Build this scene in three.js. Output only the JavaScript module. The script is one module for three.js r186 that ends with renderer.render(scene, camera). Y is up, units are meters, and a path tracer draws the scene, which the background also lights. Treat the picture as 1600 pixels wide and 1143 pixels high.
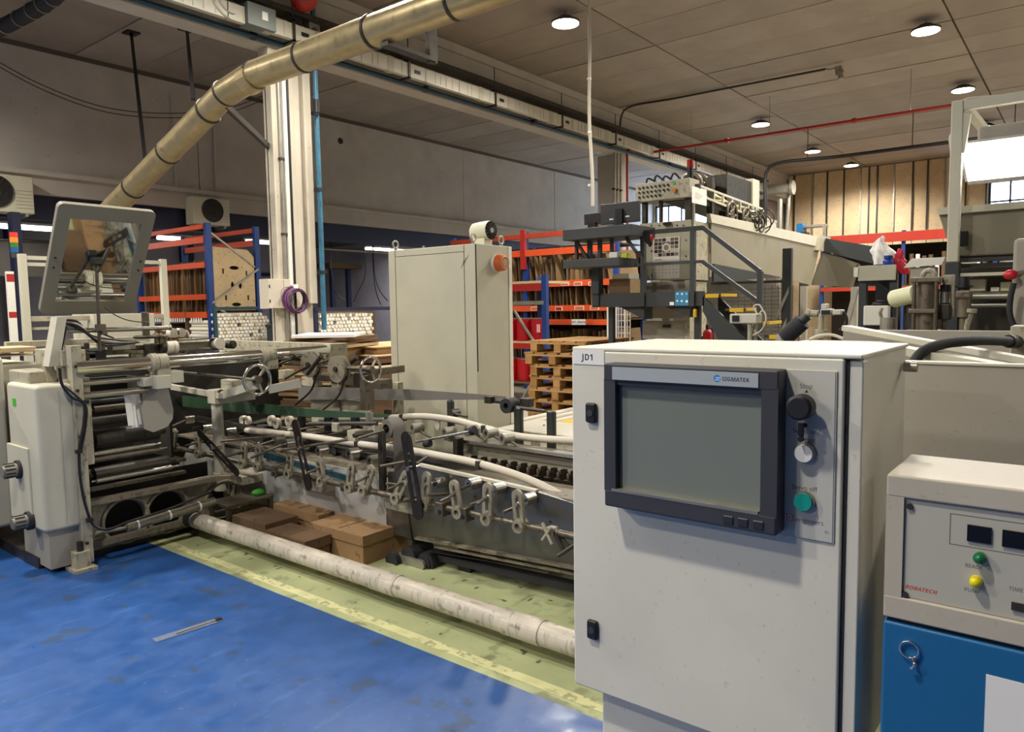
import * as THREE from 'three';
import { mergeGeometries } from 'three/addons/utils/BufferGeometryUtils.js';
import { RoundedBoxGeometry } from 'three/addons/geometries/RoundedBoxGeometry.js';
import { RectAreaLightUniformsLib } from 'three/addons/lights/RectAreaLightUniformsLib.js';
import { FontLoader } from 'three/addons/loaders/FontLoader.js';
import { TextGeometry } from 'three/addons/geometries/TextGeometry.js';

// ------------------------------------------------------------------ camera, sky, exposure
const scene = new THREE.Scene();
const camera = new THREE.PerspectiveCamera(53.068, 1600 / 1143, 0.05, 80);
camera.position.set(0, 1.6, 0);
camera.rotation.order = 'YXZ';
camera.rotation.set(-0.081806, -0.900804, -0.015150);
camera.updateMatrixWorld(true);
scene.background = new THREE.Color().setRGB(7.5, 8.6, 10.5);      // overcast day beyond the windows
const renderer = new THREE.WebGLRenderer({ antialias: true });
renderer.toneMapping = THREE.LinearToneMapping;
renderer.toneMappingExposure = 1.25;
renderer.shadowMap.enabled = true;
RectAreaLightUniformsLib.init();
const LAMP_CD = 68;                                               // candela of one high-bay lamp
const LAMP_COL = new THREE.Color().setRGB(1.0, 0.948, 0.855);
const TUBE_COL = new THREE.Color().setRGB(0.92, 0.97, 1.0);

// ------------------------------------------------------------------ helpers
let seed = 12345;
const rnd = () => { seed = (seed * 1664525 + 1013904223) >>> 0; return seed / 4294967296; };
const rr = (a, b) => a + (b - a) * rnd();
const V = (x, y, z) => new THREE.Vector3(x, y, z);
const used = {};
function numbered(n) { const k = used[n] = (used[n] ?? -1) + 1; return k ? n + '_' + String(k).padStart(3, '0') : n; }
function tag(o, label, category, group) {
  o.userData.label = label; o.userData.category = category; if (group) o.userData.group = group; return o;
}
function thing(name, label, category, pos = [0, 0, 0], rotY = 0, group) {
  const o = new THREE.Group(); o.name = numbered(name); o.position.set(...pos); o.rotation.y = rotY; scene.add(o);
  return tag(o, label, category, group);
}
function uvBox(g) {                                               // texture coordinates in metres, by facing
  const p = g.attributes.position, n = g.attributes.normal, uv = new Float32Array(p.count * 2);
  for (let i = 0; i < p.count; i++) {
    const ax = Math.abs(n.getX(i)), ay = Math.abs(n.getY(i)), az = Math.abs(n.getZ(i));
    let u, v;
    if (ay >= ax && ay >= az) { u = p.getX(i); v = p.getZ(i); }
    else if (ax >= az) { u = p.getZ(i); v = p.getY(i); }
    else { u = p.getX(i); v = p.getY(i); }
    uv[2 * i] = u; uv[2 * i + 1] = v;
  }
  g.setAttribute('uv', new THREE.BufferAttribute(uv, 2)); return g;
}
function clean(g) {
  let h = g.index ? g.toNonIndexed() : g;
  for (const k of Object.keys(h.attributes)) if (!['position', 'normal', 'uv'].includes(k)) h.deleteAttribute(k);
  if (!h.attributes.normal) h.computeVertexNormals();
  h.morphAttributes = {}; return h;
}
function join(gs) { gs = gs.flat(9).map(clean); gs.forEach(uvBox); return gs.length === 1 ? gs[0] : mergeGeometries(gs, false); }
function lumps(list) {                                            // group geometries into pieces that touch
  const bs = list.map(g => { g.computeBoundingBox(); return g.boundingBox.clone().expandByScalar(0.0015); }), id = list.map((_, i) => i);
  const root = i => { while (id[i] !== i) i = id[i]; return i; };
  for (let i = 0; i < bs.length; i++) for (let j = 0; j < i; j++) if (bs[i].intersectsBox(bs[j])) id[root(i)] = root(j);
  const m = new Map(); list.forEach((g, i) => { const r = root(i); if (!m.has(r)) m.set(r, []); m.get(r).push(g); }); return [...m.values()];
}
function part(parent, name, gs, m, label) {
  const list = [gs].flat(9), groups = parent === scene ? [list] : lumps(list); let first = null;
  for (const lst of groups) {
    const o = new THREE.Mesh(join(lst), m); o.name = parent === scene ? numbered(name) : name;
    if (parent !== scene) { const c = parent.userData._k = parent.userData._k || {}, k = c[name] = (c[name] ?? -1) + 1; if (k) o.name = name + '_' + String(k).padStart(3, '0'); }
    o.castShadow = o.receiveShadow = true; if (label) o.userData.label = label; parent.add(o); first = first || o;
  }
  return first;
}
function struct(name, gs, m, parent = scene) { const o = part(parent, name, gs, m); if (parent === scene) o.userData.kind = 'structure'; return o; }
// boxes: by centre+size or by limits; bevelled where r>0
function bx(cx, cy, cz, sx, sy, sz, r = 0) {
  const g = r > 0 ? new RoundedBoxGeometry(sx, sy, sz, 1, Math.min(r, sx / 2.01, sy / 2.01, sz / 2.01)) : new THREE.BoxGeometry(sx, sy, sz);
  return g.translate(cx, cy, cz);
}
const bb = (x0, x1, y0, y1, z0, z1, r = 0) => bx((x0 + x1) / 2, (y0 + y1) / 2, (z0 + z1) / 2, Math.abs(x1 - x0), Math.abs(y1 - y0), Math.abs(z1 - z0), r);
function along(g, a, b) {                                         // geometry along +y of length 1 moved onto segment a-b
  const d = new THREE.Vector3().subVectors(b, a), L = d.length();
  const q = new THREE.Quaternion().setFromUnitVectors(V(0, 1, 0), d.clone().normalize());
  return g.translate(0, 0.5, 0).scale(1, L, 1).applyQuaternion(q).translate(a.x, a.y, a.z);
}
const vv = p => p.isVector3 ? p : V(...p);
const cyl = (a, b, r, seg = 12, r2) => along(new THREE.CylinderGeometry(r2 ?? r, r, 1, seg), vv(a), vv(b));
function bar(a, b, w, h, up = V(0, 1, 0)) {                       // rectangular bar from a to b, h measured toward up
  a = vv(a); b = vv(b);
  const d = new THREE.Vector3().subVectors(b, a), L = d.length(); d.normalize();
  let s = new THREE.Vector3().crossVectors(d, up); if (s.lengthSq() < 1e-6) s = new THREE.Vector3().crossVectors(d, V(1, 0, 0)); s.normalize();
  const u = new THREE.Vector3().crossVectors(d, s).normalize();
  const m = new THREE.Matrix4().makeBasis(s, u, d).setPosition((a.x + b.x) / 2, (a.y + b.y) / 2, (a.z + b.z) / 2);
  return new THREE.BoxGeometry(w, h, L).applyMatrix4(m);
}
function tube(pts, r, seg = 40, rad = 8, closed = false) {
  return new THREE.TubeGeometry(new THREE.CatmullRomCurve3(pts.map(vv), closed, 'centripetal'), seg, r, rad, closed);
}
function poly(pts, d, bevel = 0) {                                // outline in (a,b), extruded d along +c
  const s = new THREE.Shape(pts.map(p => new THREE.Vector2(p[0], p[1])));
  return new THREE.ExtrudeGeometry(s, bevel ? { depth: d - 2 * bevel, bevelEnabled: true, bevelSize: bevel, bevelThickness: bevel, bevelSegments: 1 } : { depth: d, bevelEnabled: false });
}
// outline given in (z,y) on a plane x = x0..x0+d ; and in (x,y) on z0..z0+d
const polyX = (pts, x0, d, holes) => { const s = new THREE.Shape(pts.map(p => new THREE.Vector2(-p[0], p[1]))); (holes || []).forEach(h => s.holes.push(h)); return new THREE.ExtrudeGeometry(s, { depth: d, bevelEnabled: false, curveSegments: 20 }).rotateY(Math.PI / 2).translate(x0, 0, 0); };
const polyZ = (pts, z0, d, holes) => { const s = new THREE.Shape(pts.map(p => new THREE.Vector2(p[0], p[1]))); (holes || []).forEach(h => s.holes.push(h)); return new THREE.ExtrudeGeometry(s, { depth: d, bevelEnabled: false, curveSegments: 20 }).translate(0, 0, z0); };
function circ(x, y, r) { const p = new THREE.Path(); p.absarc(x, y, r, 0, Math.PI * 2, true); return p; }
function torus(c, R, r, axis = 'z', seg = 28, arc = Math.PI * 2) { const g = new THREE.TorusGeometry(R, r, 8, seg, arc); if (axis === 'x') g.rotateY(Math.PI / 2); if (axis === 'y') g.rotateX(Math.PI / 2); return g.translate(...c); }
function ring(a, b, ro, ri, seg = 24) {                           // hollow sleeve
  const pts = [[ri, 0], [ro, 0], [ro, 1], [ri, 1], [ri, 0]].map(p => new THREE.Vector2(...p));
  const g = new THREE.LatheGeometry(pts, seg).translate(0, -0.5, 0); return along(flat(g), vv(a), vv(b));
}
function flat(g) { const h = g.toNonIndexed(); h.computeVertexNormals(); return h; }
// sight line of the survey: where the line through photo point (u,v) meets a plane of the building
const FPX = 571.5 / Math.tan(THREE.MathUtils.degToRad(53.068 / 2));
function sight(u, v) { return V((u - 800) / FPX, -(v - 571.5) / FPX, -1).applyMatrix4(new THREE.Matrix4().extractRotation(camera.matrixWorld)); }
function onPlane(u, v, k, c) { const d = sight(u, v), o = camera.position, t = (c - o[k]) / d[k]; return V(o.x + d.x * t, o.y + d.y * t, o.z + d.z * t); }
const SX = (u, v, x) => onPlane(u, v, 'x', x), SY = (u, v, y) => onPlane(u, v, 'y', y), SZ = (u, v, z) => onPlane(u, v, 'z', z);

// ------------------------------------------------------------------ procedural textures
function hash(x, y, s) { let h = (x * 374761393 + y * 668265263 + s * 974634277) | 0; h = Math.imul(h ^ (h >>> 13), 1274126177); return ((h ^ (h >>> 16)) >>> 0) / 4294967296; }
function vnoise(x, y, per, s) {
  const xi = Math.floor(x), yi = Math.floor(y), fx = x - xi, fy = y - yi, w = n => ((n % per) + per) % per;
  const a = hash(w(xi), w(yi), s), b = hash(w(xi + 1), w(yi), s), c = hash(w(xi), w(yi + 1), s), d = hash(w(xi + 1), w(yi + 1), s);
  const u = fx * fx * (3 - 2 * fx), v = fy * fy * (3 - 2 * fy);
  return a + (b - a) * u + (c - a) * v + (a - b - c + d) * u * v;
}
function fbm(x, y, per, s, oct = 4) { let t = 0, a = 0.5, n = 0; for (let o = 0; o < oct; o++) { t += a * vnoise(x, y, per, s + o); n += a; x *= 2; y *= 2; per *= 2; a *= 0.5; } return t / n; }
function tex(N, size, fn, srgb = true) {
  const d = new Uint8Array(N * N * 4);
  for (let j = 0; j < N; j++) for (let i = 0; i < N; i++) {
    const c = fn(i / N, j / N); const k = (j * N + i) * 4;
    d[k] = Math.max(0, Math.min(255, c[0] * 255)); d[k + 1] = Math.max(0, Math.min(255, c[1] * 255)); d[k + 2] = Math.max(0, Math.min(255, c[2] * 255)); d[k + 3] = 255;
  }
  const t = new THREE.DataTexture(d, N, N); t.wrapS = t.wrapT = THREE.RepeatWrapping; t.magFilter = THREE.LinearFilter; t.minFilter = THREE.LinearMipmapLinearFilter; t.generateMipmaps = true;
  if (srgb) t.colorSpace = THREE.SRGBColorSpace; t.repeat.set(1 / size, 1 / size); t.needsUpdate = true; return t;
}
const sm = (a, b, x) => { const t = Math.max(0, Math.min(1, (x - a) / (b - a))); return t * t * (3 - 2 * t); };
const T = {};
T.scuff = tex(512, 1.1, (x, y) => { let v = 0.95 + 0.06 * (fbm(x * 6, y * 6, 6, 3) - 0.5); const sp = fbm(x * 110, y * 110, 110, 9, 2); v -= 0.07 * sm(0.8, 0.9, sp); const sc = fbm(x * 4, y * 90, 4, 21, 2); v -= 0.035 * sm(0.78, 0.88, sc); return [v, v, v * 0.99]; });
T.grime = tex(512, 0.8, (x, y) => { let v = 0.9 + 0.22 * (fbm(x * 5, y * 5, 5, 33) - 0.5); const sp = fbm(x * 24, y * 24, 24, 39, 3); v -= 0.2 * sm(0.62, 0.8, sp); const k = fbm(x * 40, y * 8, 8, 52, 2); v -= 0.12 * sm(0.66, 0.8, k); return [v, v * 0.985, v * 0.95]; });
T.plaster = tex(512, 2.6, (x, y) => { let v = 0.92 + 0.12 * (fbm(x * 7, y * 7, 7, 41, 5) - 0.5); const sp = fbm(x * 40, y * 40, 40, 47, 3); v -= 0.1 * sm(0.78, 0.88, sp); return [v, v * 0.995, v * 0.98]; });
T.blue = tex(1024, 2.9, (x, y) => {
  const f = fbm(x * 40, y * 40, 40, 61, 5), pa = fbm(x * 90, y * 90, 90, 66, 3), sp = fbm(x * 200, y * 200, 200, 71, 2), br = fbm(x * 22, y * 22, 22, 77, 4), sc = fbm(x * 12, y * 120, 12, 79, 2);
  let r = 0.15, g = 0.335, b = 0.6; const m = 0.92 + 0.1 * (f - 0.5) + 0.08 * (pa - 0.5); r *= m; g *= m; b *= m;
  const w = 0.035 * sm(0.74, 0.86, sc); r += w; g += w; b += w * 0.9;
  const k = sm(0.82, 0.9, sp) * 0.5; r += (0.45 - r) * k; g += (0.5 - g) * k; b += (0.6 - b) * k;
  const q = sm(0.7, 0.78, br) * 0.4; r += (0.24 - r) * q; g += (0.24 - g) * q; b += (0.26 - b) * q; return [r, g, b];
});
T.green = tex(1024, 2.3, (x, y) => {
  const f = fbm(x * 8, y * 8, 8, 81, 5), sp = fbm(x * 46, y * 46, 46, 87, 2), st = fbm(x * 12, y * 12, 12, 91, 5), sc = fbm(x * 80, y * 5, 5, 95, 3);
  let r = 0.71, g = 0.735, b = 0.55; const m = 0.94 + 0.22 * (f - 0.5); r *= m; g *= m; b *= m;
  const k = sm(0.86, 0.9, sp) * 0.6 + sm(0.68, 0.8, st) * 0.35 + sm(0.6, 0.8, fbm(x * 30, y * 30, 30, 97, 4)) * 0.2; const q = Math.min(1, k); r += (0.17 - r) * q; g += (0.165 - g) * q; b += (0.12 - b) * q; return [r, g, b];
});
T.wood = tex(512, 1.3, (x, y) => { const w = fbm(x * 26, y * 2.0, 2, 101, 4) ; const rg = Math.sin((x * 38 + 5 * fbm(x * 4, y * 3, 1, 105, 3)) * 6.28); let v = 0.8 + 0.22 * (w - 0.5) + 0.045 * rg; const kn = sm(0.8, 0.86, fbm(x * 9, y * 5, 1, 109, 2)); v -= 0.35 * kn; return [v, v * 0.97, v * 0.92]; });
T.card = tex(512, 0.9, (x, y) => { let v = 0.92 + 0.1 * (fbm(x * 6, y * 6, 6, 121, 5) - 0.5) + 0.02 * Math.sin(y * 6.283 * 90); v -= 0.2 * sm(0.75, 0.86, fbm(x * 30, y * 30, 30, 125, 2)); return [v, v, v]; });
T.galv = tex(512, 1.0, (x, y) => { let v = 0.9 + 0.2 * (fbm(x * 10, y * 10, 10, 131, 4) - 0.5); v -= 0.14 * sm(0.66, 0.84, fbm(x * 12, y * 12, 12, 137, 5)); return [v, v * 0.99, v * 0.96]; });
T.brush = tex(256, 0.4, (x, y) => { const v = 0.9 + 0.2 * (fbm(x * 3, y * 90, 3, 141, 3) - 0.5); return [v, v, v]; });
T.rough = tex(256, 0.7, (x, y) => { const v = 0.62 + 0.5 * (fbm(x * 8, y * 8, 8, 151, 4) - 0.5); return [v, v, v]; }, false);

function mat(color, o = {}) {
  const m = new THREE.MeshStandardMaterial({ color, roughness: o.rough ?? 0.55, metalness: o.metal ?? 0, map: o.map ?? null });
  if (o.bump) { m.bumpMap = o.bump; m.bumpScale = o.bs ?? 0.002; }
  if (o.rmap) m.roughnessMap = o.rmap;
  if (o.emit) { m.emissive = new THREE.Color(o.emit); m.emissiveIntensity = o.ei ?? 1; }
  return m;
}
const M = {
  cabinet: mat('#e9e4d6', { map: T.scuff, rough: 0.5 }),
  cabGrey: mat('#bdb8a4', { map: T.scuff, rough: 0.55 }),
  arm: mat('#9d9787', { map: T.grime, rough: 0.45 }),
  machine: mat('#b9b4a2', { map: T.grime, rough: 0.5 }),
  machineLt: mat('#cfcab8', { map: T.scuff, rough: 0.45 }),
  guardGrey: mat('#a59e93', { map: T.scuff, rough: 0.6 }),
  castGrime: mat('#8a8273', { map: T.grime, rough: 0.55 }),
  dirtySteel: mat('#777065', { map: T.grime, metal: 0.6, rough: 0.42 }),
  steel: mat('#c9c6bf', { map: T.brush, metal: 0.95, rough: 0.26 }),
  chrome: mat('#e6e5e2', { metal: 1, rough: 0.1 }),
  plate: mat('#c9c9c7', { map: T.scuff, metal: 0.25, rough: 0.42 }),
  plateDk: mat('#8f8d88', { map: T.brush, metal: 0.8, rough: 0.34 }),
  darkSteel: mat('#4a4742', { map: T.grime, metal: 0.5, rough: 0.45 }),
  black: mat('#17171a', { rough: 0.5 }),
  rubber: mat('#26252a', { rough: 0.75 }),
  charcoal: mat('#3a3a3f', { rough: 0.5 }),
  hopper: mat('#8b8471', { map: T.scuff, rough: 0.55 }),
  anthracite: mat('#303437', { map: T.scuff, rough: 0.5 }),
  navy: mat('#1b2340', { map: T.scuff, rough: 0.6 }),
  rackBlue: mat('#1d3f86', { map: T.scuff, rough: 0.45 }),
  orange: mat('#e2582a', { map: T.scuff, rough: 0.45 }),
  redPaint: mat('#a3231f', { rough: 0.45 }),
  drumRed: mat('#b50d1c', { map: T.scuff, rough: 0.35 }),
  pipeBlue: mat('#1d4e6e', { map: T.grime, rough: 0.45 }),
  petrol: mat('#1f4450', { rough: 0.45 }),
  boxBlue: mat('#1f6ba4', { map: T.scuff, rough: 0.42 }),
  white: mat('#e9e6dd', { map: T.scuff, rough: 0.55 }),
  paper: mat('#efece6', { rough: 0.85 }),
  hose: mat('#d8cfc0', { map: T.scuff, rough: 0.5 }),
  pvc: mat('#d9d2c8', { map: T.grime, rough: 0.4 }),
  green: mat('#2f4a33', { rough: 0.6 }),
  beltGrey: mat('#6e6a64', { rough: 0.7 }),
  card: mat('#9c7a54', { map: T.card, rough: 0.85 }),
  cardLt: mat('#cdb183', { map: T.card, rough: 0.85 }),
  cardDk: mat('#6e543c', { map: T.card, rough: 0.85 }),
  kraft: mat('#b8a486', { map: T.card, rough: 0.8 }),
  pallet: mat('#c69a5f', { map: T.wood, rough: 0.8 }),
  ply: mat('#ab8d65', { map: T.wood, rough: 0.7 }),
  plyLt: mat('#dcc093', { map: T.card, rough: 0.7 }),
  plyDk: mat('#7d6549', { map: T.wood, rough: 0.75 }),
  duct: mat('#c4b48e', { map: T.galv, metal: 0.55, rough: 0.36 }),
  galv: mat('#b5b3ac', { map: T.galv, metal: 0.7, rough: 0.42 }),
  ceiling: mat('#a59a8f', { map: T.plaster, rough: 0.9, bump: T.plaster, bs: 0.003 }),
  wall: mat('#cbc5bc', { map: T.plaster, rough: 0.9, bump: T.plaster, bs: 0.003 }),
  column: mat('#d9d0c0', { map: T.plaster, rough: 0.85 }),
  concrete: mat('#a39b8a', { map: T.plaster, rough: 0.85 }),
  floorBlue: new THREE.MeshStandardMaterial({ map: T.blue, roughness: 0.62, roughnessMap: T.rough }),
  floorGreen: new THREE.MeshStandardMaterial({ map: T.green, roughness: 0.6 }),
  line: mat('#f0f2bd', { map: T.grime, rough: 0.6 }),
  orangeLamp: mat('#d2622b', { rough: 0.35 }),
  glassDark: mat('#262b29', { rough: 0.12 }),
  yellow: mat('#d8b21c', { map: T.scuff, rough: 0.5 }),
  purple: mat('#6d3c6e', { rough: 0.55 }),
  beigePlastic: mat('#c9c5ac', { rough: 0.5 }),
};
// ------------------------------------------------------------------ the hall
const H = 6;
// floor: blue walkway, pale green machine bed with its yellow edge line, bare concrete further in
struct('floor', [bb(-12.2, 2.322, -0.2, 0, -5.6, 10.2), bb(-12.2, 1.83, -0.2, 0, -14, -5.6)], M.floorBlue);
struct('floor', [bb(2.322, 4.2, -0.2, 0, -5.6, 10)], M.floorGreen);
struct('floor', [bb(4.2, 27, -0.2, 0, -14, 10), bb(1.83, 4.2, -0.2, 0, -14, -5.6), bb(-8, 27, -0.2, 0, -21, -14)], M.concrete);
struct('trim_1', [bb(2.372, 2.428, -0.05, 0.0025, -5.08, 2)], M.line);
// ceiling of precast boards with open joints
{
  const c = new THREE.Group(); c.name = 'ceiling'; c.userData.kind = 'structure'; scene.add(c);
  const shades = [M.ceiling, mat('#9f948a', { map: T.plaster, rough: 0.9 }), mat('#aa9f94', { map: T.plaster, rough: 0.9 })];
  struct('ceiling_slab', [bb(-12.2, 27, H + 0.06, H + 0.3, -14.2, 10.2)], mat('#4c443d', { rough: 0.95 }), c);
  struct('ceiling_slab', [bb(-12, 27, H, H + 0.06, 2.2, 10), bb(-12, 3.46, H, H + 0.06, -14, 2.2)], M.ceiling, c);
  const zs = [[-13.9, -8.93], [-8.6, -6.06], [-6.03, -1.93], [-1.9, 2.18]];
  for (const [z0, z1] of zs) {
    const base = bb(0.012, 1.018, 0, 0.06, z0, z1); const gs = [0, 1, 2].map(() => base);
    for (let k = 0; k < 23; k++) {
      const g = join([bb(0.008, 1.022, 0, 0.062, z0, z1)]); void gs;
      const o = new THREE.Mesh(g, shades[Math.floor(rnd() * 3)]); o.name = k || z0 > -13 ? 'ceiling_panel_' + String(c.children.length).padStart(3, '0') : 'ceiling_panel';
      o.position.set(3.5 + k * 1.03 - 0.02, H + (rnd() - 0.5) * 0.012, 0); o.castShadow = o.receiveShadow = true; c.add(o);
    }
  }
}
// rear long wall: panels above an open passage, concrete lintel, navy edge beam
{
  const w = new THREE.Group(); w.name = 'wall_rear'; w.userData.kind = 'structure'; scene.add(w);
  const zs = -13.9, seams = [-12, 1.4, 7.72, 9.35, 15.48, 19.9, 24.3, 27];
  for (let i = 0; i < seams.length - 1; i++) struct('wall_panel', [bb(seams[i] + 0.008, seams[i + 1] - 0.008, 3.93, H - 0.04, zs - 0.2, zs + (i % 2 ? 0.004 : 0))], M.wall, w);
  { const h = SZ(532, 220, -13.89); struct('vent_hole', [cyl([h.x, h.y, -13.92], [h.x, h.y, -13.885], 0.07, 18)], M.black, w); for (const u of [270, 333]) { const q = SZ(u, 200, -13.85); struct('wall_conduit', [cyl([q.x, 3.94, -13.85], [q.x, 5.7, -13.85], 0.02, 8)], M.wall, w); } }
  struct('backing', [bb(-12, 27, 3.9, H + 0.1, zs - 0.26, zs - 0.19)], mat('#5a524a', { rough: 0.9 }), w);
  struct('eave_strip', [bb(-8, 27, H - 0.07, H, zs, zs + 0.05)], mat('#5b5147', { rough: 0.9 }), w);
  struct('lintel', [bb(-12, 27, 3.56, 3.92, zs - 0.25, zs + 0.14), bb(-12, 27, 3.86, 3.94, zs - 0.2, zs + 0.2)], M.wall, w);
  struct('edge_beam', [bb(-12, 27, 3.16, 3.555, zs - 0.25, zs + 0.02)], M.navy, w);
  struct('lower_wall', [bb(14.6, 27, 0, 3.16, zs - 0.25, zs - 0.05)], M.wall, w);
}
// low room behind the passage
{
  struct('ceiling', [bb(-8, 15, 3.56, 3.76, -21.2, -14.16)], mat('#4a4a54', { rough: 0.9 }));
  const w = new THREE.Group(); w.name = 'wall_back'; w.userData.kind = 'structure'; scene.add(w);
  const W = mat('#b3adba', { map: T.plaster, rough: 0.85 });
  const p = SZ(562, 441, -20), q = SZ(612, 472, -20), x0 = p.x, x1 = p.x + 2.4, y1 = p.y, y0 = SZ(566, 459, -20).y; void q;
  struct('wall_panel', [bb(-8, x0, 0, 3.56, -20.2, -20)], W, w);
  struct('wall_panel', [bb(x1, 15, 0, 3.56, -20.2, -20)], W, w);
  struct('wall_panel', [bb(x0, x1, 0, y0, -20.2, -20)], W, w);
  struct('wall_panel', [bb(x0, x1, y1, 3.56, -20.2, -20)], mat('#8d6f72', { map: T.plaster, rough: 0.85 }), w);
  const win = new THREE.Group(); win.name = 'window_1'; win.userData.kind = 'structure'; scene.add(win);
  struct('window_frame', [bb(x0, x1, y0, y0 + 0.05, -20.15, -19.97), bb(x0, x1, y1 - 0.05, y1, -20.15, -19.97), bb(x0, x0 + 0.05, y0, y1, -20.15, -19.97), bb(x0 + 1.15, x0 + 1.2, y0, y1, -20.15, -19.97)], M.white, win);
  struct('pane', [bb(x0, x1, y0, y1, -20.11, -20.105)], new THREE.MeshPhysicalMaterial({ color: '#dfe9f2', transmission: 1, thickness: 0, roughness: 0.25 }), win);
  for (const x of [6.2, 10.4, 13.9]) struct('trim', [bb(x, x + 0.28, 0, 3.56, -19.98, -19.7)], M.navy);
  struct('trim', [bb(-8, 15, 2.62, 2.72, -19.99, -19.93)], M.navy);
  struct('wall_back_left', [bb(-8.2, -8, 0, 3.76, -21, -14)], W);
  struct('wall_passage_end', [bb(-12.1, -8.2, 0, 3.2, -14.15, -13.95)], W);
  struct('wall_back_right', [bb(15, 15.2, 0, 3.76, -21, -14)], W);
}
// near and left walls, never in view but closing the room
struct('wall_near', [bb(-12, 27, 0, H + 0.3, 10, 10.25)], M.wall);
struct('wall_left', [bb(-12.25, -12, 0, H + 0.3, -14.2, 10.25)], M.wall);
// end wall: concrete with two daylight windows, clad inside with boarded panels between studs
{
  const w = new THREE.Group(); w.name = 'wall_right'; w.userData.kind = 'structure'; scene.add(w);
  const X = 26.75;
  const wins = [[-13.8, -9.6, 1.6, 5.45], [-2.62, 0.4, 3.9, 5.15]];
  struct('wall_panel', [bb(X, X + 0.25, 0, H + 0.1, -14.2, wins[0][0]), bb(X, X + 0.25, 0, H + 0.1, wins[0][1], wins[1][0]), bb(X, X + 0.25, 0, H + 0.1, wins[1][1], 10.2),
    bb(X, X + 0.25, 0, wins[0][2], wins[0][0], wins[0][1]), bb(X, X + 0.25, wins[0][3], H + 0.1, wins[0][0], wins[0][1]),
    bb(X, X + 0.25, 0, wins[1][2], wins[1][0], wins[1][1]), bb(X, X + 0.25, wins[1][3], H + 0.1, wins[1][0], wins[1][1])], M.wall, w);
  wins.forEach(([z0, z1, y0, y1], i) => {
    const g = new THREE.Group(); g.name = 'window_' + (i + 2); g.userData.kind = 'structure'; scene.add(g);
    const fr = [bb(X + 0.02, X + 0.12, y0, y0 + 0.06, z0, z1), bb(X + 0.02, X + 0.12, y1 - 0.06, y1, z0, z1), bb(X + 0.02, X + 0.12, y0, y1, z0, z0 + 0.06), bb(X + 0.02, X + 0.12, y0, y1, z1 - 0.06, z1)];
    for (let z = z0 + 0.55; z < z1; z += 0.55) fr.push(bb(X + 0.03, X + 0.09, y0, y1, z - 0.025, z + 0.025));
    fr.push(bb(X + 0.03, X + 0.09, (y0 + y1) / 2 - 0.025, (y0 + y1) / 2 + 0.025, z0, z1));
    struct('window_frame', fr, M.anthracite, g);
    struct('pane', [bb(X + 0.05, X + 0.055, y0, y1, z0, z1)], new THREE.MeshPhysicalMaterial({ color: '#e8eef4', transmission: 1, thickness: 0, roughness: 0.05 }), g);
  });
  // boards and studs
  const xs = 26.62, zz = [-8.66, -8.35, -7.716, -7.252, -6.718, -6.196, -5.941, -5.689, -5.194, -4.656, -4.24, -3.763, -3.2, -2.66];
  const boards = [mat('#d8bf9a', { map: T.card, rough: 0.8 }), mat('#d0b792', { map: T.card, rough: 0.8 }), mat('#dfc7a3', { map: T.card, rough: 0.8 })];
  for (let i = 0; i < zz.length - 1; i++) {
    struct('wall_board', [bb(xs, xs + 0.03, 2.9, 5.98, zz[i] + 0.01, zz[i + 1] - 0.01)], boards[i % 3], w);
    struct('stud', [bb(xs - 0.05, xs + 0.02, 3.55, 5.98, zz[i + 1] - 0.022, zz[i + 1] + 0.022)], i % 3 == 1 ? M.galv : M.darkSteel, w);
  }
  struct('stud', [bb(xs - 0.05, xs + 0.02, 0, 5.98, -8.64, -8.56)], M.galv, w);
  struct('floor_rail', [bb(xs - 0.07, xs + 0.02, 3.72, 3.8, -7.8, -2.7)], M.galv, w);
  struct('wall_board', [bb(xs, xs + 0.03, 0, 2.9, -8.66, -2.66)], boards[1], w);
  // dark return between the beam line and the boards
  struct('wall_return', [bb(24.6, 26.75, 0, 5.0, -8.95, -8.68)], mat('#6d6052', { map: T.plaster, rough: 0.9 }), w);
}
// downstand beam along the hall with its two columns
struct('trim_2', [bb(-12, 27, 5.05, H + 0.05, -8.93, -8.62)], M.wall);
struct('trim_3', [bb(-12, 27, 5.86, H, -8.62, -8.56)], M.wall);
{
  const c = new THREE.Group(); c.name = 'column'; c.userData.kind = 'structure'; scene.add(c);
  const zb = SX(413, 200, 5.87).z, x0 = 5.87, x1 = 6.5;
  struct('shaft', [bb(x0, x1, 0, 5.05, zb, -8.78), bb(x0, x0 + 0.09, 0, 5.05, -8.8, -8.66), bb(x0 + 0.2, x0 + 0.34, 0, 5.05, -8.8, -8.66), bb(x0 + 0.37, x0 + 0.47, 0, 5.05, -8.8, -8.7), bb(x1 - 0.12, x1, 1.68, 5.05, -8.8, -8.66)], M.column, c);
  struct('capital', [bb(x0 - 0.04, x1 + 0.04, 4.9, 5.05, zb - 0.02, -8.64, 0.01)], M.column, c);
  const d = new THREE.Group(); d.name = 'column_001'; d.userData.kind = 'structure'; scene.add(d);
  const zd = SX(934, 280, 14.98).z;
  struct('shaft', [bb(14.98, 15.55, 0, 5.05, zd, -8.72)], M.wall, d);
}
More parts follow.
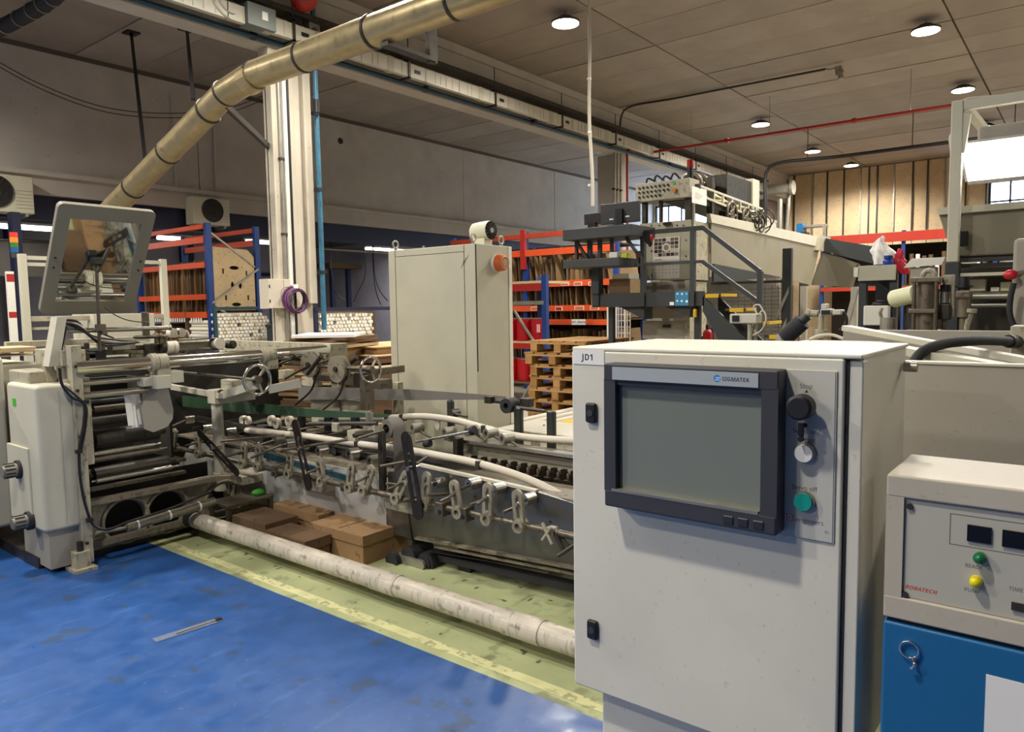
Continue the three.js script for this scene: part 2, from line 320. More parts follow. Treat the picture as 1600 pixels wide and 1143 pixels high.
// ------------------------------------------------------------------ lamps
const lampProto = {
  body: join([new THREE.CylinderGeometry(0.1, 0.2, 0.07, 28).translate(0, 0.035, 0), new THREE.CylinderGeometry(0.215, 0.215, 0.03, 28).translate(0, -0.012, 0)]),
  lens: join([new THREE.CylinderGeometry(0.2, 0.2, 0.012, 28).translate(0, -0.03, 0)]),
  eye: join([cyl([0, 0.07, 0], [0, 0.15, 0], 0.012, 8)]),
};
const lensMat = mat('#fff6e6', { rough: 0.5, emit: '#fff0d6', ei: 14 });
function highBay(x, z, label, drop = 0.15) {
  const t = thing('high_bay_lamp', label, 'lamp', [x, H - drop, z], 0, 'round high-bay lamps under the ceiling');
  const add = (n, g, m) => { const o = new THREE.Mesh(g, m); o.name = n; o.castShadow = o.receiveShadow = true; t.add(o); };
  add('housing', lampProto.body, M.charcoal); add('lens', lampProto.lens, lensMat); add('hook', lampProto.eye, M.galv);
  const s = new THREE.SpotLight(LAMP_COL, LAMP_CD, 0, 1.42, 0.35, 2); s.position.set(0, -0.06, 0); s.castShadow = true; s.shadow.radius = 9; s.shadow.mapSize.set(1024, 1024);
  s.target.position.set(0, -3, 0); t.add(s); t.add(s.target);
}
highBay(9.5, -6.4, 'round high-bay lamp at the top edge of the photo, right of the steel duct');
highBay(17.8, -6.4, 'round high-bay lamp hanging left of the red sprinkler pipe');
highBay(21.95, -6.4, 'round high-bay lamp between the red pipe and the black pipe');
highBay(24.6, -6.02, 'round high-bay lamp right against the boarded end wall', 0.22);
highBay(13.48, -2.24, 'largest and nearest of the right-hand row of round ceiling lamps');
highBay(17.71, -2.24, 'round ceiling lamp just above the corner of the white steel frame');
highBay(21.9, -2.24, 'small far round lamp with a white cable loop behind the frame');
for (const [x, z] of [[5.3, -6.4], [1.1, -6.4], [-3, -6.4], [9.3, -2.24], [-0.5, -1.95], [13.5, 1.92], [9.3, 1.92], [-7.3, -4.9], [17.7, 1.92], [9.3, 6.1], [13.5, 6.1], [1.0, -11.3], [-3.2, -11.3]])
  highBay(x, z, 'round high-bay lamp of the ceiling grid above and behind the viewer, outside the photo');
function tubeLamp(x, y, z, L, label) {
  const t = thing('fluorescent_lamp', label, 'lamp', [x, y, z], 0, 'fluorescent lamps in the low room');
  part(t, 'housing', [bx(0, 0.035, 0, L + 0.06, 0.05, 0.16, 0.01)], M.white);
  part(t, 'tube', [bb(-L / 2, L / 2, -0.07, 0.012, -0.07, 0.07, 0.03)], mat('#f4f8ff', { emit: '#eef4ff', ei: 5 }));
  for (const k of [-1, 1]) part(t, 'hanger', [cyl([k * L / 3, 0.06, 0], [k * L / 3, 3.56 - y, 0], 0.006, 6)], M.darkSteel);
  const a = new THREE.RectAreaLight(TUBE_COL, 60, L, 0.14); a.position.set(0, -0.08, 0); a.rotation.x = -Math.PI / 2; t.add(a);
}
{
  const zt = -15.3, f = (u0, u1, v, label) => { const p = SZ(u0, v, zt), q = SZ(u1, v, zt); tubeLamp((p.x + q.x) / 2, (p.y + q.y) / 2, zt, q.x - p.x, label); };
  f(-30, 84, 352, 'long bright fluorescent tube lamp at the left edge, above the signal tower');
  f(246, 312, 371, 'fluorescent tube lamp above the orange shelf beams beside the mirror');
  f(385, 428, 376, 'fluorescent tube lamp just left of the concrete column');
  f(572, 640, 389, 'fluorescent tube lamp left of the tall grey cabinet');
}
// ------------------------------------------------------------------ text helper
const fonts = { b: await new FontLoader().loadAsync('fonts/droid/droid_sans_bold.typeface.json'), r: await new FontLoader().loadAsync('fonts/droid/droid_sans_regular.typeface.json') };
function label2d(W, Hh, draw, px = 512) {                        // flat print on a label, W x Hh metres
  const c = document.createElement('canvas'); c.width = px; c.height = Math.max(8, Math.round(px * Hh / W)); const g = c.getContext('2d'); draw(g, c.width, c.height);
  const t = new THREE.CanvasTexture(c); t.colorSpace = THREE.SRGBColorSpace; return t;
}
function printed(parent, name, W, Hh, draw, { pos, rotY = 0, rotX = 0, rough = 0.6, px = 512, lbl, base = '#efece6', d = 0.0015 } = {}) {
  const t = label2d(W, Hh, draw, px), edge = mat(base, { rough }), face = new THREE.MeshStandardMaterial({ map: t, roughness: rough });
  const o = new THREE.Mesh(new THREE.BoxGeometry(W, Hh, d), [edge, edge, edge, edge, face, edge]);
  o.name = name; o.position.set(...pos); o.rotation.order = 'YXZ'; o.rotation.set(rotX, rotY, 0); o.castShadow = o.receiveShadow = true; if (lbl) o.userData.label = lbl; parent.add(o); return o;
}
// ------------------------------------------------------------------ operator cabinet (front faces -x)
{
  const t = thing('operator_cabinet', 'light grey control cabinet with a built-in dark touch screen marked JD1, in the foreground', 'cabinet', [1.6, 0, -0.715]);
  // local frame: x into the cabinet, z toward the right of the photo
  const Z0 = -0.353, Z1 = 0.353, Y0 = 0.574, Y1 = 1.485, D = 0.47;
  part(t, 'body', [bb(0.03, D, Y0, Y1, Z0 + 0.004, Z1 - 0.004, 0.006), bb(0.012, 0.05, Y0 + 0.01, Y1 - 0.008, Z1 - 0.028, Z1, 0.004)], M.cabinet);
  part(t, 'lid', [bb(0.002, D + 0.01, Y1 - 0.004, Y1 + 0.006, Z0, Z1, 0.004)], M.cabinet);
  part(t, 'door', [bb(0, 0.024, Y0, Y1 - 0.004, Z0, Z1 - 0.034, 0.005)], M.cabinet);
  part(t, 'door_seal', [bb(0.01, 0.03, Y0 + 0.01, Y1 - 0.01, Z1 - 0.036, Z1 - 0.027)], M.darkSteel);
  part(t, 'pedestal', [bb(0.045, D - 0.06, 0, Y0, Z0 + 0.06, Z1 - 0.05, 0.006)], M.cabinet);
  const scr = part(t, 'screen_housing', [
    bb(-0.055, 0, 1.14, 1.42, -0.2215, -0.19), bb(-0.055, 0, 1.14, 1.42, 0.168, 0.2035),
    bb(-0.056, 0, 1.413, 1.456, -0.222, 0.204, 0.004), bb(-0.004, 0.001, 1.1, 1.45, -0.215, 0.2),
    bb(-0.056, 0, 1.1, 1.144, -0.222, 0.204, 0.006), bb(-0.05, 0, 1.405, 1.416, -0.19, 0.17)], M.charcoal, 'charcoal bezel of the touch screen');
  part(scr, 'display_glass', [bb(-0.036, -0.028, 1.146, 1.404, -0.189, 0.167)], mat('#7b8077', { rough: 0.2 }), 'switched-off grey display');
  part(scr, 'sill_strip', [bb(-0.057, -0.03, 1.141, 1.1475, -0.2, 0.164)], M.galv);
  // silver name strip with the maker's mark
  printed(scr, 'name_strip', 0.358, 0.031, (g, w, h) => { g.fillStyle = '#aab0b3'; g.fillRect(0, 0, w, h); g.fillStyle = '#2b7fc4'; g.beginPath(); g.arc(w * 0.745, h * 0.5, h * 0.26, 0, 7); g.fill(); g.fillStyle = '#cfe0ee'; g.fillRect(w * 0.735, h * 0.4, w * 0.03, h * 0.09); g.fillRect(w * 0.73, h * 0.56, w * 0.03, h * 0.07); g.fillStyle = '#25313c'; g.font = 'bold ' + h * 0.4 + 'px sans-serif'; g.fillText('SIGMATEK', w * 0.775, h * 0.65); }, { pos: [-0.0575, 1.4335, -0.017], rotY: -Math.PI / 2, px: 1024, base: '#aab0b3', rough: 0.4 });
  for (const z of [0.098, 0.131, 0.165]) part(scr, 'key', [bb(-0.0585, -0.05, 1.109, 1.129, z - 0.0125, z + 0.0125, 0.003)], mat('#2c2c31', { rough: 0.4 }));
  // button plate
  const pl = part(t, 'button_plate', [bb(-0.003, 0.001, 1.09, 1.455, 0.193, 0.307, 0.001)], mat('#c9c6bc', { map: T.brush, rough: 0.45, metal: 0.2 }));
  const zk = 0.246;
  printed(pl, 'lettering', 0.106, 0.36, (g, w, h) => {
    g.fillStyle = '#c7c4ba'; g.fillRect(0, 0, w, h); g.fillStyle = '#2b2b2b'; g.textAlign = 'center'; g.font = 0.125 * w + 'px sans-serif';
    const y = m => h * (1.4525 - m) / 0.36, x = z => w * (z - 0.197) / 0.106; g.fillText('Stop', x(0.245), y(1.416)); g.fillText('Servo on/', x(0.247), y(1.3195)); g.fillText('Reset', x(0.25), y(1.3015)); g.fillText('Servo off', x(0.245), y(1.1965));
    g.beginPath(); g.moveTo(x(0.246), y(1.4135)); g.lineTo(x(0.242), y(1.4075)); g.lineTo(x(0.25), y(1.4075)); g.fill();
    g.font = 'bold ' + 0.16 * w + 'px sans-serif'; g.fillStyle = '#c98c80'; g.fillRect(x(0.2), y(1.141), w * 0.24, h * 0.045); g.fillStyle = '#d8d5ca'; g.fillText('JD', x(0.2125), y(1.127)); g.fillStyle = '#2b2b2b'; g.font = 0.125 * w + 'px sans-serif'; g.textAlign = 'left'; g.fillText('engineers', x(0.2275), y(1.126)); g.font = 0.085 * w + 'px sans-serif'; g.fillText('llc', x(0.288), y(1.11));
  }, { pos: [-0.0036, 1.2725, 0.25], rotY: -Math.PI / 2, px: 512, base: '#c7c4ba', rough: 0.5, d: 0.001 });
  part(pl, 'stop_knob', [cyl([-0.055, 1.381, zk], [-0.026, 1.381, zk], 0.0265, 28), cyl([-0.026, 1.381, zk], [0, 1.381, zk], 0.015, 20), cyl([-0.061, 1.381, zk], [-0.055, 1.381, zk], 0.021, 28, 0.0265)], M.black, 'black mushroom stop button');
  part(pl, 'key_switch', [cyl([-0.03, 1.338, zk - 0.002], [0, 1.338, zk - 0.002], 0.005, 10), bb(-0.034, -0.028, 1.318, 1.346, zk - 0.008, zk + 0.004, 0.002), cyl([-0.034, 1.312, zk - 0.002], [-0.028, 1.312, zk - 0.002], 0.0065, 10)], M.black);
  const btn = (n, y, c, l) => { part(pl, n, [cyl([-0.012, y, zk], [0, y, zk], 0.0225, 26)], M.galv); part(pl, n, [cyl([-0.02, y, zk], [-0.006, y, zk], 0.0185, 26)], mat(c, { rough: 0.35 }), l); };
  btn('reset_button', 1.279, '#e9e5dc', 'white round push button'); btn('off_button', 1.174, '#0f9a8c', 'green-blue round push button');
  printed(t, 'name_label', 0.094, 0.038, (g, w, h) => { g.fillStyle = '#f0eee8'; g.fillRect(0, 0, w, h); g.fillStyle = '#1c1c1c'; g.font = 'bold ' + h * 0.6 + 'px sans-serif'; g.textAlign = 'center'; g.fillText('JD1', w * 0.48, h * 0.72); }, { pos: [-0.001, 1.4655, -0.3], rotY: -Math.PI / 2, lbl: 'white label reading JD1' });
  for (const y of [1.322, 0.744]) {
    const l = part(t, 'lock', [bb(-0.012, 0.002, y - 0.026, y + 0.026, -0.306, -0.274, 0.006)], M.black);
    part(l, 'key_slot', [cyl([-0.014, y, -0.29], [-0.004, y, -0.29], 0.009, 14)], M.charcoal);
  }
  part(t, 'vent_bolt', [cyl([D - 0.05, 1.435, Z1], [D - 0.05, 1.435, Z1 + 0.03], 0.012, 12)], M.galv);
}
// ------------------------------------------------------------------ glue unit at the right edge
{
  const t = thing('glue_unit', 'grey instrument box on a bright blue base cabinet, at the right edge', 'cabinet', [1.58, 0, 0.05]);
  const Z0 = -0.358, Z1 = 0.45, D = 0.24, Yt = 1.257, Ys = 0.966;
  part(t, 'housing', [bb(0, D, Yt - 0.045, Yt, Z0, Z1, 0.005), bb(0, D, Ys, Ys + 0.046, Z0, Z1, 0.004), bb(0.001, D, Ys + 0.044, Yt - 0.043, Z0 + 0.0005, Z0 + 0.032), bb(0.001, D, Ys + 0.044, Yt - 0.043, Z1 - 0.03, Z1 - 0.0005), bb(0.03, D, Ys + 0.02, Yt - 0.02, Z0 + 0.01, Z1 - 0.01)], mat('#c9bfae', { map: T.scuff, rough: 0.5 }));
  const f = part(t, 'front_panel', [bb(0.008, 0.03, Ys + 0.046, Yt - 0.046, Z0 + 0.032, Z1 - 0.03)], mat('#bdb9ab', { map: T.brush, rough: 0.45, metal: 0.15 }));
  printed(f, 'lettering', 0.74, 0.196, (g, w, h) => {
    g.fillStyle = '#bcb8aa'; g.fillRect(0, 0, w, h); const X = z => (z - (Z0 + 0.034)) / 0.74 * w, Y = y => (Yt - 0.048 - y) / 0.196 * h;
    g.strokeStyle = '#55524a'; g.lineWidth = 2; g.strokeRect(X(-0.248), Y(1.193), w * 0.4, h * 0.3);
    g.fillStyle = '#c2402e'; g.save(); g.translate(X(-0.322), Y(1.03)); g.transform(1, 0, -0.25, 1, 0, 0); g.font = 'bold ' + h * 0.055 + 'px sans-serif'; g.fillText('ROBATECH', 0, 0); g.restore();
    g.fillStyle = '#4a463e'; g.font = h * 0.05 + 'px sans-serif'; g.fillText('READY', X(-0.222), Y(1.095)); g.fillText('PUMP', X(-0.222), Y(1.048)); g.fillText('TIME', X(-0.152), Y(1.066));
  }, { pos: [0.0075, (Ys + Yt) / 2, (Z0 + Z1) / 2 + 0.001], rotY: -Math.PI / 2, px: 1024, base: '#bcb8aa', d: 0.001, rough: 0.45 });
  for (const z of [-0.2, -0.145, -0.09]) part(f, 'display', [bb(0.003, 0.012, 1.147, 1.178, z - 0.019, z + 0.019)], mat('#15100f', { rough: 0.15 }), 'dark digital read-out');
  part(f, 'green_lamp', [cyl([-0.006, 1.119, -0.197], [0.012, 1.119, -0.197], 0.0105, 20), new THREE.SphereGeometry(0.0095, 16, 10).translate(-0.006, 1.119, -0.197)], mat('#0f6b3c', { rough: 0.25 }), 'green indicator lamp');
  part(f, 'yellow_lamp', [cyl([-0.006, 1.073, -0.202], [0.012, 1.073, -0.202], 0.0105, 20), new THREE.SphereGeometry(0.0095, 16, 10).translate(-0.006, 1.073, -0.202)], mat('#e3d216', { rough: 0.25 }), 'yellow indicator lamp');
  part(f, 'switch_strip', [bb(0.002, 0.012, 1.032, 1.046, -0.146, -0.07)], M.darkSteel);
  for (const [y, z] of [[Yt - 0.06, Z0 + 0.042], [Ys + 0.052, Z0 + 0.038]]) part(f, 'screw', [cyl([0.002, y, z], [0.01, y, z], 0.006, 10)], M.darkSteel);
  part(t, 'seam', [bb(0.01, D - 0.01, Ys - 0.01, Ys + 0.002, Z0 + 0.006, Z1 - 0.006)], M.black);
  part(t, 'plinth', [bb(0.04, D, 0, 0.08, Z0 + 0.04, Z1 - 0.04)], M.black);
  const d = part(t, 'base_cabinet', [bb(0, D, 0.08, Ys - 0.008, Z0, Z1, 0.006)], M.boxBlue, 'bright blue base cabinet');
  part(d, 'ring_handle', [torus([-0.005, 0.912, -0.308], 0.0165, 0.0022, 'x'), tube([[-0.006, 0.897, -0.3], [-0.012, 0.886, -0.297], [-0.01, 0.877, -0.303]], 0.0035, 12)], M.chrome);
  part(d, 'paper_notice', [bb(-0.0015, 0.001, 0.62, 0.9, -0.18, 0.1)], M.paper, 'white paper sheet');
  printed(d, 'warning_sign', 0.14, 0.14, (g, w, h) => { g.fillStyle = '#efece6'; g.fillRect(0, 0, w, h); g.fillStyle = '#111'; g.beginPath(); g.moveTo(w / 2, h * 0.02); g.lineTo(w * 0.99, h * 0.98); g.lineTo(w * 0.01, h * 0.98); g.fill(); g.fillStyle = '#e8d414'; g.beginPath(); g.moveTo(w / 2, h * 0.16); g.lineTo(w * 0.87, h * 0.91); g.lineTo(w * 0.13, h * 0.91); g.fill(); g.fillStyle = '#111'; g.font = 'bold ' + h * 0.5 + 'px sans-serif'; g.textAlign = 'center'; g.fillText('!', w / 2, h * 0.84); }, { pos: [-0.0025, 0.83, -0.044], rotY: -Math.PI / 2 });
}
// ------------------------------------------------------------------ services under the ceiling
{ // scrap duct
  const t = thing('scrap_duct', 'dented round sheet-metal duct rising past the column and out of the photo', 'duct');
  const R = 0.142, P = [SX(92, 412, 4.5), SX(352, 146, 4.5), SX(398, 117, 4.5)]; P.push(V(4.5, P[2].y - 0.02, -1.6));
  const D01 = P[1].clone().sub(P[0]).normalize(), D23 = V(0, 0, 1);
  const cut = [[P[0]], [P[1]]]; void cut;
  const stations = [P[0], ...[[211, 304], [264, 246], [326, 176]].map(p => SX(...p, 4.5)), P[1], P[2], SX(475, 86, 4.5), SX(583, 47, 4.5), SX(712, 15, 4.5), P[3]];
  for (const s of stations.slice(1, 4)) s.copy(P[0].clone().add(D01.clone().multiplyScalar(s.clone().sub(P[0]).dot(D01))));
  for (const s of stations.slice(6, 9)) s.set(4.5, P[2].y, s.z);
  P[3].y = P[2].y;
  for (let i = 0; i < stations.length - 1; i++) {
    const m = M.duct.clone(); m.color.offsetHSL(0, 0, (rnd() - 0.5) * 0.05);
    const c = part(t, 'duct_segment', [cyl(stations[i], stations[i + 1], R - (i % 2) * 0.003, 28)], m); void c;
  }
  for (const s of stations.slice(1, -1)) { const d = s.z < P[1].z + 0.05 ? D01 : D23; part(t, 'clamp_ring', [ring(s.clone().addScaledVector(d, -0.014), s.clone().addScaledVector(d, 0.014), R + 0.008, R - 0.004)], M.darkSteel); }
  const ej = SX(392, 121, 4.5);
  part(t, 'elbow_collar', [ring(V(4.5, ej.y - 0.02, ej.z - 0.06), V(4.5, ej.y, ej.z + 0.09), R + 0.012, R - 0.005)], M.duct);
  const hb = SX(607, 70, 4.5);
  part(t, 'support_arm', [bb(4.45, 5.05, P[2].y - R - 0.035, P[2].y - R, hb.z - 0.05, hb.z + 0.05), bb(4.98, 5.08, P[2].y - R - 0.04, 6, hb.z - 0.03, hb.z + 0.03)], M.darkSteel);
  part(t, 'wall_arm', [bar([4.5, P[1].y - 0.12, P[1].z - 0.02], [5.9, P[1].y - 0.16, -8.8], 0.05, 0.07)], M.darkSteel);
  for (const [a, b] of [[[205, 52], [228, 262]], [[292, 46], [302, 158]]]) {
    const top = SY(...a, 5.98), bot = SX(...b, 4.5); bot.x = 4.5; bot.y += 0.02;
    part(t, 'hanger_strap', [bar(top, bot, 0.045, 0.03), bx(top.x, 5.985, top.z, 0.2, 0.03, 0.2)], M.black);
  }
}
{ // busbar trunking, tray, pipes on the beam
  const t = thing('busbar_trunking', 'white slotted busbar trunking running along the beam', 'trunking');
  let k = 0;
  for (let x = -1.1; x < 24; x += 2.07) {
    part(t, 'trunking_length', [bb(x + 0.006, x + 2.064, 5.12, 5.325, -8.43, -8.35, 0.006)], k++ % 2 ? mat('#cbc6b8', { map: T.scuff, rough: 0.5 }) : mat('#d2cdc0', { map: T.scuff, rough: 0.5 }));
    part(t, 'joint_cover', [bb(x + 0.5, x + 0.62, 5.11, 5.335, -8.44, -8.344), bb(x + 1.28, x + 1.32, 5.12, 5.325, -8.43, -8.342)], M.cabGrey);
    part(t, 'socket', [bb(x + 1.05, x + 1.17, 5.2, 5.25, -8.4, -8.342)], M.black);
    part(t, 'side_rib', [0.2, 0.3, 0.78, 0.9, 1.5, 1.62, 1.75, 1.9].map(d => bb(x + d, x + d + 0.014, 5.14, 5.31, -8.4, -8.345)), M.cabGrey);
  }
  for (let x = -0.17; x < 24; x += 2.07) part(t, 'bracket', [bb(x - 0.02, x + 0.02, 5.09, 5.37, -8.345, -8.33), bb(x - 0.02, x + 0.02, 5.085, 5.115, -8.62, -8.33), bb(x - 0.025, x + 0.025, 5.345, 5.37, -8.62, -8.33), cyl([x, 5.36, -8.36], [x, 5.75, -8.36], 0.009, 6)], M.darkSteel);
  const c = thing('cable_tray', 'dark cable tray with cables above the busbar trunking', 'cable tray');
  part(c, 'tray', [bb(-4, 24, 5.45, 5.46, -8.6, -8.36), bb(-4, 24, 5.45, 5.52, -8.365, -8.355)], M.darkSteel);
  for (let i = 0; i < 4; i++) part(c, 'cable', [tube([[-4, 5.5, -8.42 - i * 0.05], [6, 5.49, -8.44 - i * 0.04], [9, 5.51, -8.41 - i * 0.05], [16, 5.49, -8.43 - i * 0.04], [24, 5.5, -8.42 - i * 0.05]], 0.02, 40, 6)], i % 2 ? M.rubber : M.anthracite);
  const p = thing('compressed_air_pipe', 'blue air pipe along the lower edge of the beam', 'pipe');
  part(p, 'pipe', [cyl([-4, 5.09, -8.57], [24, 5.09, -8.57], 0.032, 12)], M.pipeBlue);
  for (const x of [-0.5, 2.6, 5.6, 8.7, 11.6, 14.5, 17.4]) part(p, 'clip', [bb(x - 0.03, x + 0.03, 5.06, 5.15, -8.62, -8.545)], M.darkSteel);
  part(p, 'valve', [cyl([11.5, 5.09, -8.56], [11.5, 5.09, -8.44], 0.035, 10), bb(11.3, 11.52, 5.11, 5.14, -8.46, -8.43)], M.black);
  const d = thing('drop_pipe', 'blue air pipe dropping down the front of the first column', 'pipe');
  const xd = SZ(499, 300, -8.6).x;
  part(d, 'pipe', [cyl([xd, 1.3, -8.6], [xd, 6, -8.6], 0.036, 14)], mat('#3d7ba0', { map: T.grime, rough: 0.4 }));
  part(d, 'fitting', [cyl([xd, 4.32, -8.6], [xd, 4.5, -8.6], 0.05, 10), cyl([xd, 4.3, -8.57], [xd - 0.12, 4.27, -8.5], 0.02, 8)], M.black);
  for (const y of [3.25, 2.1]) part(d, 'clip', [bb(xd - 0.05, xd + 0.05, y, y + 0.04, -8.68, -8.555)], M.black);
  // switch boxes on the beam left of the column
  const b = thing('isolator_box', 'grey switch box with a white label on the beam left of the column', 'switch box');
  const a0 = SZ(388, 36, -8.28), a1 = SZ(431, 18, -8.28);
  part(b, 'box', [bb(a0.x, a1.x, a0.y, a0.y + 0.27, -8.5, -8.28, 0.006)], mat('#7b817f', { map: T.scuff, rough: 0.5 }));
  part(b, 'label', [bb(a0.x + 0.2, a0.x + 0.28, a0.y + 0.1, a0.y + 0.2, -8.29, -8.276)], M.paper);
  part(b, 'conduit', [tube([[a0.x, a0.y + 0.14, -8.38], [a0.x - 0.2, a0.y + 0.08, -8.36], [a0.x - 0.34, a0.y + 0.2, -8.36], [a0.x - 0.36, a0.y + 0.42, -8.38]], 0.018, 24), tube([[a0.x, a0.y + 0.08, -8.4], [a0.x - 0.25, a0.y + 0.02, -8.36], [a0.x - 0.42, a0.y + 0.17, -8.36], [a0.x - 0.44, a0.y + 0.42, -8.38]], 0.018, 24)], M.galv);
  const e = thing('junction_box', 'small grey junction box with a round plate behind the duct top', 'junction box');
  const e0 = SZ(484, 57, -8.42), e1 = SZ(500, 40, -8.42);
  part(e, 'box', [bb(e0.x, e1.x, e0.y, e1.y + 0.02, -8.62, -8.42, 0.006)], M.galv);
  part(e, 'round_plate', [cyl([(e0.x + e1.x) / 2, (e0.y + e1.y) / 2, -8.425], [(e0.x + e1.x) / 2, (e0.y + e1.y) / 2, -8.41], 0.05, 18)], M.dirtySteel);
  part(e, 'cable_bundle', [0, 1, 2, 3].map(i => tube([[e0.x, e0.y + 0.06, -8.5], [e0.x - 0.14, e0.y + 0.1 - i * 0.05, -8.4], [e0.x - 0.2 - i * 0.05, e0.y + 0.2, -8.42], [e0.x - 0.35, e0.y + 0.3 - i * 0.03, -8.5], [e0.x - 0.6, e0.y + 0.3, -8.56]], 0.014, 24, 6)), M.rubber);
  const s = thing('red_alarm_bell', 'red round bell at the top edge above the column', 'bell'), sp = SZ(474, -6, -8.3);
  part(s, 'gong', [new THREE.SphereGeometry(0.19, 20, 12, 0, Math.PI * 2, 0, Math.PI / 2).rotateX(Math.PI).translate(sp.x, sp.y, sp.z)], M.redPaint);
  part(s, 'stem', [cyl([sp.x, sp.y, sp.z], [sp.x, 6, sp.z], 0.02)], M.darkSteel);
}
{ // other pipes
  const r = thing('sprinkler_pipe', 'long thin red sprinkler pipe crossing under the ceiling', 'pipe');
  part(r, 'pipe', [cyl([16.1, 5.2, -8.45], [16.1, 5.2, 3], 0.03, 12)], M.redPaint);
  for (const z of [-6.55, -3.9]) part(r, 'coupling', [cyl([16.1, 5.2, z - 0.04], [16.1, 5.2, z + 0.04], 0.05, 12)], M.redPaint);
  for (const z of [-7.4, -5.6, -2.9, -0.6]) part(r, 'hanger', [cyl([16.1, 5.2, z], [16.1, 6, z], 0.006, 6)], M.galv);
  const zc = -8.6, xr = SZ(980, 280, zc).x;
  part(r, 'drop', [tube([[16.1, 5.2, -8.4], [16.0, 5.2, zc], [xr + 0.1, 5.19, zc], [xr, 5.1, zc], [xr, 4.9, zc], [xr, 0, zc]], 0.03, 60, 8)], M.redPaint);
  const k = thing('black_water_pipe', 'black pipe crossing under the ceiling before the end wall', 'pipe');
  part(k, 'pipe', [tube([[19.8, 3.9, -6.95], [19.8, 5.05, -6.95], [19.8, 5.2, -6.8], [19.8, 5.2, -5], [19.8, 5.2, 3]], 0.045, 60, 10)], M.black);
  for (const z of [-5.9, -3.5, -1.5]) part(k, 'hanger', [cyl([19.8, 5.2, z], [19.8, 6, z], 0.01, 6)], M.darkSteel);
  const g = thing('detector_conduit', 'grey conduit along the ceiling ending in a small detector head', 'conduit');
  const q = SY(1290, 108, 5.93);
  part(g, 'conduit', [tube([[14.75, 5.45, -8.5], [14.75, 5.8, -8.45], [14.75, 5.93, -8.35], [14.7, 5.93, -7], [q.x, q.y, q.z]], 0.022, 50, 8)], M.darkSteel);
  part(g, 'detector_head', [cyl([q.x, 5.92, q.z + 0.22], [q.x, 5.78, q.z + 0.26], 0.06, 14, 0.08), cyl([q.x, 5.78, q.z + 0.26], [q.x, 5.7, q.z + 0.28], 0.05, 14), tube([[q.x, 5.93, q.z], [q.x, 5.9, q.z + 0.1], [q.x, 5.93, q.z + 0.2]], 0.02, 12)], M.galv);
  for (const [i, u] of [964, 969, 974].entries()) { const x = SZ(u, 280, -8.6).x, c = thing('conduit', ['leftmost', 'middle', 'rightmost'][i] + ' of three grey conduits on the far column beside the red pipe', 'conduit'); part(c, 'conduit', [cyl([x, 0.4, -8.66], [x, 5.05, -8.66], 0.022, 8)], M.galv); part(c, 'clip', [bb(x - 0.03, x + 0.03, 4.2, 4.24, -8.72, -8.63)], M.darkSteel); }
  const bh = thing('flexible_hose', 'thick black flexible hose under the ceiling in the top left corner', 'hose');
  const h0 = SY(-60, 78, 5.5), h1 = SY(0, 45, 5.5), h2 = SY(50, 18, 5.52), h3 = SY(85, -6, 5.5), h4 = SY(130, -60, 5.5);
  part(bh, 'hose', [tube([h0, h1, h2, h3, h4], 0.1, 60, 12)], M.rubber);
  for (let i = 0; i < 6; i++) { const c = new THREE.CatmullRomCurve3([h0, h1, h2, h3, h4], false, 'centripetal').getPoint(0.18 + i * 0.11); part(bh, 'tie', [torus([c.x, c.y, c.z], 0.103, 0.007, 'z', 20)], M.galv); }
  const vc = thing('hanging_cable', 'pale cable hanging straight down from the ceiling to the platform', 'cable');
  const v0 = SX(920, 2, 8.6), v1 = SX(926, 322, 8.6); part(vc, 'cable', [tube([[v0.x, 6, v0.z], [v0.x, 5, v0.z + 0.01], [v0.x + 0.01, 4.1, v0.z - 0.01], [v1.x, 3.3, v1.z], [v1.x, v1.y, v1.z]], 0.024, 40, 8)], M.hose);
  for (const y of [4.6, 3.9, 3.2]) part(vc, 'tie', [cyl([v0.x, y, v0.z], [v0.x, y + 0.03, v0.z], 0.03, 8)], M.paper);
  for (const [i, dy] of [0, 0.1].entries()) { const w = thing('slack_wire', ['upper', 'lower'][i] + ' of two thin slack wires drooping across the rear wall', 'wire'); const f = (u, v) => SZ(u, v + dy * 70, -13.2); part(w, 'wire', [tube([f(-40, 75), f(60, 130), f(150, 164), f(215, 175), f(300, 176), f(360, 168), f(410, 150)], 0.008, 60, 5)], M.darkSteel); }
}
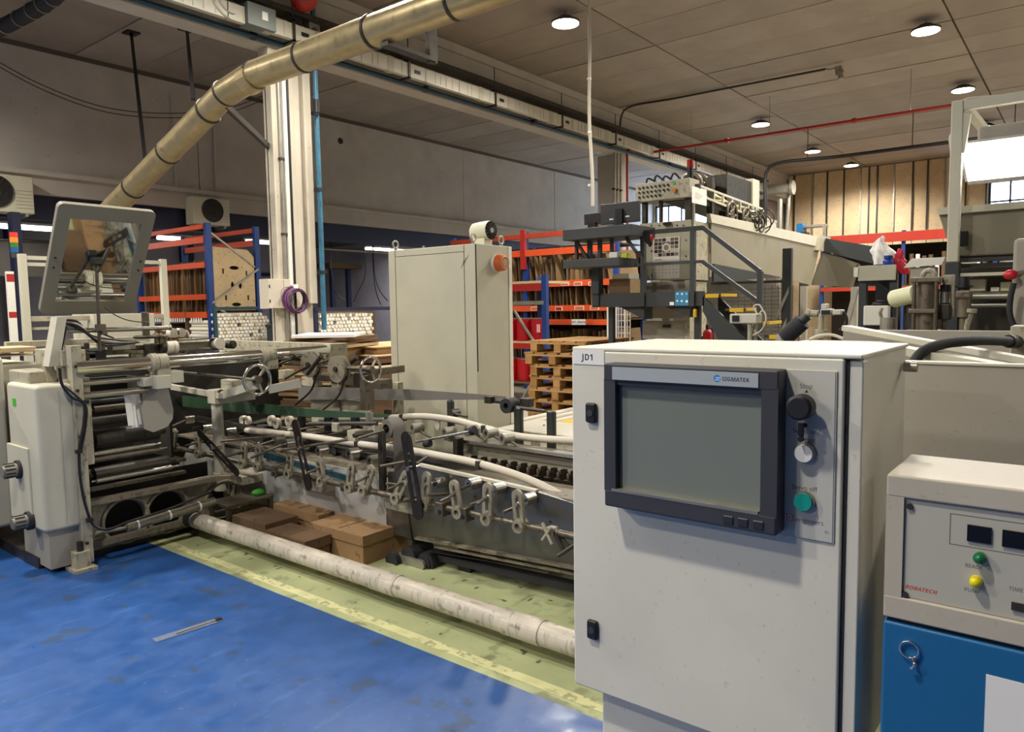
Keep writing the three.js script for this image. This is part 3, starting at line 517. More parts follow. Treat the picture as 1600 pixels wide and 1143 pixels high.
{ // column fittings
  const zf = -8.58;
  const b = thing('meter_box', 'beige two-door electric box on the first column', 'switch box'), p0 = SZ(420, 482, zf), p1 = SZ(454, 436, zf), pm = SZ(443, 440, zf);
  part(b, 'box', [bb(p0.x, p1.x, p0.y, p1.y, zf - 0.2, zf - 0.012)], M.column);
  part(b, 'door', [bb(p0.x + 0.005, pm.x - 0.004, p0.y + 0.005, p1.y - 0.005, zf - 0.014, zf, 0.003)], M.column); part(b, 'door', [bb(pm.x + 0.004, p1.x - 0.005, p0.y + 0.005, p1.y - 0.005, zf - 0.014, zf, 0.003)], M.column);
  for (const y of [0.25, 0.75]) part(b, 'hinge', [bb(p0.x + 0.015, p0.x + 0.03, p0.y + (p1.y - p0.y) * y - 0.02, p0.y + (p1.y - p0.y) * y + 0.02, zf - 0.005, zf + 0.006)], M.black);
  const tr = thing('cable_duct', 'white cable duct running up the column above the electric box', 'conduit'), x1 = SZ(449, 300, -8.62).x;
  part(tr, 'duct', [bb(x1 - 0.03, x1 + 0.03, 0.3, 4.75, -8.68, -8.6, 0.004)], M.white);
  const gp = thing('conduit', 'grey round conduit on the column left of the white cable duct', 'conduit'), x2 = SZ(443, 300, -8.62).x;
  part(gp, 'conduit', [cyl([x2 - 0.005, 0.3, -8.64], [x2 - 0.005, 4.75, -8.64], 0.028, 10)], M.galv); part(gp, 'clip', [2.6, 3.6].map(y => bb(x2 - 0.04, x2 + 0.03, y, y + 0.03, -8.68, -8.605)), M.darkSteel);
  const kc = thing('black_cable', 'black cable running down the column front into the purple coil', 'cable'), x3 = SZ(455, 300, -8.6).x;
  part(kc, 'cable', [cyl([x3, 0.4, -8.6], [x3, 4.75, -8.6], 0.018, 8)], M.black);
  const c = thing('cable_coil', 'coil of purple cable hanging on the column', 'cable coil'), cc = SZ(463, 467, -8.5);
  for (let i = 0; i < 6; i++) part(c, 'cable_turn', [torus([cc.x + (rnd() - 0.5) * 0.025, cc.y - i * 0.006 + (rnd() - 0.5) * 0.02, cc.z + (i - 3) * 0.022], 0.165 - (i % 3) * 0.012, 0.013, 'z', 36)], i % 3 == 2 ? mat('#4a2c4a', { rough: 0.6 }) : M.purple);
  part(c, 'tie', [cyl([cc.x, cc.y + 0.13, cc.z], [cc.x, cc.y + 0.2, cc.z], 0.03, 8), bb(cc.x - 0.01, cc.x + 0.01, cc.y + 0.16, cc.y + 0.2, cc.z - 0.25, cc.z)], M.paper);
  part(c, 'thin_wire', [torus([cc.x, cc.y + 0.01, cc.z + 0.06], 0.125, 0.005, 'z', 30), torus([cc.x - 0.14, cc.y + 0.06, cc.z], 0.1, 0.003, 'z', 30)], M.darkSteel);
  const lk = thing('grey_floor_box', 'small dark grey box standing at the foot of the column', 'box'), l0 = SZ(429, 508, -8.9), l1 = SZ(440, 508, -8.9);
  part(lk, 'box', [bb(l0.x, l1.x + 0.1, 0, l0.y, -9.1, -8.9, 0.01)], M.anthracite); part(lk, 'lid', [bb(l0.x - 0.01, l1.x + 0.11, l0.y - 0.03, l0.y + 0.01, -9.11, -8.89)], M.darkSteel);
}
function airUnit(u0, v0, u1, v1, label, fanU) {
  const z = -13.5, a = SZ(u0, v1, z), b = SZ(u1, v0, z), t = thing('air_conditioner', label, 'air conditioner', [0, 0, 0], 0, 'outdoor air-conditioning units on the rear wall');
  part(t, 'casing', [bb(a.x, b.x, a.y, b.y, z - 0.3, z, 0.015)], M.beigePlastic);
  const fx = fanU, cy = (a.y + b.y) / 2 + 0.02, R = (b.y - a.y) * 0.42, cx = a.x + (b.x - a.x) * fx;
  part(t, 'fan_recess', [cyl([cx, cy, z - 0.02], [cx, cy, z + 0.006], R, 28)], M.black);
  part(t, 'fan_grille', [torus([cx, cy, z + 0.01], R, 0.008), torus([cx, cy, z + 0.01], R * 0.62, 0.004), torus([cx, cy, z + 0.01], R * 0.3, 0.004), ...[0, 1, 2, 3, 4, 5].map(i => cyl([cx + Math.cos(i * 0.524) * R, cy + Math.sin(i * 0.524) * R, z + 0.012], [cx - Math.cos(i * 0.524) * R, cy - Math.sin(i * 0.524) * R, z + 0.012], 0.004, 5))], M.darkSteel);
  for (let i = 0; i < 6; i++) part(t, 'louvre', [bb(cx + R * 1.12, b.x - 0.02, a.y + 0.08 + i * 0.055, a.y + 0.09 + i * 0.055, z - 0.005, z + 0.006)], M.cabGrey);
  part(t, 'bracket', [bb(a.x + 0.1, a.x + 0.14, a.y - 0.05, a.y, z - 0.36, z + 0.02), bb(b.x - 0.14, b.x - 0.1, a.y - 0.05, a.y, z - 0.36, z + 0.02)], M.galv);
}
airUnit(-44, 277, 51, 327, 'beige air-conditioner unit on the wall at the left edge', 0.38);
airUnit(303, 312, 358, 349, 'dusty air-conditioner unit on the wall right of the mirror', 0.52);
// ------------------------------------------------------------------ left rack
{
  const X0 = 6.4, X1 = 7.28, Z0 = -11.35, Z1 = -13.78, Yt = 3.02;
  const r = thing('pallet_rack', 'blue and orange storage rack full of upright plywood dies, left of the column', 'rack');
  for (const [x, z] of [[X0, Z0], [X1, Z0], [X0, Z1], [X1, Z1]]) part(r, 'upright', [bb(x - 0.045, x + 0.045, 0, Yt, z - 0.04, z + 0.04)], M.rackBlue);
  part(r, 'brace', [bar([X0, 2.9, Z0], [X1, 2.3, Z0], 0.03, 0.03), bar([X1, 2.3, Z0 + 0.035], [X0, 1.72, Z0 + 0.035], 0.03, 0.03), bar([X0, 1.7, Z0], [X1, 1.2, Z0], 0.03, 0.03)], M.galv);
  const ys = [[2.93, 0.07], [2.7, 0.1], [2.3, 0.09], [1.78, 0.09], [1.48, 0.1]];
  for (const [y, h] of ys) { part(r, 'beam', [bb(X0 - 0.06, X0 + 0.005, y, y + h, Z1 + 0.05, Z0 - 0.05)], M.orange); part(r, 'beam', [bb(X1 - 0.02, X1 + 0.04, y, y + h, Z1 + 0.05, Z0 - 0.05)], M.orange); }
  part(r, 'deck', [bb(X0, X1, 1.45, 1.475, Z1, Z0), bb(X0, X1, 0.42, 0.45, Z1, Z0)], M.darkSteel);
  const cols = [M.ply, M.plyDk, mat('#a37c4e', { map: T.wood, rough: 0.75 }), mat('#8c6a44', { map: T.wood, rough: 0.75 })];
  let first = true;
  for (const [yb, hmin, hmax] of [[1.476, 0.82, 0.98], [0.452, 0.8, 0.93]]) for (let z = Z1 + 0.08; z < Z0 - 0.09; z += 0.075) {
    const h = rr(hmin, hmax), o = part(scene, 'die_board', [bb(0, 0.82, 0, h, -0.014, 0.014, 0.002)], cols[Math.floor(rnd() * 4)]);
    o.position.set(X0 + 0.04 + rnd() * 0.08, yb, z); o.rotation.z = (rnd() - 0.5) * 0.03; tag(o, 'upright plywood die board in the left rack of blue posts and orange beams', 'board', 'plywood dies in the left rack'); first = false;
  }
  for (let i = 0; i < 24; i++) { if (i > 16 && i < 19) continue; const o = part(scene, 'paper_card', [bb(0, 0.004, 0, 0.07, -0.022, 0.022)], M.paper); o.position.set(X0 - 0.055, 1.41, Z1 + 0.4 + i * 0.078); tag(o, 'small white card hanging under the lowest orange beam of the left rack', 'card', 'white cards under the lowest orange beam'); }
  // drilled plywood panel at the rack end
  const pz = Z0 - 0.015, x0 = X0 + 0.07, x1 = X1 - 0.06, y0 = 1.6, y1 = 2.64, pw = x1 - x0, hs = [];
  const at = (u, v) => [x0 + pw * u, y0 + (y1 - y0) * v];
  for (const [u, v, a] of [[0.5, 0.68, 0], [0.52, 0.09, 0], [0.44, 0.4, 1], [0.63, 0.4, 1], [0.23, 0.62, 2], [0.8, 0.6, 2], [0.27, 0.2, 2], [0.82, 0.2, 2]]) { const p = new THREE.Path(), c = at(u, v); if (a == 2) { p.moveTo(c[0] - 0.016, c[1] - 0.04); p.lineTo(c[0] - 0.016, c[1] + 0.04); p.lineTo(c[0] + 0.016, c[1] + 0.04); p.lineTo(c[0] + 0.016, c[1] - 0.04); } else if (a == 1) p.absellipse(c[0], c[1], 0.028, 0.06, 0, Math.PI * 2, true); else p.absellipse(c[0], c[1], 0.085, 0.032, 0, Math.PI * 2, true); hs.push(p); }
  for (const [u, v] of [[0.12, 0.9], [0.3, 0.88], [0.4, 0.93], [0.12, 0.75], [0.68, 0.85], [0.86, 0.75], [0.3, 0.3], [0.5, 0.24], [0.62, 0.25], [0.12, 0.5], [0.9, 0.4], [0.28, 0.06], [0.8, 0.06], [0.15, 0.1]]) { const c = at(u, v); hs.push(circ(c[0], c[1], 0.008)); }
  const pp = part(scene, 'drilled_panel', [polyZ([[x0, y0], [x1, y0], [x1, y1 - 0.14], [x1 - 0.12, y1 - 0.02], [x0, y1]], pz, 0.018, hs)], M.plyLt); tag(pp, 'pale plywood panel with oval cut-outs at the end of the left rack', 'board');
}
// ------------------------------------------------------------------ rolls of white tubes
function tubeBundle(x0, x1, yTop, rows, z, d, label, group) {
  const g = join([new THREE.CylinderGeometry(d * 0.455, d * 0.455, 0.9, 14).rotateX(Math.PI / 2).translate(0, 0, -0.45), new THREE.TorusGeometry(d * 0.42, d * 0.035, 5, 14)]);
  const mm = [mat('#efeadd', { rough: 0.8 }), mat('#e4dcc9', { rough: 0.8 }), mat('#d8c6a4', { rough: 0.8 })];
  for (let r = 0; r < rows; r++) for (let x = x0 + d / 2 + (r % 2) * d / 2; x < x1 - d * 0.4; x += d) {
    if (r == 0 && rnd() < 0.25) continue; if (rnd() < 0.03) continue;
    const o = new THREE.Mesh(g, mm[rnd() < 0.75 ? 0 : rnd() < 0.7 ? 1 : 2]); o.name = numbered('paper_tube'); o.castShadow = o.receiveShadow = true;
    o.position.set(x + (rnd() - 0.5) * 0.004, yTop - r * d * 0.9, z + (rnd() - 0.5) * 0.03); scene.add(o); tag(o, label, 'tube', group);
  }
}
{
  const z = -11.12, a = SZ(338, 490, z), b = SZ(421, 490, z);
  tubeBundle(a.x + 0.01, b.x, a.y - 0.02, 11, z, 0.064, 'white paper tube end in the stack under the left rack', 'white tubes in the left bin');
  const t = thing('tube_bin', 'teal steel bin frame holding white tubes left of the column', 'bin');
  for (const x of [a.x - 0.03, b.x + 0.045]) part(t, 'post', [bb(x - 0.025, x + 0.025, 0, a.y + 0.13, z - 0.02, z + 0.03)], M.petrol);
  part(t, 'top_rail', [bb(a.x - 0.03, b.x + 0.045, a.y + 0.06, a.y + 0.11, z - 0.02, z + 0.02)], M.petrol);
  part(t, 'shelf', [bb(a.x - 0.03, b.x + 0.045, a.y - 0.72, a.y - 0.69, z - 0.95, z)], M.petrol);
  part(t, 'shelf_wall', [bb(a.x - 0.02, b.x + 0.03, 0, a.y + 0.06, z - 0.97, z - 0.95)], M.plyDk);
  const z2 = -9.7, c = SZ(499, 490, z2), d = SZ(640, 490, z2);
  tubeBundle(c.x, c.x + 17 * 0.066, c.y - 0.03, 8, z2, 0.066, 'white paper tube end in the blue-framed stack right of the column', 'white tubes in the blue frame');
  const u = thing('tube_rack', 'dark blue frame around the white tubes right of the column', 'rack');
  part(u, 'top_rail', [bb(c.x - 0.11, d.x, c.y + 0.04, c.y + 0.1, z2 - 0.04, z2 + 0.04)], M.navy);
  for (const x of [c.x - 0.08, d.x - 0.03]) part(u, 'post', [bb(x - 0.035, x + 0.035, 0, c.y + 0.1, z2 - 0.04, z2 + 0.03)], M.navy);
  part(u, 'shelf', [bb(c.x - 0.1, d.x, c.y - 0.57, c.y - 0.54, z2 - 1, z2 + 0.02)], M.navy); part(u, 'rear_panel', [bb(c.x - 0.1, d.x, 0, c.y + 0.05, z2 - 0.97, z2 - 0.94)], M.plyDk);
}
// ------------------------------------------------------------------ folder-gluer: gluing unit at the left
function capsule(a, b, w, n = 8) {                                // outline around segment a-b in the plane
  const d = Math.atan2(b[1] - a[1], b[0] - a[0]), o = [];
  for (let i = 0; i <= n; i++) { const t = d + Math.PI / 2 + Math.PI * i / n; o.push([a[0] + Math.cos(t) * w, a[1] + Math.sin(t) * w]); }
  for (let i = 0; i <= n; i++) { const t = d - Math.PI / 2 + Math.PI * i / n; o.push([b[0] + Math.cos(t) * w, b[1] + Math.sin(t) * w]); }
  return o;
}
const pathOf = (pts, flipX) => { const p = new THREE.Path(); pts.forEach((q, i) => i ? p.lineTo(flipX ? -q[0] : q[0], q[1]) : p.moveTo(flipX ? -q[0] : q[0], q[1])); p.closePath(); return p; };
function slotPlate(a, b, w, x, d, s0 = 0.3, s1 = 0.85, sw = 0.35) { // slotted lever in plane x, a and b given as [z, y]
  const l = (t) => [a[0] + (b[0] - a[0]) * t, a[1] + (b[1] - a[1]) * t];
  return polyX(capsule(a, b, w), x, d, [pathOf(capsule(l(s0), l(s1), w * sw), true)]);
}
function handWheel(parent, c, R, axis, m = M.chrome) {
  const h = part(parent, 'handwheel', [torus([c.x, c.y, c.z], R, R * 0.11, axis, 40)], m, 'chromed handwheel');
  const s = []; for (let i = 0; i < 3; i++) { const t = i * 2.094 + 0.9; s.push(cyl([c.x, c.y, c.z], axis == 'z' ? [c.x + Math.cos(t) * R, c.y + Math.sin(t) * R, c.z] : [c.x, c.y + Math.sin(t) * R, c.z + Math.cos(t) * R], R * 0.09, 8)); }
  part(h, 'spoke', s, M.machine); const k = axis == 'z' ? V(0, 0, 1) : V(1, 0, 0);
  part(h, 'hub', [cyl(c.clone().addScaledVector(k, -0.03), c.clone().addScaledVector(k, 0.02), R * 0.28, 16)], M.dirtySteel); return h;
}
const ZG = -4.92;                                                 // front plane of the gluing unit
{
  const t = thing('gluing_unit', 'gluing unit with cream guard box, two knobs and dark rollers, at the far left', 'machine');
  // guard box
  const f0 = SZ(57, 640, ZG).x, f1 = SZ(118, 640, ZG).x, zb = SX(9, 610, f0).z, yt = SZ(57, 603, ZG).y - 0.0, y0 = SZ(63, 836, ZG).y;
  const gd = part(t, 'guard_box', [bb(f0, f1, y0, yt, zb, ZG, 0.025)], M.machineLt, 'cream sheet-metal guard box');
  part(gd, 'skirt', [bb(f0 + 0.03, f1 + 0.06, 0.03, y0 + 0.01, zb + 0.05, ZG - 0.03)], M.guardGrey);
  part(gd, 'seam', [bb(f1 - 0.09, f1 - 0.084, y0 + 0.03, yt - 0.04, ZG - 0.01, ZG + 0.0015)], M.cabGrey);
  part(gd, 'side_flange', [bb(f0 - 0.012, f0 + 0.01, y0 + 0.03, SX(9, 690, f0).y, zb - 0.02, ZG - 0.16, 0.004)], M.machineLt);
  part(gd, 'green_sticker', [bb(f0 - 0.0025, f0 + 0.004, SX(22, 634, f0).y, SX(22, 622, f0).y, SX(20, 628, f0).z, SX(25, 628, f0).z)], mat('#3fae2a', { rough: 0.6 }));
  part(gd, 'scale_mark', [bb(f0 - 0.002, f0 + 0.004, SX(40, 711, f0).y, SX(40, 709, f0).y, SX(30, 709, f0).z, SX(45, 713, f0).z), bb(f0 - 0.002, f0 + 0.004, SX(46, 790, f0).y, SX(46, 783, f0).y, SX(41, 787, f0).z, SX(49, 787, f0).z)], M.petrol);
  for (const [u, v] of [[34, 732], [50, 812]]) {
    const c = SX(u, v, f0), k = part(gd, 'control_knob', [cyl([f0 - 0.1, c.y, c.z], [f0 - 0.03, c.y, c.z], 0.042, 24), cyl([f0 - 0.108, c.y, c.z], [f0 - 0.1, c.y, c.z], 0.034, 24)], M.galv, 'ribbed metal control knob');
    part(k, 'collar', [cyl([f0 - 0.03, c.y, c.z], [f0, c.y, c.z], 0.058, 24)], M.rubber);
    part(k, 'grip_rib', Array.from({ length: 10 }, (_, i) => cyl([f0 - 0.098, c.y + Math.cos(i * 0.628) * 0.042, c.z + Math.sin(i * 0.628) * 0.042], [f0 - 0.045, c.y + Math.cos(i * 0.628) * 0.042, c.z + Math.sin(i * 0.628) * 0.042], 0.006, 6)), M.darkSteel);
  }
  // strut, side plate, foot, base
  const s0 = SZ(127, 800, ZG + 0.03).x, s1 = SZ(143, 800, ZG + 0.03).x, st = SZ(112, 540, ZG + 0.03).y;
  const strut = part(t, 'strut', [bb(s0, s1, 0.03, st, ZG - 0.05, ZG + 0.03, 0.004)], M.machine, 'grey upright strut');
  part(strut, 'bolt', [0.16, 0.45, 0.83, 1.12, 1.27].map(y => cyl([s0 + 0.022, y, ZG + 0.025], [s0 + 0.022, y, ZG + 0.036], 0.01, 10)), M.darkSteel);
  part(t, 'side_plate', [bb(s0 + 0.02, SZ(148, 680, ZG).x, SZ(145, 726, ZG).y, SZ(137, 590, ZG).y, ZG - 0.12, ZG - 0.02, 0.004), bb(f1 - 0.02, s0 + 0.01, 0.42, yt + 0.02, ZG - 0.3, ZG - 0.035)], M.machine);
  part(t, 'top_bracket', [bb(s0 - 0.02, s1 + 0.06, st - 0.13, st - 0.03, ZG - 0.5, ZG - 0.06, 0.006), bb(s0 - 0.16, s0, 1.06, 1.24, ZG - 0.55, ZG - 0.2, 0.01)], M.machine);
  const fo = part(t, 'foot', [bb(s0 - 0.06, s0 + 0.03, 0.0, 0.12, ZG - 0.02, ZG + 0.06, 0.006), bb(s0 - 0.08, s0 + 0.05, 0, 0.02, ZG - 0.06, ZG + 0.1)], M.machine);
  part(fo, 'levelling_screw', [cyl([s0 - 0.02, 0.12, ZG + 0.03], [s0 - 0.02, 0.18, ZG + 0.03], 0.018, 10)], M.darkSteel);
  part(t, 'base_frame', [bb(f0 + 0.02, 3.0, 0, 0.07, -6.2, ZG - 0.2)], M.darkSteel);
  // cast side with round openings
  const zc = -5.08, cp = (u, v) => { const p = SZ(u, v, zc); return [p.x, p.y]; };
  const c1 = cp(197, 812), c2 = cp(262, 797), c3 = cp(350, 782), r1 = 0.135;
  const tl = cp(132, 783), tr = cp(330, 744), bl = [tl[0], 0.04], br = [SZ(320, 820, zc).x + 0.25, 0.04];
  part(t, 'cast_frame', [polyZ([bl, [br[0], 0.04], [br[0], tr[1] - 0.03], [tr[0], tr[1]], tl], zc - 0.05, 0.05, [circ(...c1, r1), circ(...c2, r1), circ(...c3, r1 * 0.95)])], M.arm, 'oil-stained casting with round openings');
  for (const c of [c1, c2, c3]) part(t, 'opening_lip', [new THREE.TorusGeometry(r1 + 0.016, 0.012, 8, 32).translate(c[0], c[1], zc + 0.004)], M.arm);
  part(t, 'cast_rail', [bar([tl[0], tl[1] - 0.012, zc + 0.02], [tr[0], tr[1] - 0.012, zc + 0.02], 0.07, 0.03), bar([tl[0], 0.09, zc + 0.02], [br[0], 0.09, zc + 0.02], 0.06, 0.035)], M.castGrime);
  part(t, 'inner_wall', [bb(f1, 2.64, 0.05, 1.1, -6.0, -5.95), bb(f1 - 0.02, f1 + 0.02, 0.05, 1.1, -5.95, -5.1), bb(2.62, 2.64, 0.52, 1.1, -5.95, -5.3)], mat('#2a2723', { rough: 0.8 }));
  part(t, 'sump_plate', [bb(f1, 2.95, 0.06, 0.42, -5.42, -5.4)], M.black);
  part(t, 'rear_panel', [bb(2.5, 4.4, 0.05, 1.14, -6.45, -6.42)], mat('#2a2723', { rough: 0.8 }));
  // pipe and black cable along the casting
  const pp = SZ(150, 833, ZG + 0.06), pq = SZ(198, 824, ZG + 0.06), pr = SZ(335, 783, ZG + 0.06);
  part(t, 'sleeve_pipe', [cyl(pq, pr, 0.03, 14), cyl(pp, pq, 0.012, 8)], M.castGrime);
  part(t, 'sleeve_tie', [0.1, 0.45, 0.8].map(k => { const a = pq.clone().lerp(pr, k), b = pq.clone().lerp(pr, k + 0.02); return cyl(a, b, 0.033, 14); }), M.paper);
  const cb = SZ;
  part(t, 'black_cable', [tube([cb(93, 575, ZG + 0.05), cb(97, 600, ZG + 0.05), cb(115, 622, ZG + 0.05), cb(130, 628, ZG + 0.06), cb(131, 660, ZG + 0.06), cb(124, 700, ZG + 0.06), cb(126, 750, ZG + 0.06), cb(137, 800, ZG + 0.06), cb(147, 820, ZG + 0.06), cb(165, 827, ZG + 0.1), cb(200, 815, ZG + 0.1), cb(260, 796, ZG + 0.1), cb(330, 768, ZG + 0.1)], 0.009, 120, 7),
    tube([cb(100, 603, ZG + 0.05), cb(119, 618, ZG + 0.05), cb(134, 634, ZG + 0.06), cb(133, 670, ZG + 0.06), cb(127, 702, ZG + 0.06)], 0.007, 50, 6)], M.black);
  for (const [u, v] of [[133, 628], [123, 705], [140, 812]]) { const p = cb(u, v, ZG + 0.06); part(t, 'cable_clip', [bx(p.x, p.y, p.z, 0.035, 0.022, 0.03)], M.black); }
  // rollers between the frames
  const xl = s1 - 0.01, roll = (u0, v0, u1, v1, r, m, z = ZG - 0.14, n = 'roller') => { const a = SZ(u0, v0, z), b = SZ(u1, v1, z); a.x = Math.max(a.x, xl - 0.05); const y = (a.y + b.y) / 2; const k = part(t, n, [cyl([a.x, y, z], [b.x, y, z], r, 24), cyl([a.x - 0.03, y, z], [b.x + 0.05, y, z], r * 0.5, 14)], m); return k; };
  roll(140, 660, 205, 650, 0.03, M.darkSteel); roll(146, 686, 245, 672, 0.062, M.darkSteel, ZG - 0.2); roll(146, 708, 240, 695, 0.018, M.steel); roll(146, 718, 250, 702, 0.02, M.dirtySteel);
  roll(146, 742, 262, 722, 0.05, M.darkSteel, ZG - 0.3); roll(150, 750, 268, 730, 0.016, M.steel); roll(146, 640, 200, 634, 0.024, M.dirtySteel, ZG - 0.2); roll(140, 630, 200, 622, 0.02, M.black, ZG - 0.24);
  part(t, 'gear', [cyl([xl + 0.0, 0.52, ZG - 0.3], [xl + 0.06, 0.52, ZG - 0.3], 0.085, 20), cyl([xl, 0.62, ZG - 0.22], [xl + 0.05, 0.62, ZG - 0.22], 0.05, 18)], M.darkSteel);
  part(t, 'drip_tray', [bar([xl, 0.5, ZG - 0.42], [2.7, 0.5, ZG - 0.42], 0.2, 0.02), bar([xl, 0.44, ZG - 0.2], [2.62, 0.44, ZG - 0.2], 0.05, 0.02)], M.dirtySteel);
  // upper cross shafts
  const a = SZ(108, 577, ZG + 0.02), b = SZ(512, 546, ZG + 0.02), ys = (a.y + b.y) / 2;
  part(t, 'cross_shaft', [cyl([s0 + 0.02, ys, ZG + 0.02], [b.x, ys, ZG + 0.02], 0.043, 32)], M.chrome, 'polished steel cross shaft');
  for (const u of [246, 418]) {
    const c = SZ(u, 565, ZG + 0.02); const k = part(t, 'shaft_clamp', [ring([c.x - 0.05, ys, ZG + 0.02], [c.x - 0.012, ys, ZG + 0.02], 0.062, 0.04), ring([c.x - 0.006, ys, ZG + 0.02], [c.x + 0.055, ys, ZG + 0.02], 0.058, 0.04)], M.machine);
    part(k, 'clamp_block', [bb(c.x - 0.02, c.x + 0.07, ys - 0.11, ys - 0.03, ZG - 0.06, ZG + 0.06, 0.006)], M.machine);
  }
  part(t, 'lower_shaft', [cyl([s1, SZ(185, 594, ZG).y, ZG], [SZ(240, 590, ZG).x, SZ(185, 594, ZG).y, ZG], 0.018, 14), cyl([s1, SZ(185, 613, ZG).y, ZG], [SZ(230, 608, ZG).x, SZ(185, 613, ZG).y, ZG], 0.022, 14)], M.steel);
  part(t, 'shaft_block', [bb(SZ(218, 597, ZG).x, SZ(234, 597, ZG).x, SZ(225, 603, ZG).y, SZ(225, 589, ZG).y, ZG - 0.04, ZG + 0.05, 0.005), bb(SZ(233, 597, ZG).x, SZ(257, 597, ZG).x, SZ(245, 606, ZG).y, SZ(245, 585, ZG).y, ZG - 0.06, ZG + 0.1, 0.006), bb(SZ(256, 590, ZG).x, SZ(282, 590, ZG).x, SZ(265, 598, ZG).y, SZ(265, 579, ZG).y, ZG - 0.06, ZG + 0.05, 0.006)], M.machineLt);
  // side shield and paper strips
  const sh = (u, v) => { const p = SZ(u, v, ZG - 0.02); return [p.x, p.y]; };
  part(t, 'shield_plate', [polyZ([sh(230, 598), sh(262, 602), sh(271, 640), sh(270, 654), sh(262, 666), sh(240, 675), sh(226, 670), sh(221, 640)], ZG - 0.05, 0.03)], M.guardGrey, 'bent grey shield plate');
  for (let i = 0; i < 4; i++) { const p = sh(199 + i * 7, 612), q = sh(204 + i * 8, 664 + (i % 2) * 4); part(t, 'paper_strip', [bar([p[0], p[1], ZG - 0.03 - i * 0.02], [q[0], q[1], ZG - 0.01 - i * 0.02], 0.04, 0.002, V(0, 0, 1))], M.paper); }
  // long channel going back from the shaft end
  const ce = SZ(538, 552, ZG + 0.03), x4 = ce.x;
  const ch = part(t, 'side_channel', [bb(x4 - 0.06, x4, ys - 0.05, ys + 0.05, ZG - 2.6, ZG + 0.06, 0.004)], M.machine);
  part(ch, 'end_block', [bb(b.x - 0.01, x4 + 0.005, ys - 0.07, ys + 0.055, ZG - 0.02, ZG + 0.07, 0.005)], M.machine);
  part(t, 'shaft_leg', [bb(x4 - 0.08, x4 - 0.02, 0, ys - 0.05, ZG - 0.05, ZG + 0.05)], M.machine);
}
{ // tilted side panel with its cable loom
  const t = thing('tilted_control_panel', 'slim cream control panel seen edge-on with a dark screen, left of the mirror stem', 'control panel');
  const b = SZ(84, 572, ZG - 0.1), c = SZ(97, 495, ZG - 0.1);
  const w = 0.055, sh = c.x - b.x;
  part(t, 'case', [polyZ([[b.x - w / 2, b.y], [b.x + w / 2, b.y], [b.x + w / 2 + sh, c.y], [b.x - w / 2 + sh, c.y]], ZG - 0.2, 0.1)], M.machineLt);
  part(t, 'screen', [polyZ([[b.x + w / 2 + 0.002, b.y + 0.03], [b.x + w / 2 + 0.012, b.y + 0.03], [b.x + w / 2 + sh * 0.85 + 0.012, c.y - 0.06], [b.x + w / 2 + sh * 0.85 + 0.002, c.y - 0.06]], ZG - 0.195, 0.09)], M.black);
  part(t, 'bracket', [bar([b.x, b.y + 0.02, ZG - 0.2], [b.x + 0.02, 1.12, ZG - 0.2], 0.05, 0.05), bar([b.x + 0.05, 1.42, ZG - 0.22], [b.x + 0.22, 1.4, ZG - 0.22], 0.04, 0.04)], M.machine);
  for (let i = 0; i < 4; i++) part(t, 'cable', [tube([[c.x + 0.03, c.y - 0.02, ZG - 0.2 - i * 0.03], [c.x + 0.12 + i * 0.01, c.y - 0.03 - i * 0.02, ZG - 0.2], [c.x + 0.2 + i * 0.02, c.y - 0.12 - i * 0.02, ZG - 0.22], [c.x + 0.36, c.y - 0.16 - i * 0.012, ZG - 0.26], [c.x + 0.6, c.y - 0.19, ZG - 0.4]], 0.008, 30, 6)], i == 1 ? M.hose : M.black);
}
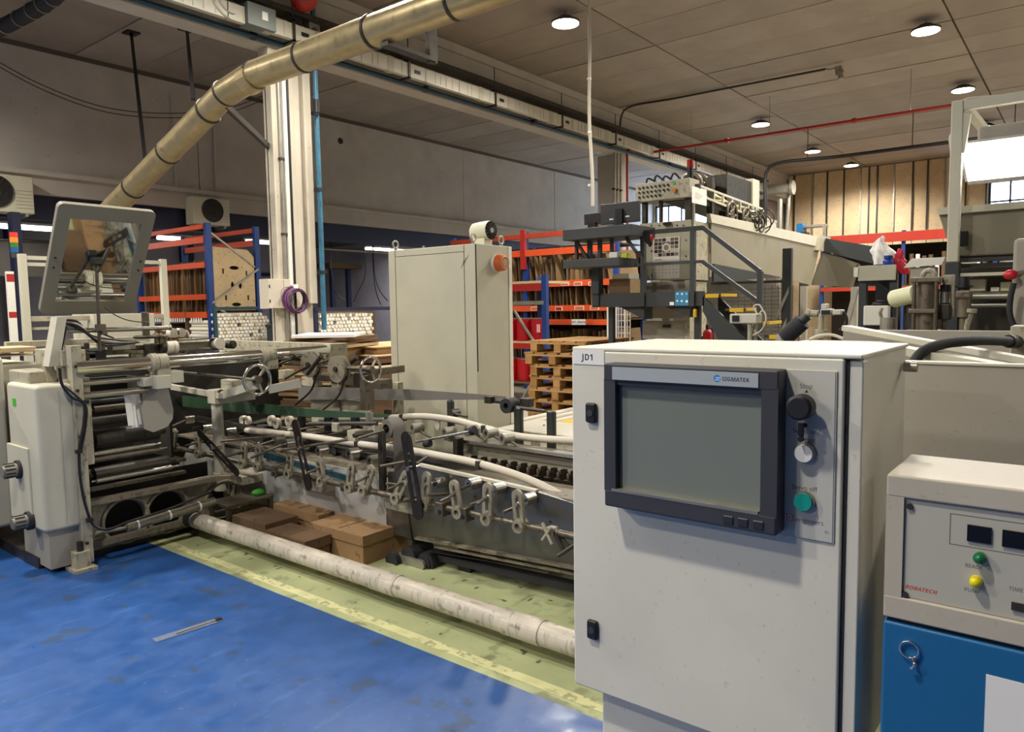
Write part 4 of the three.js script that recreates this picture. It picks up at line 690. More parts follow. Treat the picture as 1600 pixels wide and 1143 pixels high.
{ // inspection mirror on its stem
  const zb = -5.35, zt = -4.94, bl = SZ(62, 486, zb), br = SZ(205, 486, zb), tl = SZ(90, 317, zt), tr = SZ(243, 329, zt);
  const cb = bl.clone().add(br).multiplyScalar(0.5), ct = tl.clone().add(tr).multiplyScalar(0.5), W = ((br.x - bl.x) + (tr.x - tl.x)) / 2, dy = ct.y - cb.y, Hh = Math.hypot(dy, zt - zb), ang = Math.atan2(zt - zb, dy);
  const t = thing('inspection_mirror', 'tilted square mirror in a grey frame standing on a thin rod above the rollers', 'mirror', [(cb.x + ct.x) / 2, (cb.y + ct.y) / 2, (zb + zt) / 2]);
  t.rotation.order = 'ZXY'; t.rotation.set(ang, 0, Math.atan2(-(ct.x - cb.x), Hh) * 0.9);
  const w = W / 2, h = Hh / 2, f = W * 0.125, fy = Hh * 0.115;
  const rr0 = (x, y, r) => { const s = new THREE.Shape(); s.moveTo(-x + r, -y); s.lineTo(x - r, -y); s.quadraticCurveTo(x, -y, x, -y + r); s.lineTo(x, y - r); s.quadraticCurveTo(x, y, x - r, y); s.lineTo(-x + r, y); s.quadraticCurveTo(-x, y, -x, y - r); s.lineTo(-x, -y + r); s.quadraticCurveTo(-x, -y, -x + r, -y); return s; };
  const s = rr0(w, h, 0.035); s.holes.push(pathOf([[-w + f, -h + fy], [-w + f, h - fy], [w - f, h - fy], [w - f, -h + fy]]));
  part(t, 'frame', [new THREE.ExtrudeGeometry(s, { depth: 0.03, bevelEnabled: true, bevelSize: 0.004, bevelThickness: 0.004, bevelSegments: 2 }).translate(0, 0, -0.015)], mat('#938d7b', { map: T.scuff, rough: 0.5 }));
  part(t, 'mirror_glass', [bb(-w + f - 0.01, w - f + 0.01, -h + fy - 0.01, h - fy + 0.01, -0.012, 0.008)], mat('#dfe3e0', { metal: 1, rough: 0.035 }));
  part(t, 'backing', [bb(-w + 0.01, w - 0.01, -h + 0.01, h - 0.01, -0.026, -0.02)], M.machine);
  part(t, 'screw', [[-1, -0.05], [-1, 0.02], [1, -0.05], [1, 0.02]].map(([k, y]) => cyl([k * (w - 0.03), y, 0.018], [k * (w - 0.03), y, 0.024], 0.007, 10)), M.darkSteel);
  const p = thing('mirror_stand', 'thin vertical rod with clamps carrying the tilted mirror over a cross rod', 'stand'), z = -5.12, r0 = SZ(156, 548, z), r1 = SZ(160, 412, z);
  part(p, 'rod', [cyl([r0.x, r0.y, z], [r0.x, r1.y, z + 0.03], 0.011, 12)], M.dirtySteel);
  const c = SZ(157, 512, z); part(p, 'clamp', [bx(c.x, c.y, z, 0.055, 0.05, 0.05, 0.006), bx(c.x + 0.01, c.y - 0.03, z + 0.02, 0.03, 0.03, 0.05, 0.004)], M.dirtySteel);
  const q0 = SZ(104, 517, z - 0.03), q1 = SZ(264, 507, z - 0.03); part(p, 'cross_rod', [cyl([q0.x, q0.y, z - 0.03], [q1.x, q0.y, z - 0.03], 0.016, 14), cyl([q1.x, q0.y, z - 0.03], [q1.x + 0.012, q0.y, z - 0.03], 0.02, 14)], M.steel);
  part(p, 'joint', [bx(r0.x, SZ(158, 408, z).y, z + 0.03, 0.06, 0.05, 0.05, 0.008), cyl([r0.x, SZ(158, 425, z).y, z + 0.03], [r0.x + 0.12, SZ(158, 395, z).y + 0.1, z + 0.02], 0.014, 10)], M.darkSteel);
  part(p, 'brace_wire', [cyl([c.x + 0.01, c.y - 0.04, z], SZ(178, 528, z), 0.006, 6), tube([SZ(163, 480, z), SZ(180, 492, z), SZ(200, 500, z), SZ(232, 504, z)], 0.004, 20, 5)], M.black);
}
{ // fittings standing behind the cross shaft
  const t = thing('upper_transport_head', 'cluster of dark brackets, motors and belt pulleys behind the polished shaft', 'machine head'), z = -5.6;
  const B = (u0, v0, u1, v1, dz, m, n = 'bracket', z1 = z, r = 0.005) => { const a = SZ(u0, v1, z1), b = SZ(u1, v0, z1); return part(t, n, [bb(a.x, b.x, a.y, b.y, z1 - dz, z1, r)], m); };
  B(100, 533, 230, 541, 0.06, M.machine, 'rail', -5.75); B(176, 534, 212, 547, 0.16, M.machineLt, 'housing'); B(160, 535, 180, 543, 0.1, M.dirtySteel); B(212, 538, 234, 547, 0.08, M.dirtySteel);
  B(166, 557, 206, 569, 0.14, mat('#4d5647', { map: T.grime, rough: 0.4 }), 'motor'); B(206, 550, 258, 566, 0.05, M.machine, 'plate'); B(128, 535, 140, 545, 0.1, M.darkSteel); B(120, 550, 152, 562, 0.1, M.darkSteel); B(150, 546, 166, 568, 0.2, M.black, 'motor');
  B(112, 546, 128, 558, 0.06, M.dirtySteel); B(140, 552, 150, 570, 0.05, M.machine); B(106, 560, 135, 570, 0.2, M.black);
  // vertical post and hand ring
  B(225, 487, 233, 525, 0.03, M.dirtySteel, 'post', z + 0.1);
  const rc = SZ(228, 526, z + 0.1); part(t, 'hand_ring', [torus([rc.x, rc.y, rc.z], 0.075, 0.012, 'y', 28)], M.darkSteel);
  B(236, 536, 258, 556, 0.12, M.darkSteel, 'gear_case', z + 0.1);
  const k = SZ(258, 542, z + 0.12); part(t, 'pulley', [cyl([k.x - 0.03, k.y, k.z], [k.x - 0.005, k.y, k.z], 0.036, 18)], M.darkSteel); part(t, 'pulley', [cyl([k.x + 0.005, k.y - 0.005, k.z], [k.x + 0.05, k.y - 0.005, k.z], 0.05, 22), cyl([k.x + 0.055, k.y - 0.005, k.z], [k.x + 0.085, k.y - 0.005, k.z], 0.05, 22)], M.hose);
  for (const [u, v] of [[243, 524], [250, 525], [258, 526]]) { const p = SZ(u, v, z + 0.12); part(t, 'knob', [new THREE.SphereGeometry(0.022, 14, 10).translate(p.x, p.y, p.z), cyl([p.x, p.y - 0.06, p.z], p, 0.012, 8)], M.dirtySteel); }
  // flat belt to the right with its end pulleys
  const e0 = SZ(268, 530, z), e1 = SZ(345, 535, z);
  part(t, 'flat_belt', [bb(e0.x, e1.x, e0.y - 0.012, e0.y - 0.006, z - 0.05, z + 0.03), bb(e0.x, e1.x, e0.y - 0.1, e0.y - 0.094, z - 0.05, z + 0.03)], M.rubber);
  part(t, 'belt_frame', [bb(e0.x + 0.05, e1.x - 0.02, e0.y - 0.075, e0.y - 0.03, z - 0.03, z + 0.0)], M.dirtySteel);
  part(t, 'end_pulley', [cyl([e1.x - 0.04, e0.y - 0.05, z - 0.06], [e1.x - 0.04, e0.y - 0.05, z + 0.02], 0.046, 22), cyl([e1.x - 0.04, e0.y - 0.05, z + 0.026], [e1.x - 0.04, e0.y - 0.05, z + 0.06], 0.046, 22)], M.hose); const e2 = SZ(361, 538, z);
  part(t, 'end_cap', [cyl([e2.x, e2.y, z - 0.05], [e2.x, e2.y, z + 0.03], 0.035, 18), cyl([e2.x, e2.y, z + 0.03], [e2.x, e2.y, z + 0.05], 0.022, 14), bx(e2.x - 0.03, e2.y, z - 0.02, 0.06, 0.03, 0.03)], M.darkSteel);
  const w0 = SZ(271, 520, z - 0.1); part(t, 'white_roller', [cyl([w0.x, w0.y, w0.z - 0.05], [w0.x, w0.y, w0.z + 0.02], 0.036, 20), cyl([w0.x + 0.06, w0.y, w0.z - 0.05], [w0.x + 0.06, w0.y, w0.z + 0.02], 0.036, 20)], M.hose);
  part(t, 'bent_wire', [tube([SZ(282, 518, z - 0.1), SZ(292, 517, z - 0.1), SZ(297, 529, z - 0.1)], 0.006, 16, 6)], M.paper);
  B(270, 552, 294, 560, 0.2, M.dirtySteel, 'end_plate', z + 0.15); B(294, 546, 340, 560, 0.12, M.black, 'motor', z + 0.1, 0.02);
  const g = SZ(296, 554, z + 0.12); part(t, 'motor_cap', [cyl([g.x, g.y, g.z], [g.x, g.y, g.z + 0.03], 0.04, 20)], M.darkSteel);
  part(t, 'support', [bb(2.05, 2.11, 0.3, 1.42, -5.8, -5.74), bb(2.05, 2.11, 0.05, 0.3, -5.8, -5.74), bb(2.0, 3.2, 1.28, 1.34, -5.82, -5.72)], M.machine);
}
// ------------------------------------------------------------------ folder-gluer: delivery conveyor running toward the viewer
const XP = 3.15, XR = 3.0;
{
  const t = thing('delivery_conveyor', 'long folding conveyor with slotted guide arms, rods and rollers running toward the viewer', 'conveyor');
  const P = (u, v, x = XP) => { const p = SX(u, v, x); return [p.z, p.y]; };
  // side plates
  part(t, 'side_plate', [polyX([P(270, 742), P(300, 690), P(600, 742), P(606, 852)], XP, 0.02)], M.plate, 'pale side plate');
  part(t, 'side_plate', [polyX([P(606, 738), P(655, 727), P(838, 768), P(940, 800), P(940, 900), P(650, 843), P(606, 832)], XP, 0.02)], M.plateDk, 'brushed steel side plate');
  part(t, 'plate_edge', [polyX([P(655, 724), P(838, 765), P(838, 769), P(655, 728)], XP - 0.006, 0.03)], M.machineLt);
  part(t, 'lower_rail', [polyX([P(650, 838, XP - 0.02), P(940, 893, XP - 0.02), P(940, 897, XP - 0.02), P(650, 842, XP - 0.02)], XP - 0.03, 0.03), polyX([P(680, 852, XP - 0.02), P(940, 903, XP - 0.02), P(940, 906, XP - 0.02), P(680, 855, XP - 0.02)], XP - 0.03, 0.02)], M.castGrime);
  part(t, 'floor_belt', [polyX([P(655, 862), P(940, 925), P(940, 938), P(655, 872)], XP + 0.02, 0.06)], M.rubber);
  part(t, 'plate_screw', [[345, 752], [480, 792], [556, 812], [612, 745], [860, 815], [430, 745], [600, 826], [742, 775]].map(([u, v]) => { const p = SX(u, v, XP); return cyl([XP - 0.004, p.y, p.z], [XP + 0.01, p.y, p.z], 0.007, 10); }), M.darkSteel);
  // bed, chain and inner structure
  const zn = -1.75, zf = -6.3;
  part(t, 'bed_plate', [bb(XP + 0.02, 3.42, 0.5, 0.515, zf, -2.9), bb(XP + 0.02, 3.42, 0.56, 0.575, -3.1, zn)], M.castGrime);
  part(t, 'teal_guide', [polyX([P(415, 705), P(545, 742), P(545, 750), P(415, 714)], XP - 0.02, 0.03)], M.petrol);
  const chainPts = (u0, v0, u1, v1, x, n) => Array.from({ length: n }, (_, i) => SX(u0 + (u1 - u0) * i / (n - 1), v0 + (v1 - v0) * i / (n - 1), x));
  const cl = SX(430, 682, 3.4), cm = SX(658, 722, 3.4), ce = SX(930, 782, 3.4);
  part(t, 'belt_carrier', [bar([3.4, cl.y, cl.z - 1.2], [3.4, cm.y, cm.z], 0.06, 0.05), bar([3.4, cm.y, cm.z], [3.4, ce.y, ce.z], 0.06, 0.05)], M.black);
  for (let i = 0; i < 24; i++) { const p = cl.clone().lerp(ce, i / 23); part(t, 'carrier_roller', [cyl([3.36, p.y - 0.01, p.z], [3.44, p.y - 0.01, p.z], 0.033, 16)], M.rubber); }
  part(t, 'carrier_strip', [bar([3.37, cl.y + 0.045, cl.z - 1], [3.37, ce.y + 0.035, ce.z], 0.012, 0.012), bar([3.3, 0.66, -6.2], [3.3, 0.62, -2.9], 0.012, 0.03)], M.steel);
  // front rod and clamps
  const ra = SX(244, 692, XR), rb = SX(930, 845, XR), ry = z => ra.y + (rb.y - ra.y) * (z - ra.z) / (rb.z - ra.z);
  part(t, 'front_rod', [cyl(ra, rb, 0.019, 14)], M.dirtySteel, 'long round guide rod');
  const onRod = (u) => { let lo = ra.z, hi = rb.z; for (let i = 0; i < 40; i++) { const m = (lo + hi) / 2, p = V(XR, ry(m), m).project(camera); if ((p.x + 1) * 800 < u) lo = m; else hi = m; } return lo; };
  for (const [u, s] of [[433, 1], [540, 0.8], [692, 1.1], [728, 1.1], [452, 0.9]]) { const z = onRod(u); const k = part(t, 'rod_clamp', [bx(XR, ry(z) - 0.005, z, 0.07 * s, 0.075 * s, 0.06 * s, 0.006)], M.dirtySteel); part(k, 'clamp_bore', [cyl([XR - 0.037 * s, ry(z) - 0.018, z + 0.01], [XR - 0.03 * s, ry(z) - 0.018, z + 0.01], 0.014, 14)], M.black); }
  { const z = onRod(862); const k = part(t, 'cross_clamp', [bx(XR, ry(z), z, 0.06, 0.05, 0.05, 0.01), cyl([XR - 0.04, ry(z) + 0.05, z - 0.03], [XR - 0.04, ry(z) - 0.05, z + 0.03], 0.009, 8), cyl([XR - 0.04, ry(z) - 0.04, z - 0.03], [XR - 0.04, ry(z) + 0.04, z + 0.03], 0.009, 8)], M.machine); part(k, 'handle', [cyl(SX(868, 835, XR - 0.02), SX(882, 862, XR - 0.02), 0.012, 8), cyl(SX(872, 868, XR - 0.05), SX(905, 846, XR), 0.012, 10), cyl(SX(876, 838, XR), SX(890, 856, XR), 0.01, 8)], M.darkSteel); }
  // slotted guide arms: base on the rod, top, roller
  const arms = [[252, 662, 0, 296, 655], [274, 670, 0, 0, 0], [310, 678, 5, 324, 669], [383, 691, 2, 436, 686], [406, 694, 2, 454, 692], [455, 706, 1, 361, 674], [500, 715, 8, 504, 703], [551, 722, 0, 552, 707], [581, 727, -8, 585, 718], [636, 736, -12, 0, 0], [668, 738, 1, 687, 754], [711, 751, 10, 740, 755], [764, 755, 2, 778, 763], [810, 766, 6, 826, 779]];
  arms.forEach(([u, v, du, ru, rv], i) => {
    const zb = onRod(u + du), top = SX(u, v, XR - 0.012), a = [zb, ry(zb)], b = [top.z, top.y - 0.025];
    const arm = part(t, 'guide_arm', [slotPlate(a, b, 0.033, XR - 0.03, 0.018), ring([XR - 0.045, ry(zb), zb], [XR + 0.02, ry(zb), zb], 0.036, 0.018, 18)], M.arm, 'slotted grey guide arm');
    const pin = [XR - 0.02, a[1] + (b[1] - a[1]) * 0.72, a[0] + (b[0] - a[0]) * 0.72];
    part(arm, 'arm_bolt', [cyl([XR - 0.045, pin[1], pin[2]], [XR + 0.02, pin[1], pin[2]], 0.012, 10), cyl([XR - 0.045, b[1], b[0]], [XR + 0.01, b[1], b[0]], 0.01, 10)], M.galv);
    if (i % 3 != 1) part(arm, 'lever_pin', [cyl([XR - 0.14 - 0.03 * (i % 2), pin[1] - 0.012, pin[2] + 0.02], [XR + 0.0, pin[1], pin[2]], 0.0085, 8)], M.dirtySteel);
    if (ru) { const r = SX(ru, rv, i > 9 ? XP - 0.05 : XP + 0.02), rod = part(arm, 'roller_rod', [cyl([XR, pin[1] + 0.01, pin[2]], [r.x - 0.02, r.y, r.z], 0.009, 8)], M.dirtySteel); void rod; part(arm, 'guide_roller', [ring([r.x - 0.04, r.y, r.z - 0.005], [r.x + 0.035, r.y, r.z + 0.005], 0.034, 0.014, 20), cyl([r.x + 0.0, r.y, r.z], [r.x + 0.03, r.y, r.z], 0.032, 20)], M.steel); }
  });
  // dark slotted pressure arms
  for (const [u0, v0, u1, v1, w] of [[314, 676, 372, 737, 0.03], [464, 663, 484, 757, 0.037], [637, 684, 655, 800, 0.042]]) {
    const a = SX(u1, v1, XR - 0.05), b = SX(u0, v0, XR - 0.05);
    const k = part(t, 'pressure_arm', [slotPlate([a.z, a.y], [b.z, b.y], w, XR - 0.065, 0.008, 0.2, 0.78, 0.36)], mat('#352f2c', { map: T.grime, metal: 0.4, rough: 0.4 }), 'dark slotted pressure arm');
    const m = a.clone().lerp(b, 0.6); part(k, 'arm_bolt', [cyl([XR - 0.09, m.y, m.z], [XR, m.y, m.z], 0.014, 12)], M.steel);
  }
  // long cross rods of the pressure arms
  for (const [u0, v0, u1, v1] of [[345, 689, 430, 681], [372, 709, 398, 702], [440, 703, 560, 684], [560, 684, 600, 672], [594, 728, 638, 720], [604, 755, 626, 758], [630, 783, 662, 773], [650, 724, 668, 712], [668, 773, 700, 771], [734, 789, 758, 780], [786, 800, 804, 793], [392, 715, 440, 695]]) { const p = SX(u0, v0, XR - 0.06), q = SX(u1, v1, XR + 0.05); part(t, 'cross_rod', [cyl(p, q, 0.0095, 8)], M.dirtySteel); }
  // supporting blocks on the plate
  for (const [u0, v0, u1, v1] of [[456, 757, 505, 778], [600, 790, 650, 814], [338, 740, 362, 757]]) { const a = SX(u0, v1, XP - 0.1), b = SX(u1, v0, XP - 0.1); part(t, 'support_block', [bb(XP - 0.1, XP + 0.01, Math.max(a.y, b.y) - 0.06, Math.max(a.y, b.y) + 0.01, a.z, b.z, 0.004)], M.machine); }
  // white posts with clamps
  const wp0 = SX(345, 757, XR), wp1 = SX(340, 626, XR);
  const wp = part(t, 'white_post', [cyl([XR, wp0.y - 0.02, wp0.z], [XR, wp1.y, wp0.z], 0.042, 22), cyl([XR, wp0.y - 0.04, wp0.z], [XR, wp0.y + 0.1, wp0.z], 0.052, 22)], M.machineLt, 'pale round post');
  part(wp, 'post_head', [bb(XR - 0.05, XR + 0.3, wp1.y - 0.02, wp1.y + 0.09, wp0.z - 0.05, wp0.z + 0.06, 0.006), bb(XR + 0.06, XR + 0.26, wp1.y + 0.05, wp1.y + 0.16, wp0.z - 0.04, wp0.z + 0.12, 0.006)], M.machineLt);
  part(wp, 'post_foot', [bb(XR - 0.02, XP, wp0.y + 0.05, wp0.y + 0.11, wp0.z - 0.03, wp0.z + 0.35)], M.machine);
  // handwheel, its spindle, and square bars over the bed
  const w1 = SX(402, 593, XR + 0.02); handWheel(t, w1, 0.108, 'z');
  part(t, 'spindle', [cyl([w1.x, w1.y, w1.z], [w1.x, w1.y + 0.01, w1.z - 1.7], 0.012, 10)], M.dirtySteel);
  part(t, 'square_bar', [bar(SX(258, 602, XR - 0.02), SX(345, 618, XR - 0.02), 0.04, 0.04), bar(SX(420, 608, XR + 0.12), SX(470, 598, XR + 0.3), 0.05, 0.06), bar([w1.x, w1.y - 0.04, w1.z - 0.02], [w1.x, wp1.y + 0.03, wp0.z], 0.05, 0.06)], M.machineLt);
  part(t, 'bar_knob', [cyl(SX(336, 614, XR), SX(346, 613, XR), 0.025, 14)], M.darkSteel);
  // belt head with pulley on a dark post
  const bp = SX(612, 668, XP + 0.08), pb = SX(600, 775, XP - 0.03), pt = SX(598, 680, XP - 0.03);
  part(t, 'dark_post', [bb(XP - 0.05, XP - 0.02, pb.y, pt.y + 0.02, pb.z - 0.022, pb.z + 0.022)], M.darkSteel);
  const pu = part(t, 'belt_pulley', [ring([bp.x - 0.05, bp.y, bp.z], [bp.x + 0.06, bp.y, bp.z], 0.062, 0.03, 28), cyl([bp.x - 0.02, bp.y, bp.z], [bp.x + 0.05, bp.y, bp.z], 0.05, 24)], M.beltGrey); void pu;
  const sb = SX(630, 752, bp.x);
  part(t, 'grey_strap', [bb(bp.x - 0.045, bp.x + 0.055, sb.y, bp.y, bp.z + 0.06, bp.z + 0.066)], M.beltGrey);
  part(t, 'head_block', [bx(bp.x - 0.12, bp.y + 0.0, bp.z - 0.02, 0.07, 0.09, 0.07, 0.005), bx(bp.x - 0.2, bp.y - 0.03, bp.z - 0.12, 0.08, 0.07, 0.08, 0.005), bx(bp.x - 0.22, bp.y + 0.01, bp.z - 0.28, 0.05, 0.06, 0.06, 0.005)], M.machine);
  part(t, 'head_rod', [cyl([bp.x - 0.3, bp.y - 0.01, bp.z - 0.02], [bp.x + 0.02, bp.y, bp.z], 0.014, 10), cyl([bp.x - 0.28, bp.y + 0.02, bp.z - 0.5], [bp.x - 0.14, bp.y + 0.05, bp.z + 0.02], 0.014, 10)], M.darkSteel);
  const cu = SX(577, 652, XP + 0.02); part(t, 'oil_cup', [ring([cu.x, cu.y - 0.05, cu.z], [cu.x, cu.y + 0.03, cu.z], 0.026, 0.02, 18), cyl([cu.x, cu.y - 0.05, cu.z], [cu.x, cu.y + 0.01, cu.z], 0.022, 16)], M.galv);
  // green transfer belt
  const gp = [[254, 614, 632], [340, 624, 640], [378, 627, 645], [500, 640, 652], [606, 647, 652]];
  part(t, 'green_belt', gp.slice(1).map((g, i) => { const x = 3.3, a = SX(gp[i][0], gp[i][1], x), b = SX(gp[i][0], gp[i][2], x), c = SX(g[0], g[1], x), d = SX(g[0], g[2], x); const q = polyX([[a.z, a.y], [b.z, b.y], [d.z, d.y], [c.z, c.y]], x + i * 0.0005, 0.004); return q; }), M.green, 'dark green transfer belt');
  // rubber-tyred discs along the bed
  for (const [u, v, m] of [[380, 657, M.hose], [386, 658, M.hose], [424, 657, M.hose], [432, 661, M.hose], [452, 658, M.hose], [520, 656, M.black]]) { const c = SX(u, v, 3.5); part(t, 'bed_disc', [ring([c.x - 0.012, c.y, c.z], [c.x + 0.02, c.y, c.z], 0.045, 0.022, 24)], m); }
  for (let i = 0; i < 9; i++) { const a = SX(270 + i * 36, 652 + i * 3.4, 3.55); part(t, 'bed_bar', [bar([a.x - 0.25, a.y - 0.03, a.z], [a.x + 0.25, a.y + 0.01, a.z + 0.03 * (i % 3)], 0.03, 0.025)], i % 3 ? M.darkSteel : M.steel); }
  for (let i = 0; i < 26; i++) { const k = i / 25, p = SX(262 + k * 330, 652 + k * 34 + ((i * 7) % 5) * 5, 3.42 + 0.08 * ((i * 3) % 4)); const m = [M.darkSteel, M.dirtySteel, M.black, M.steel][i % 4];
    if (i % 3 == 0) part(t, 'bed_roller', [cyl([p.x - 0.07, p.y, p.z], [p.x + 0.04, p.y + 0.004, p.z + 0.01], 0.024, 16), cyl([p.x - 0.16, p.y - 0.01, p.z], [p.x + 0.2, p.y + 0.01, p.z + 0.01], 0.008, 8)], i % 2 ? M.steel : M.galv);
    else if (i % 3 == 1) part(t, 'bed_bracket', [bx(p.x, p.y, p.z, 0.05, 0.08, 0.04, 0.005), cyl([p.x - 0.03, p.y + 0.02, p.z], [p.x + 0.25, p.y + 0.03, p.z + 0.12], 0.011, 8)], m);
    else part(t, 'bed_link', [bar([p.x - 0.1, p.y - 0.02, p.z - 0.12], [p.x + 0.12, p.y + 0.02, p.z + 0.14], 0.022, 0.03)], m); }
  for (let i = 0; i < 7; i++) { const p = SX(300 + i * 42, 648 + i * 2, 3.6); part(t, 'dark_upright', [bb(p.x, p.x + 0.04, 0.5, p.y + 0.06, p.z - 0.03, p.z + 0.03)], M.black); }
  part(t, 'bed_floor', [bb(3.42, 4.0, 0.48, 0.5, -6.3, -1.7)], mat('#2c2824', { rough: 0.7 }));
  part(t, 'leg', [bb(XP + 0.05, XP + 0.15, 0, 0.5, -2.98, -2.88)], M.black); part(t, 'leg', [bb(XP + 0.05, XP + 0.15, 0, 0.5, -5.9, -5.8)], M.black); part(t, 'leg', [bb(3.7, 3.8, 0, 0.5, -2.5, -2.4)], M.black);
  // belt tension pulleys near the floor
  const l0 = SX(622, 872, XP - 0.06), l1 = SX(664, 880, XP - 0.04);
  const lp = part(t, 'tension_pulley', [cyl([l0.x - 0.06, l0.y, l0.z], [l0.x - 0.02, l0.y, l0.z], 0.052, 24)], M.rubber); void lp;
  part(t, 'tension_pulley', [cyl([l0.x, l0.y + 0.03, l0.z + 0.09], [l0.x + 0.18, l0.y + 0.03, l0.z + 0.09], 0.06, 24)], M.rubber);
  part(t, 'tension_pulley', [cyl([l1.x, l1.y, l1.z], [l1.x + 0.16, l1.y, l1.z], 0.066, 26), cyl([l1.x - 0.012, l1.y, l1.z], [l1.x, l1.y, l1.z], 0.05, 22)], M.rubber);
  part(t, 'pulley_link', [polyX(capsule([l0.z + 0.02, l0.y + 0.0], [l1.z, l1.y], 0.03), l1.x - 0.04, 0.02)], M.galv);
  part(t, 'tension_belt', [bar([l1.x + 0.09, l1.y + 0.064, l1.z], [XP + 0.05, 0.2, -1.8], 0.1, 0.006), bar([l0.x + 0.1, l0.y + 0.09, l0.z + 0.09], [XP + 0.05, 0.42, l0.z + 0.03], 0.1, 0.006)], M.rubber);
}
{ // second carrier with its row of cups
  const t = thing('far_carrier', 'far carrier beam with a row of dark cups, steel top rail and grey flat belt', 'conveyor'), x = 3.6;
  const a = SX(722, 684, x), b = SX(930, 712, x), c = SX(930, 758, x), yb = SX(735, 722, x).y;
  part(t, 'carrier_plate', [bb(x, x + 0.02, yb - 0.02, a.y - 0.015, a.z, c.z)], M.cabGrey);
  part(t, 'cover_strip', [bb(x - 0.012, x + 0.0, yb + 0.075, yb + 0.12, SX(798, 712, x).z, c.z)], M.guardGrey);
  part(t, 'top_rail', [bb(x - 0.07, x + 0.03, a.y - 0.015, a.y + 0.005, a.z - 0.1, b.z)], M.steel, 'bright steel top rail');
  part(t, 'rail_edge', [bb(x - 0.02, x, yb + 0.13, yb + 0.142, SX(795, 705, x).z, c.z)], M.machineLt);
  for (let i = 0; i < 12; i++) { const p = SX(741 + i * 15.6, 720 + i * 2.5, x - 0.04); const k = part(t, 'cup', [cyl([p.x - 0.02, p.y - 0.005, p.z], [p.x + 0.03, p.y - 0.005, p.z], 0.022, 16), bx(p.x + 0.0, p.y + 0.022, p.z, 0.03, 0.03, 0.03)], mat('#30211c', { metal: 0.5, rough: 0.3 })); part(k, 'cup_screw', [cyl([x - 0.006, p.y + 0.07, p.z], [x, p.y + 0.07, p.z], 0.005, 8), bx(p.x + 0.01, p.y + 0.0, p.z + 0.028, 0.03, 0.03, 0.014)], M.galv); }
  part(t, 'lower_beam', [bb(x - 0.02, x + 0.05, yb - 0.11, yb - 0.06, a.z - 0.3, c.z), bb(x - 0.12, x - 0.05, yb - 0.14, yb - 0.09, a.z - 0.4, c.z)], M.castGrime);
  part(t, 'leg', [bb(x + 0.02, x + 0.1, 0, yb, -2.7, -2.62)], M.darkSteel); part(t, 'leg', [bb(x + 0.02, x + 0.1, 0, yb, -1.9, -1.82)], M.darkSteel); part(t, 'leg', [bb(4.0, 4.06, 0, 1.0, -4.4, -4.34)], M.machine);
  for (const [u, v] of [[650, 668], [700, 674], [735, 672], [765, 676], [790, 684]]) { const p = SX(u, v, x - 0.05); part(t, 'roller', [ring([p.x - 0.04, p.y, p.z], [p.x + 0.04, p.y, p.z + 0.02], 0.034, 0.018, 20), cyl([p.x, p.y, p.z], [p.x + 0.04, p.y, p.z + 0.02], 0.03, 18)], M.galv); part(t, 'roller_arm', [cyl([p.x, p.y, p.z], [p.x + 0.02, p.y - 0.06, p.z + 0.12], 0.01, 8)], M.dirtySteel); }
  for (const [u, v] of [[683, 660], [876, 700], [893, 700]]) { const p = SX(u, v, x + 0.1); part(t, 'clip_plate', [polyX(capsule([p.z, p.y - 0.03], [p.z, p.y + 0.02], 0.022), p.x, 0.012)], M.machineLt); }
  part(t, 'slide_rod', [cyl(SX(650, 690, 3.4), SX(742, 672, 3.5), 0.009, 8)], M.steel); part(t, 'rod_end', [cyl(SX(736, 673, 3.5), SX(742, 671, 3.5), 0.028, 12), cyl(SX(664, 693, 3.4), SX(672, 692, 3.4), 0.025, 12)], M.rubber);
  part(t, 'square_strut', [bar(SX(716, 716, 3.5), SX(716, 684, 3.5), 0.06, 0.04)], M.darkSteel);
  // dark upright posts
  for (const [u0, v0, u1, v1, w] of [[705, 668, 708, 625, 0.05], [811, 692, 811, 636, 0.062], [862, 690, 869, 642, 0.06]]) { const p = SX(u0, v0, 3.8), q = SX(u1, v1, 3.8); part(t, 'upright', [bb(3.78, 3.82, p.y - 0.1, q.y, p.z - w / 2, p.z + w / 2, 0.012)], mat('#2b302b', { rough: 0.4 })); }
  const k0 = SX(711, 645, 3.77); part(t, 'upright_knob', [cyl([3.72, k0.y, k0.z], [3.8, k0.y, k0.z], 0.03, 14), cyl([3.74, k0.y, k0.z], [3.74, k0.y - 0.01, k0.z + 0.14], 0.01, 8)], M.darkSteel);
  // grey flat belt and its end pulley
  const gb = [[466, 603, 624], [520, 605, 624], [640, 608, 625], [755, 616, 624], [790, 619, 623]], X = 3.8;
  part(t, 'grey_belt', gb.slice(1).map((g, i) => { const p = (u, v) => { const q = SX(u, v, X); return [q.z, q.y]; }; return polyX([p(gb[i][0], gb[i][1]), p(gb[i][0], gb[i][2]), p(g[0], g[2]), p(g[0], g[1])], X + i * 0.0004, 0.005); }), M.beltGrey, 'grey flat belt');
  const ep = SX(796, 633, X); part(t, 'end_pulley', [ring([X - 0.04, ep.y, ep.z], [X + 0.05, ep.y, ep.z], 0.05, 0.02, 26), cyl([X - 0.01, ep.y, ep.z], [X + 0.05, ep.y, ep.z], 0.04, 20)], M.rubber);
  part(t, 'pulley_block', [bx(X + 0.06, ep.y + 0.02, ep.z + 0.1, 0.06, 0.06, 0.08, 0.005), bx(X - 0.02, ep.y + 0.03, ep.z - 0.16, 0.04, 0.05, 0.06, 0.005), cyl([X, ep.y - 0.01, ep.z + 0.05], [X + 0.02, ep.y - 0.02, ep.z + 0.28], 0.012, 10), cyl([X, ep.y + 0.02, ep.z - 0.2], [X, ep.y + 0.02, ep.z], 0.014, 10)], M.darkSteel);
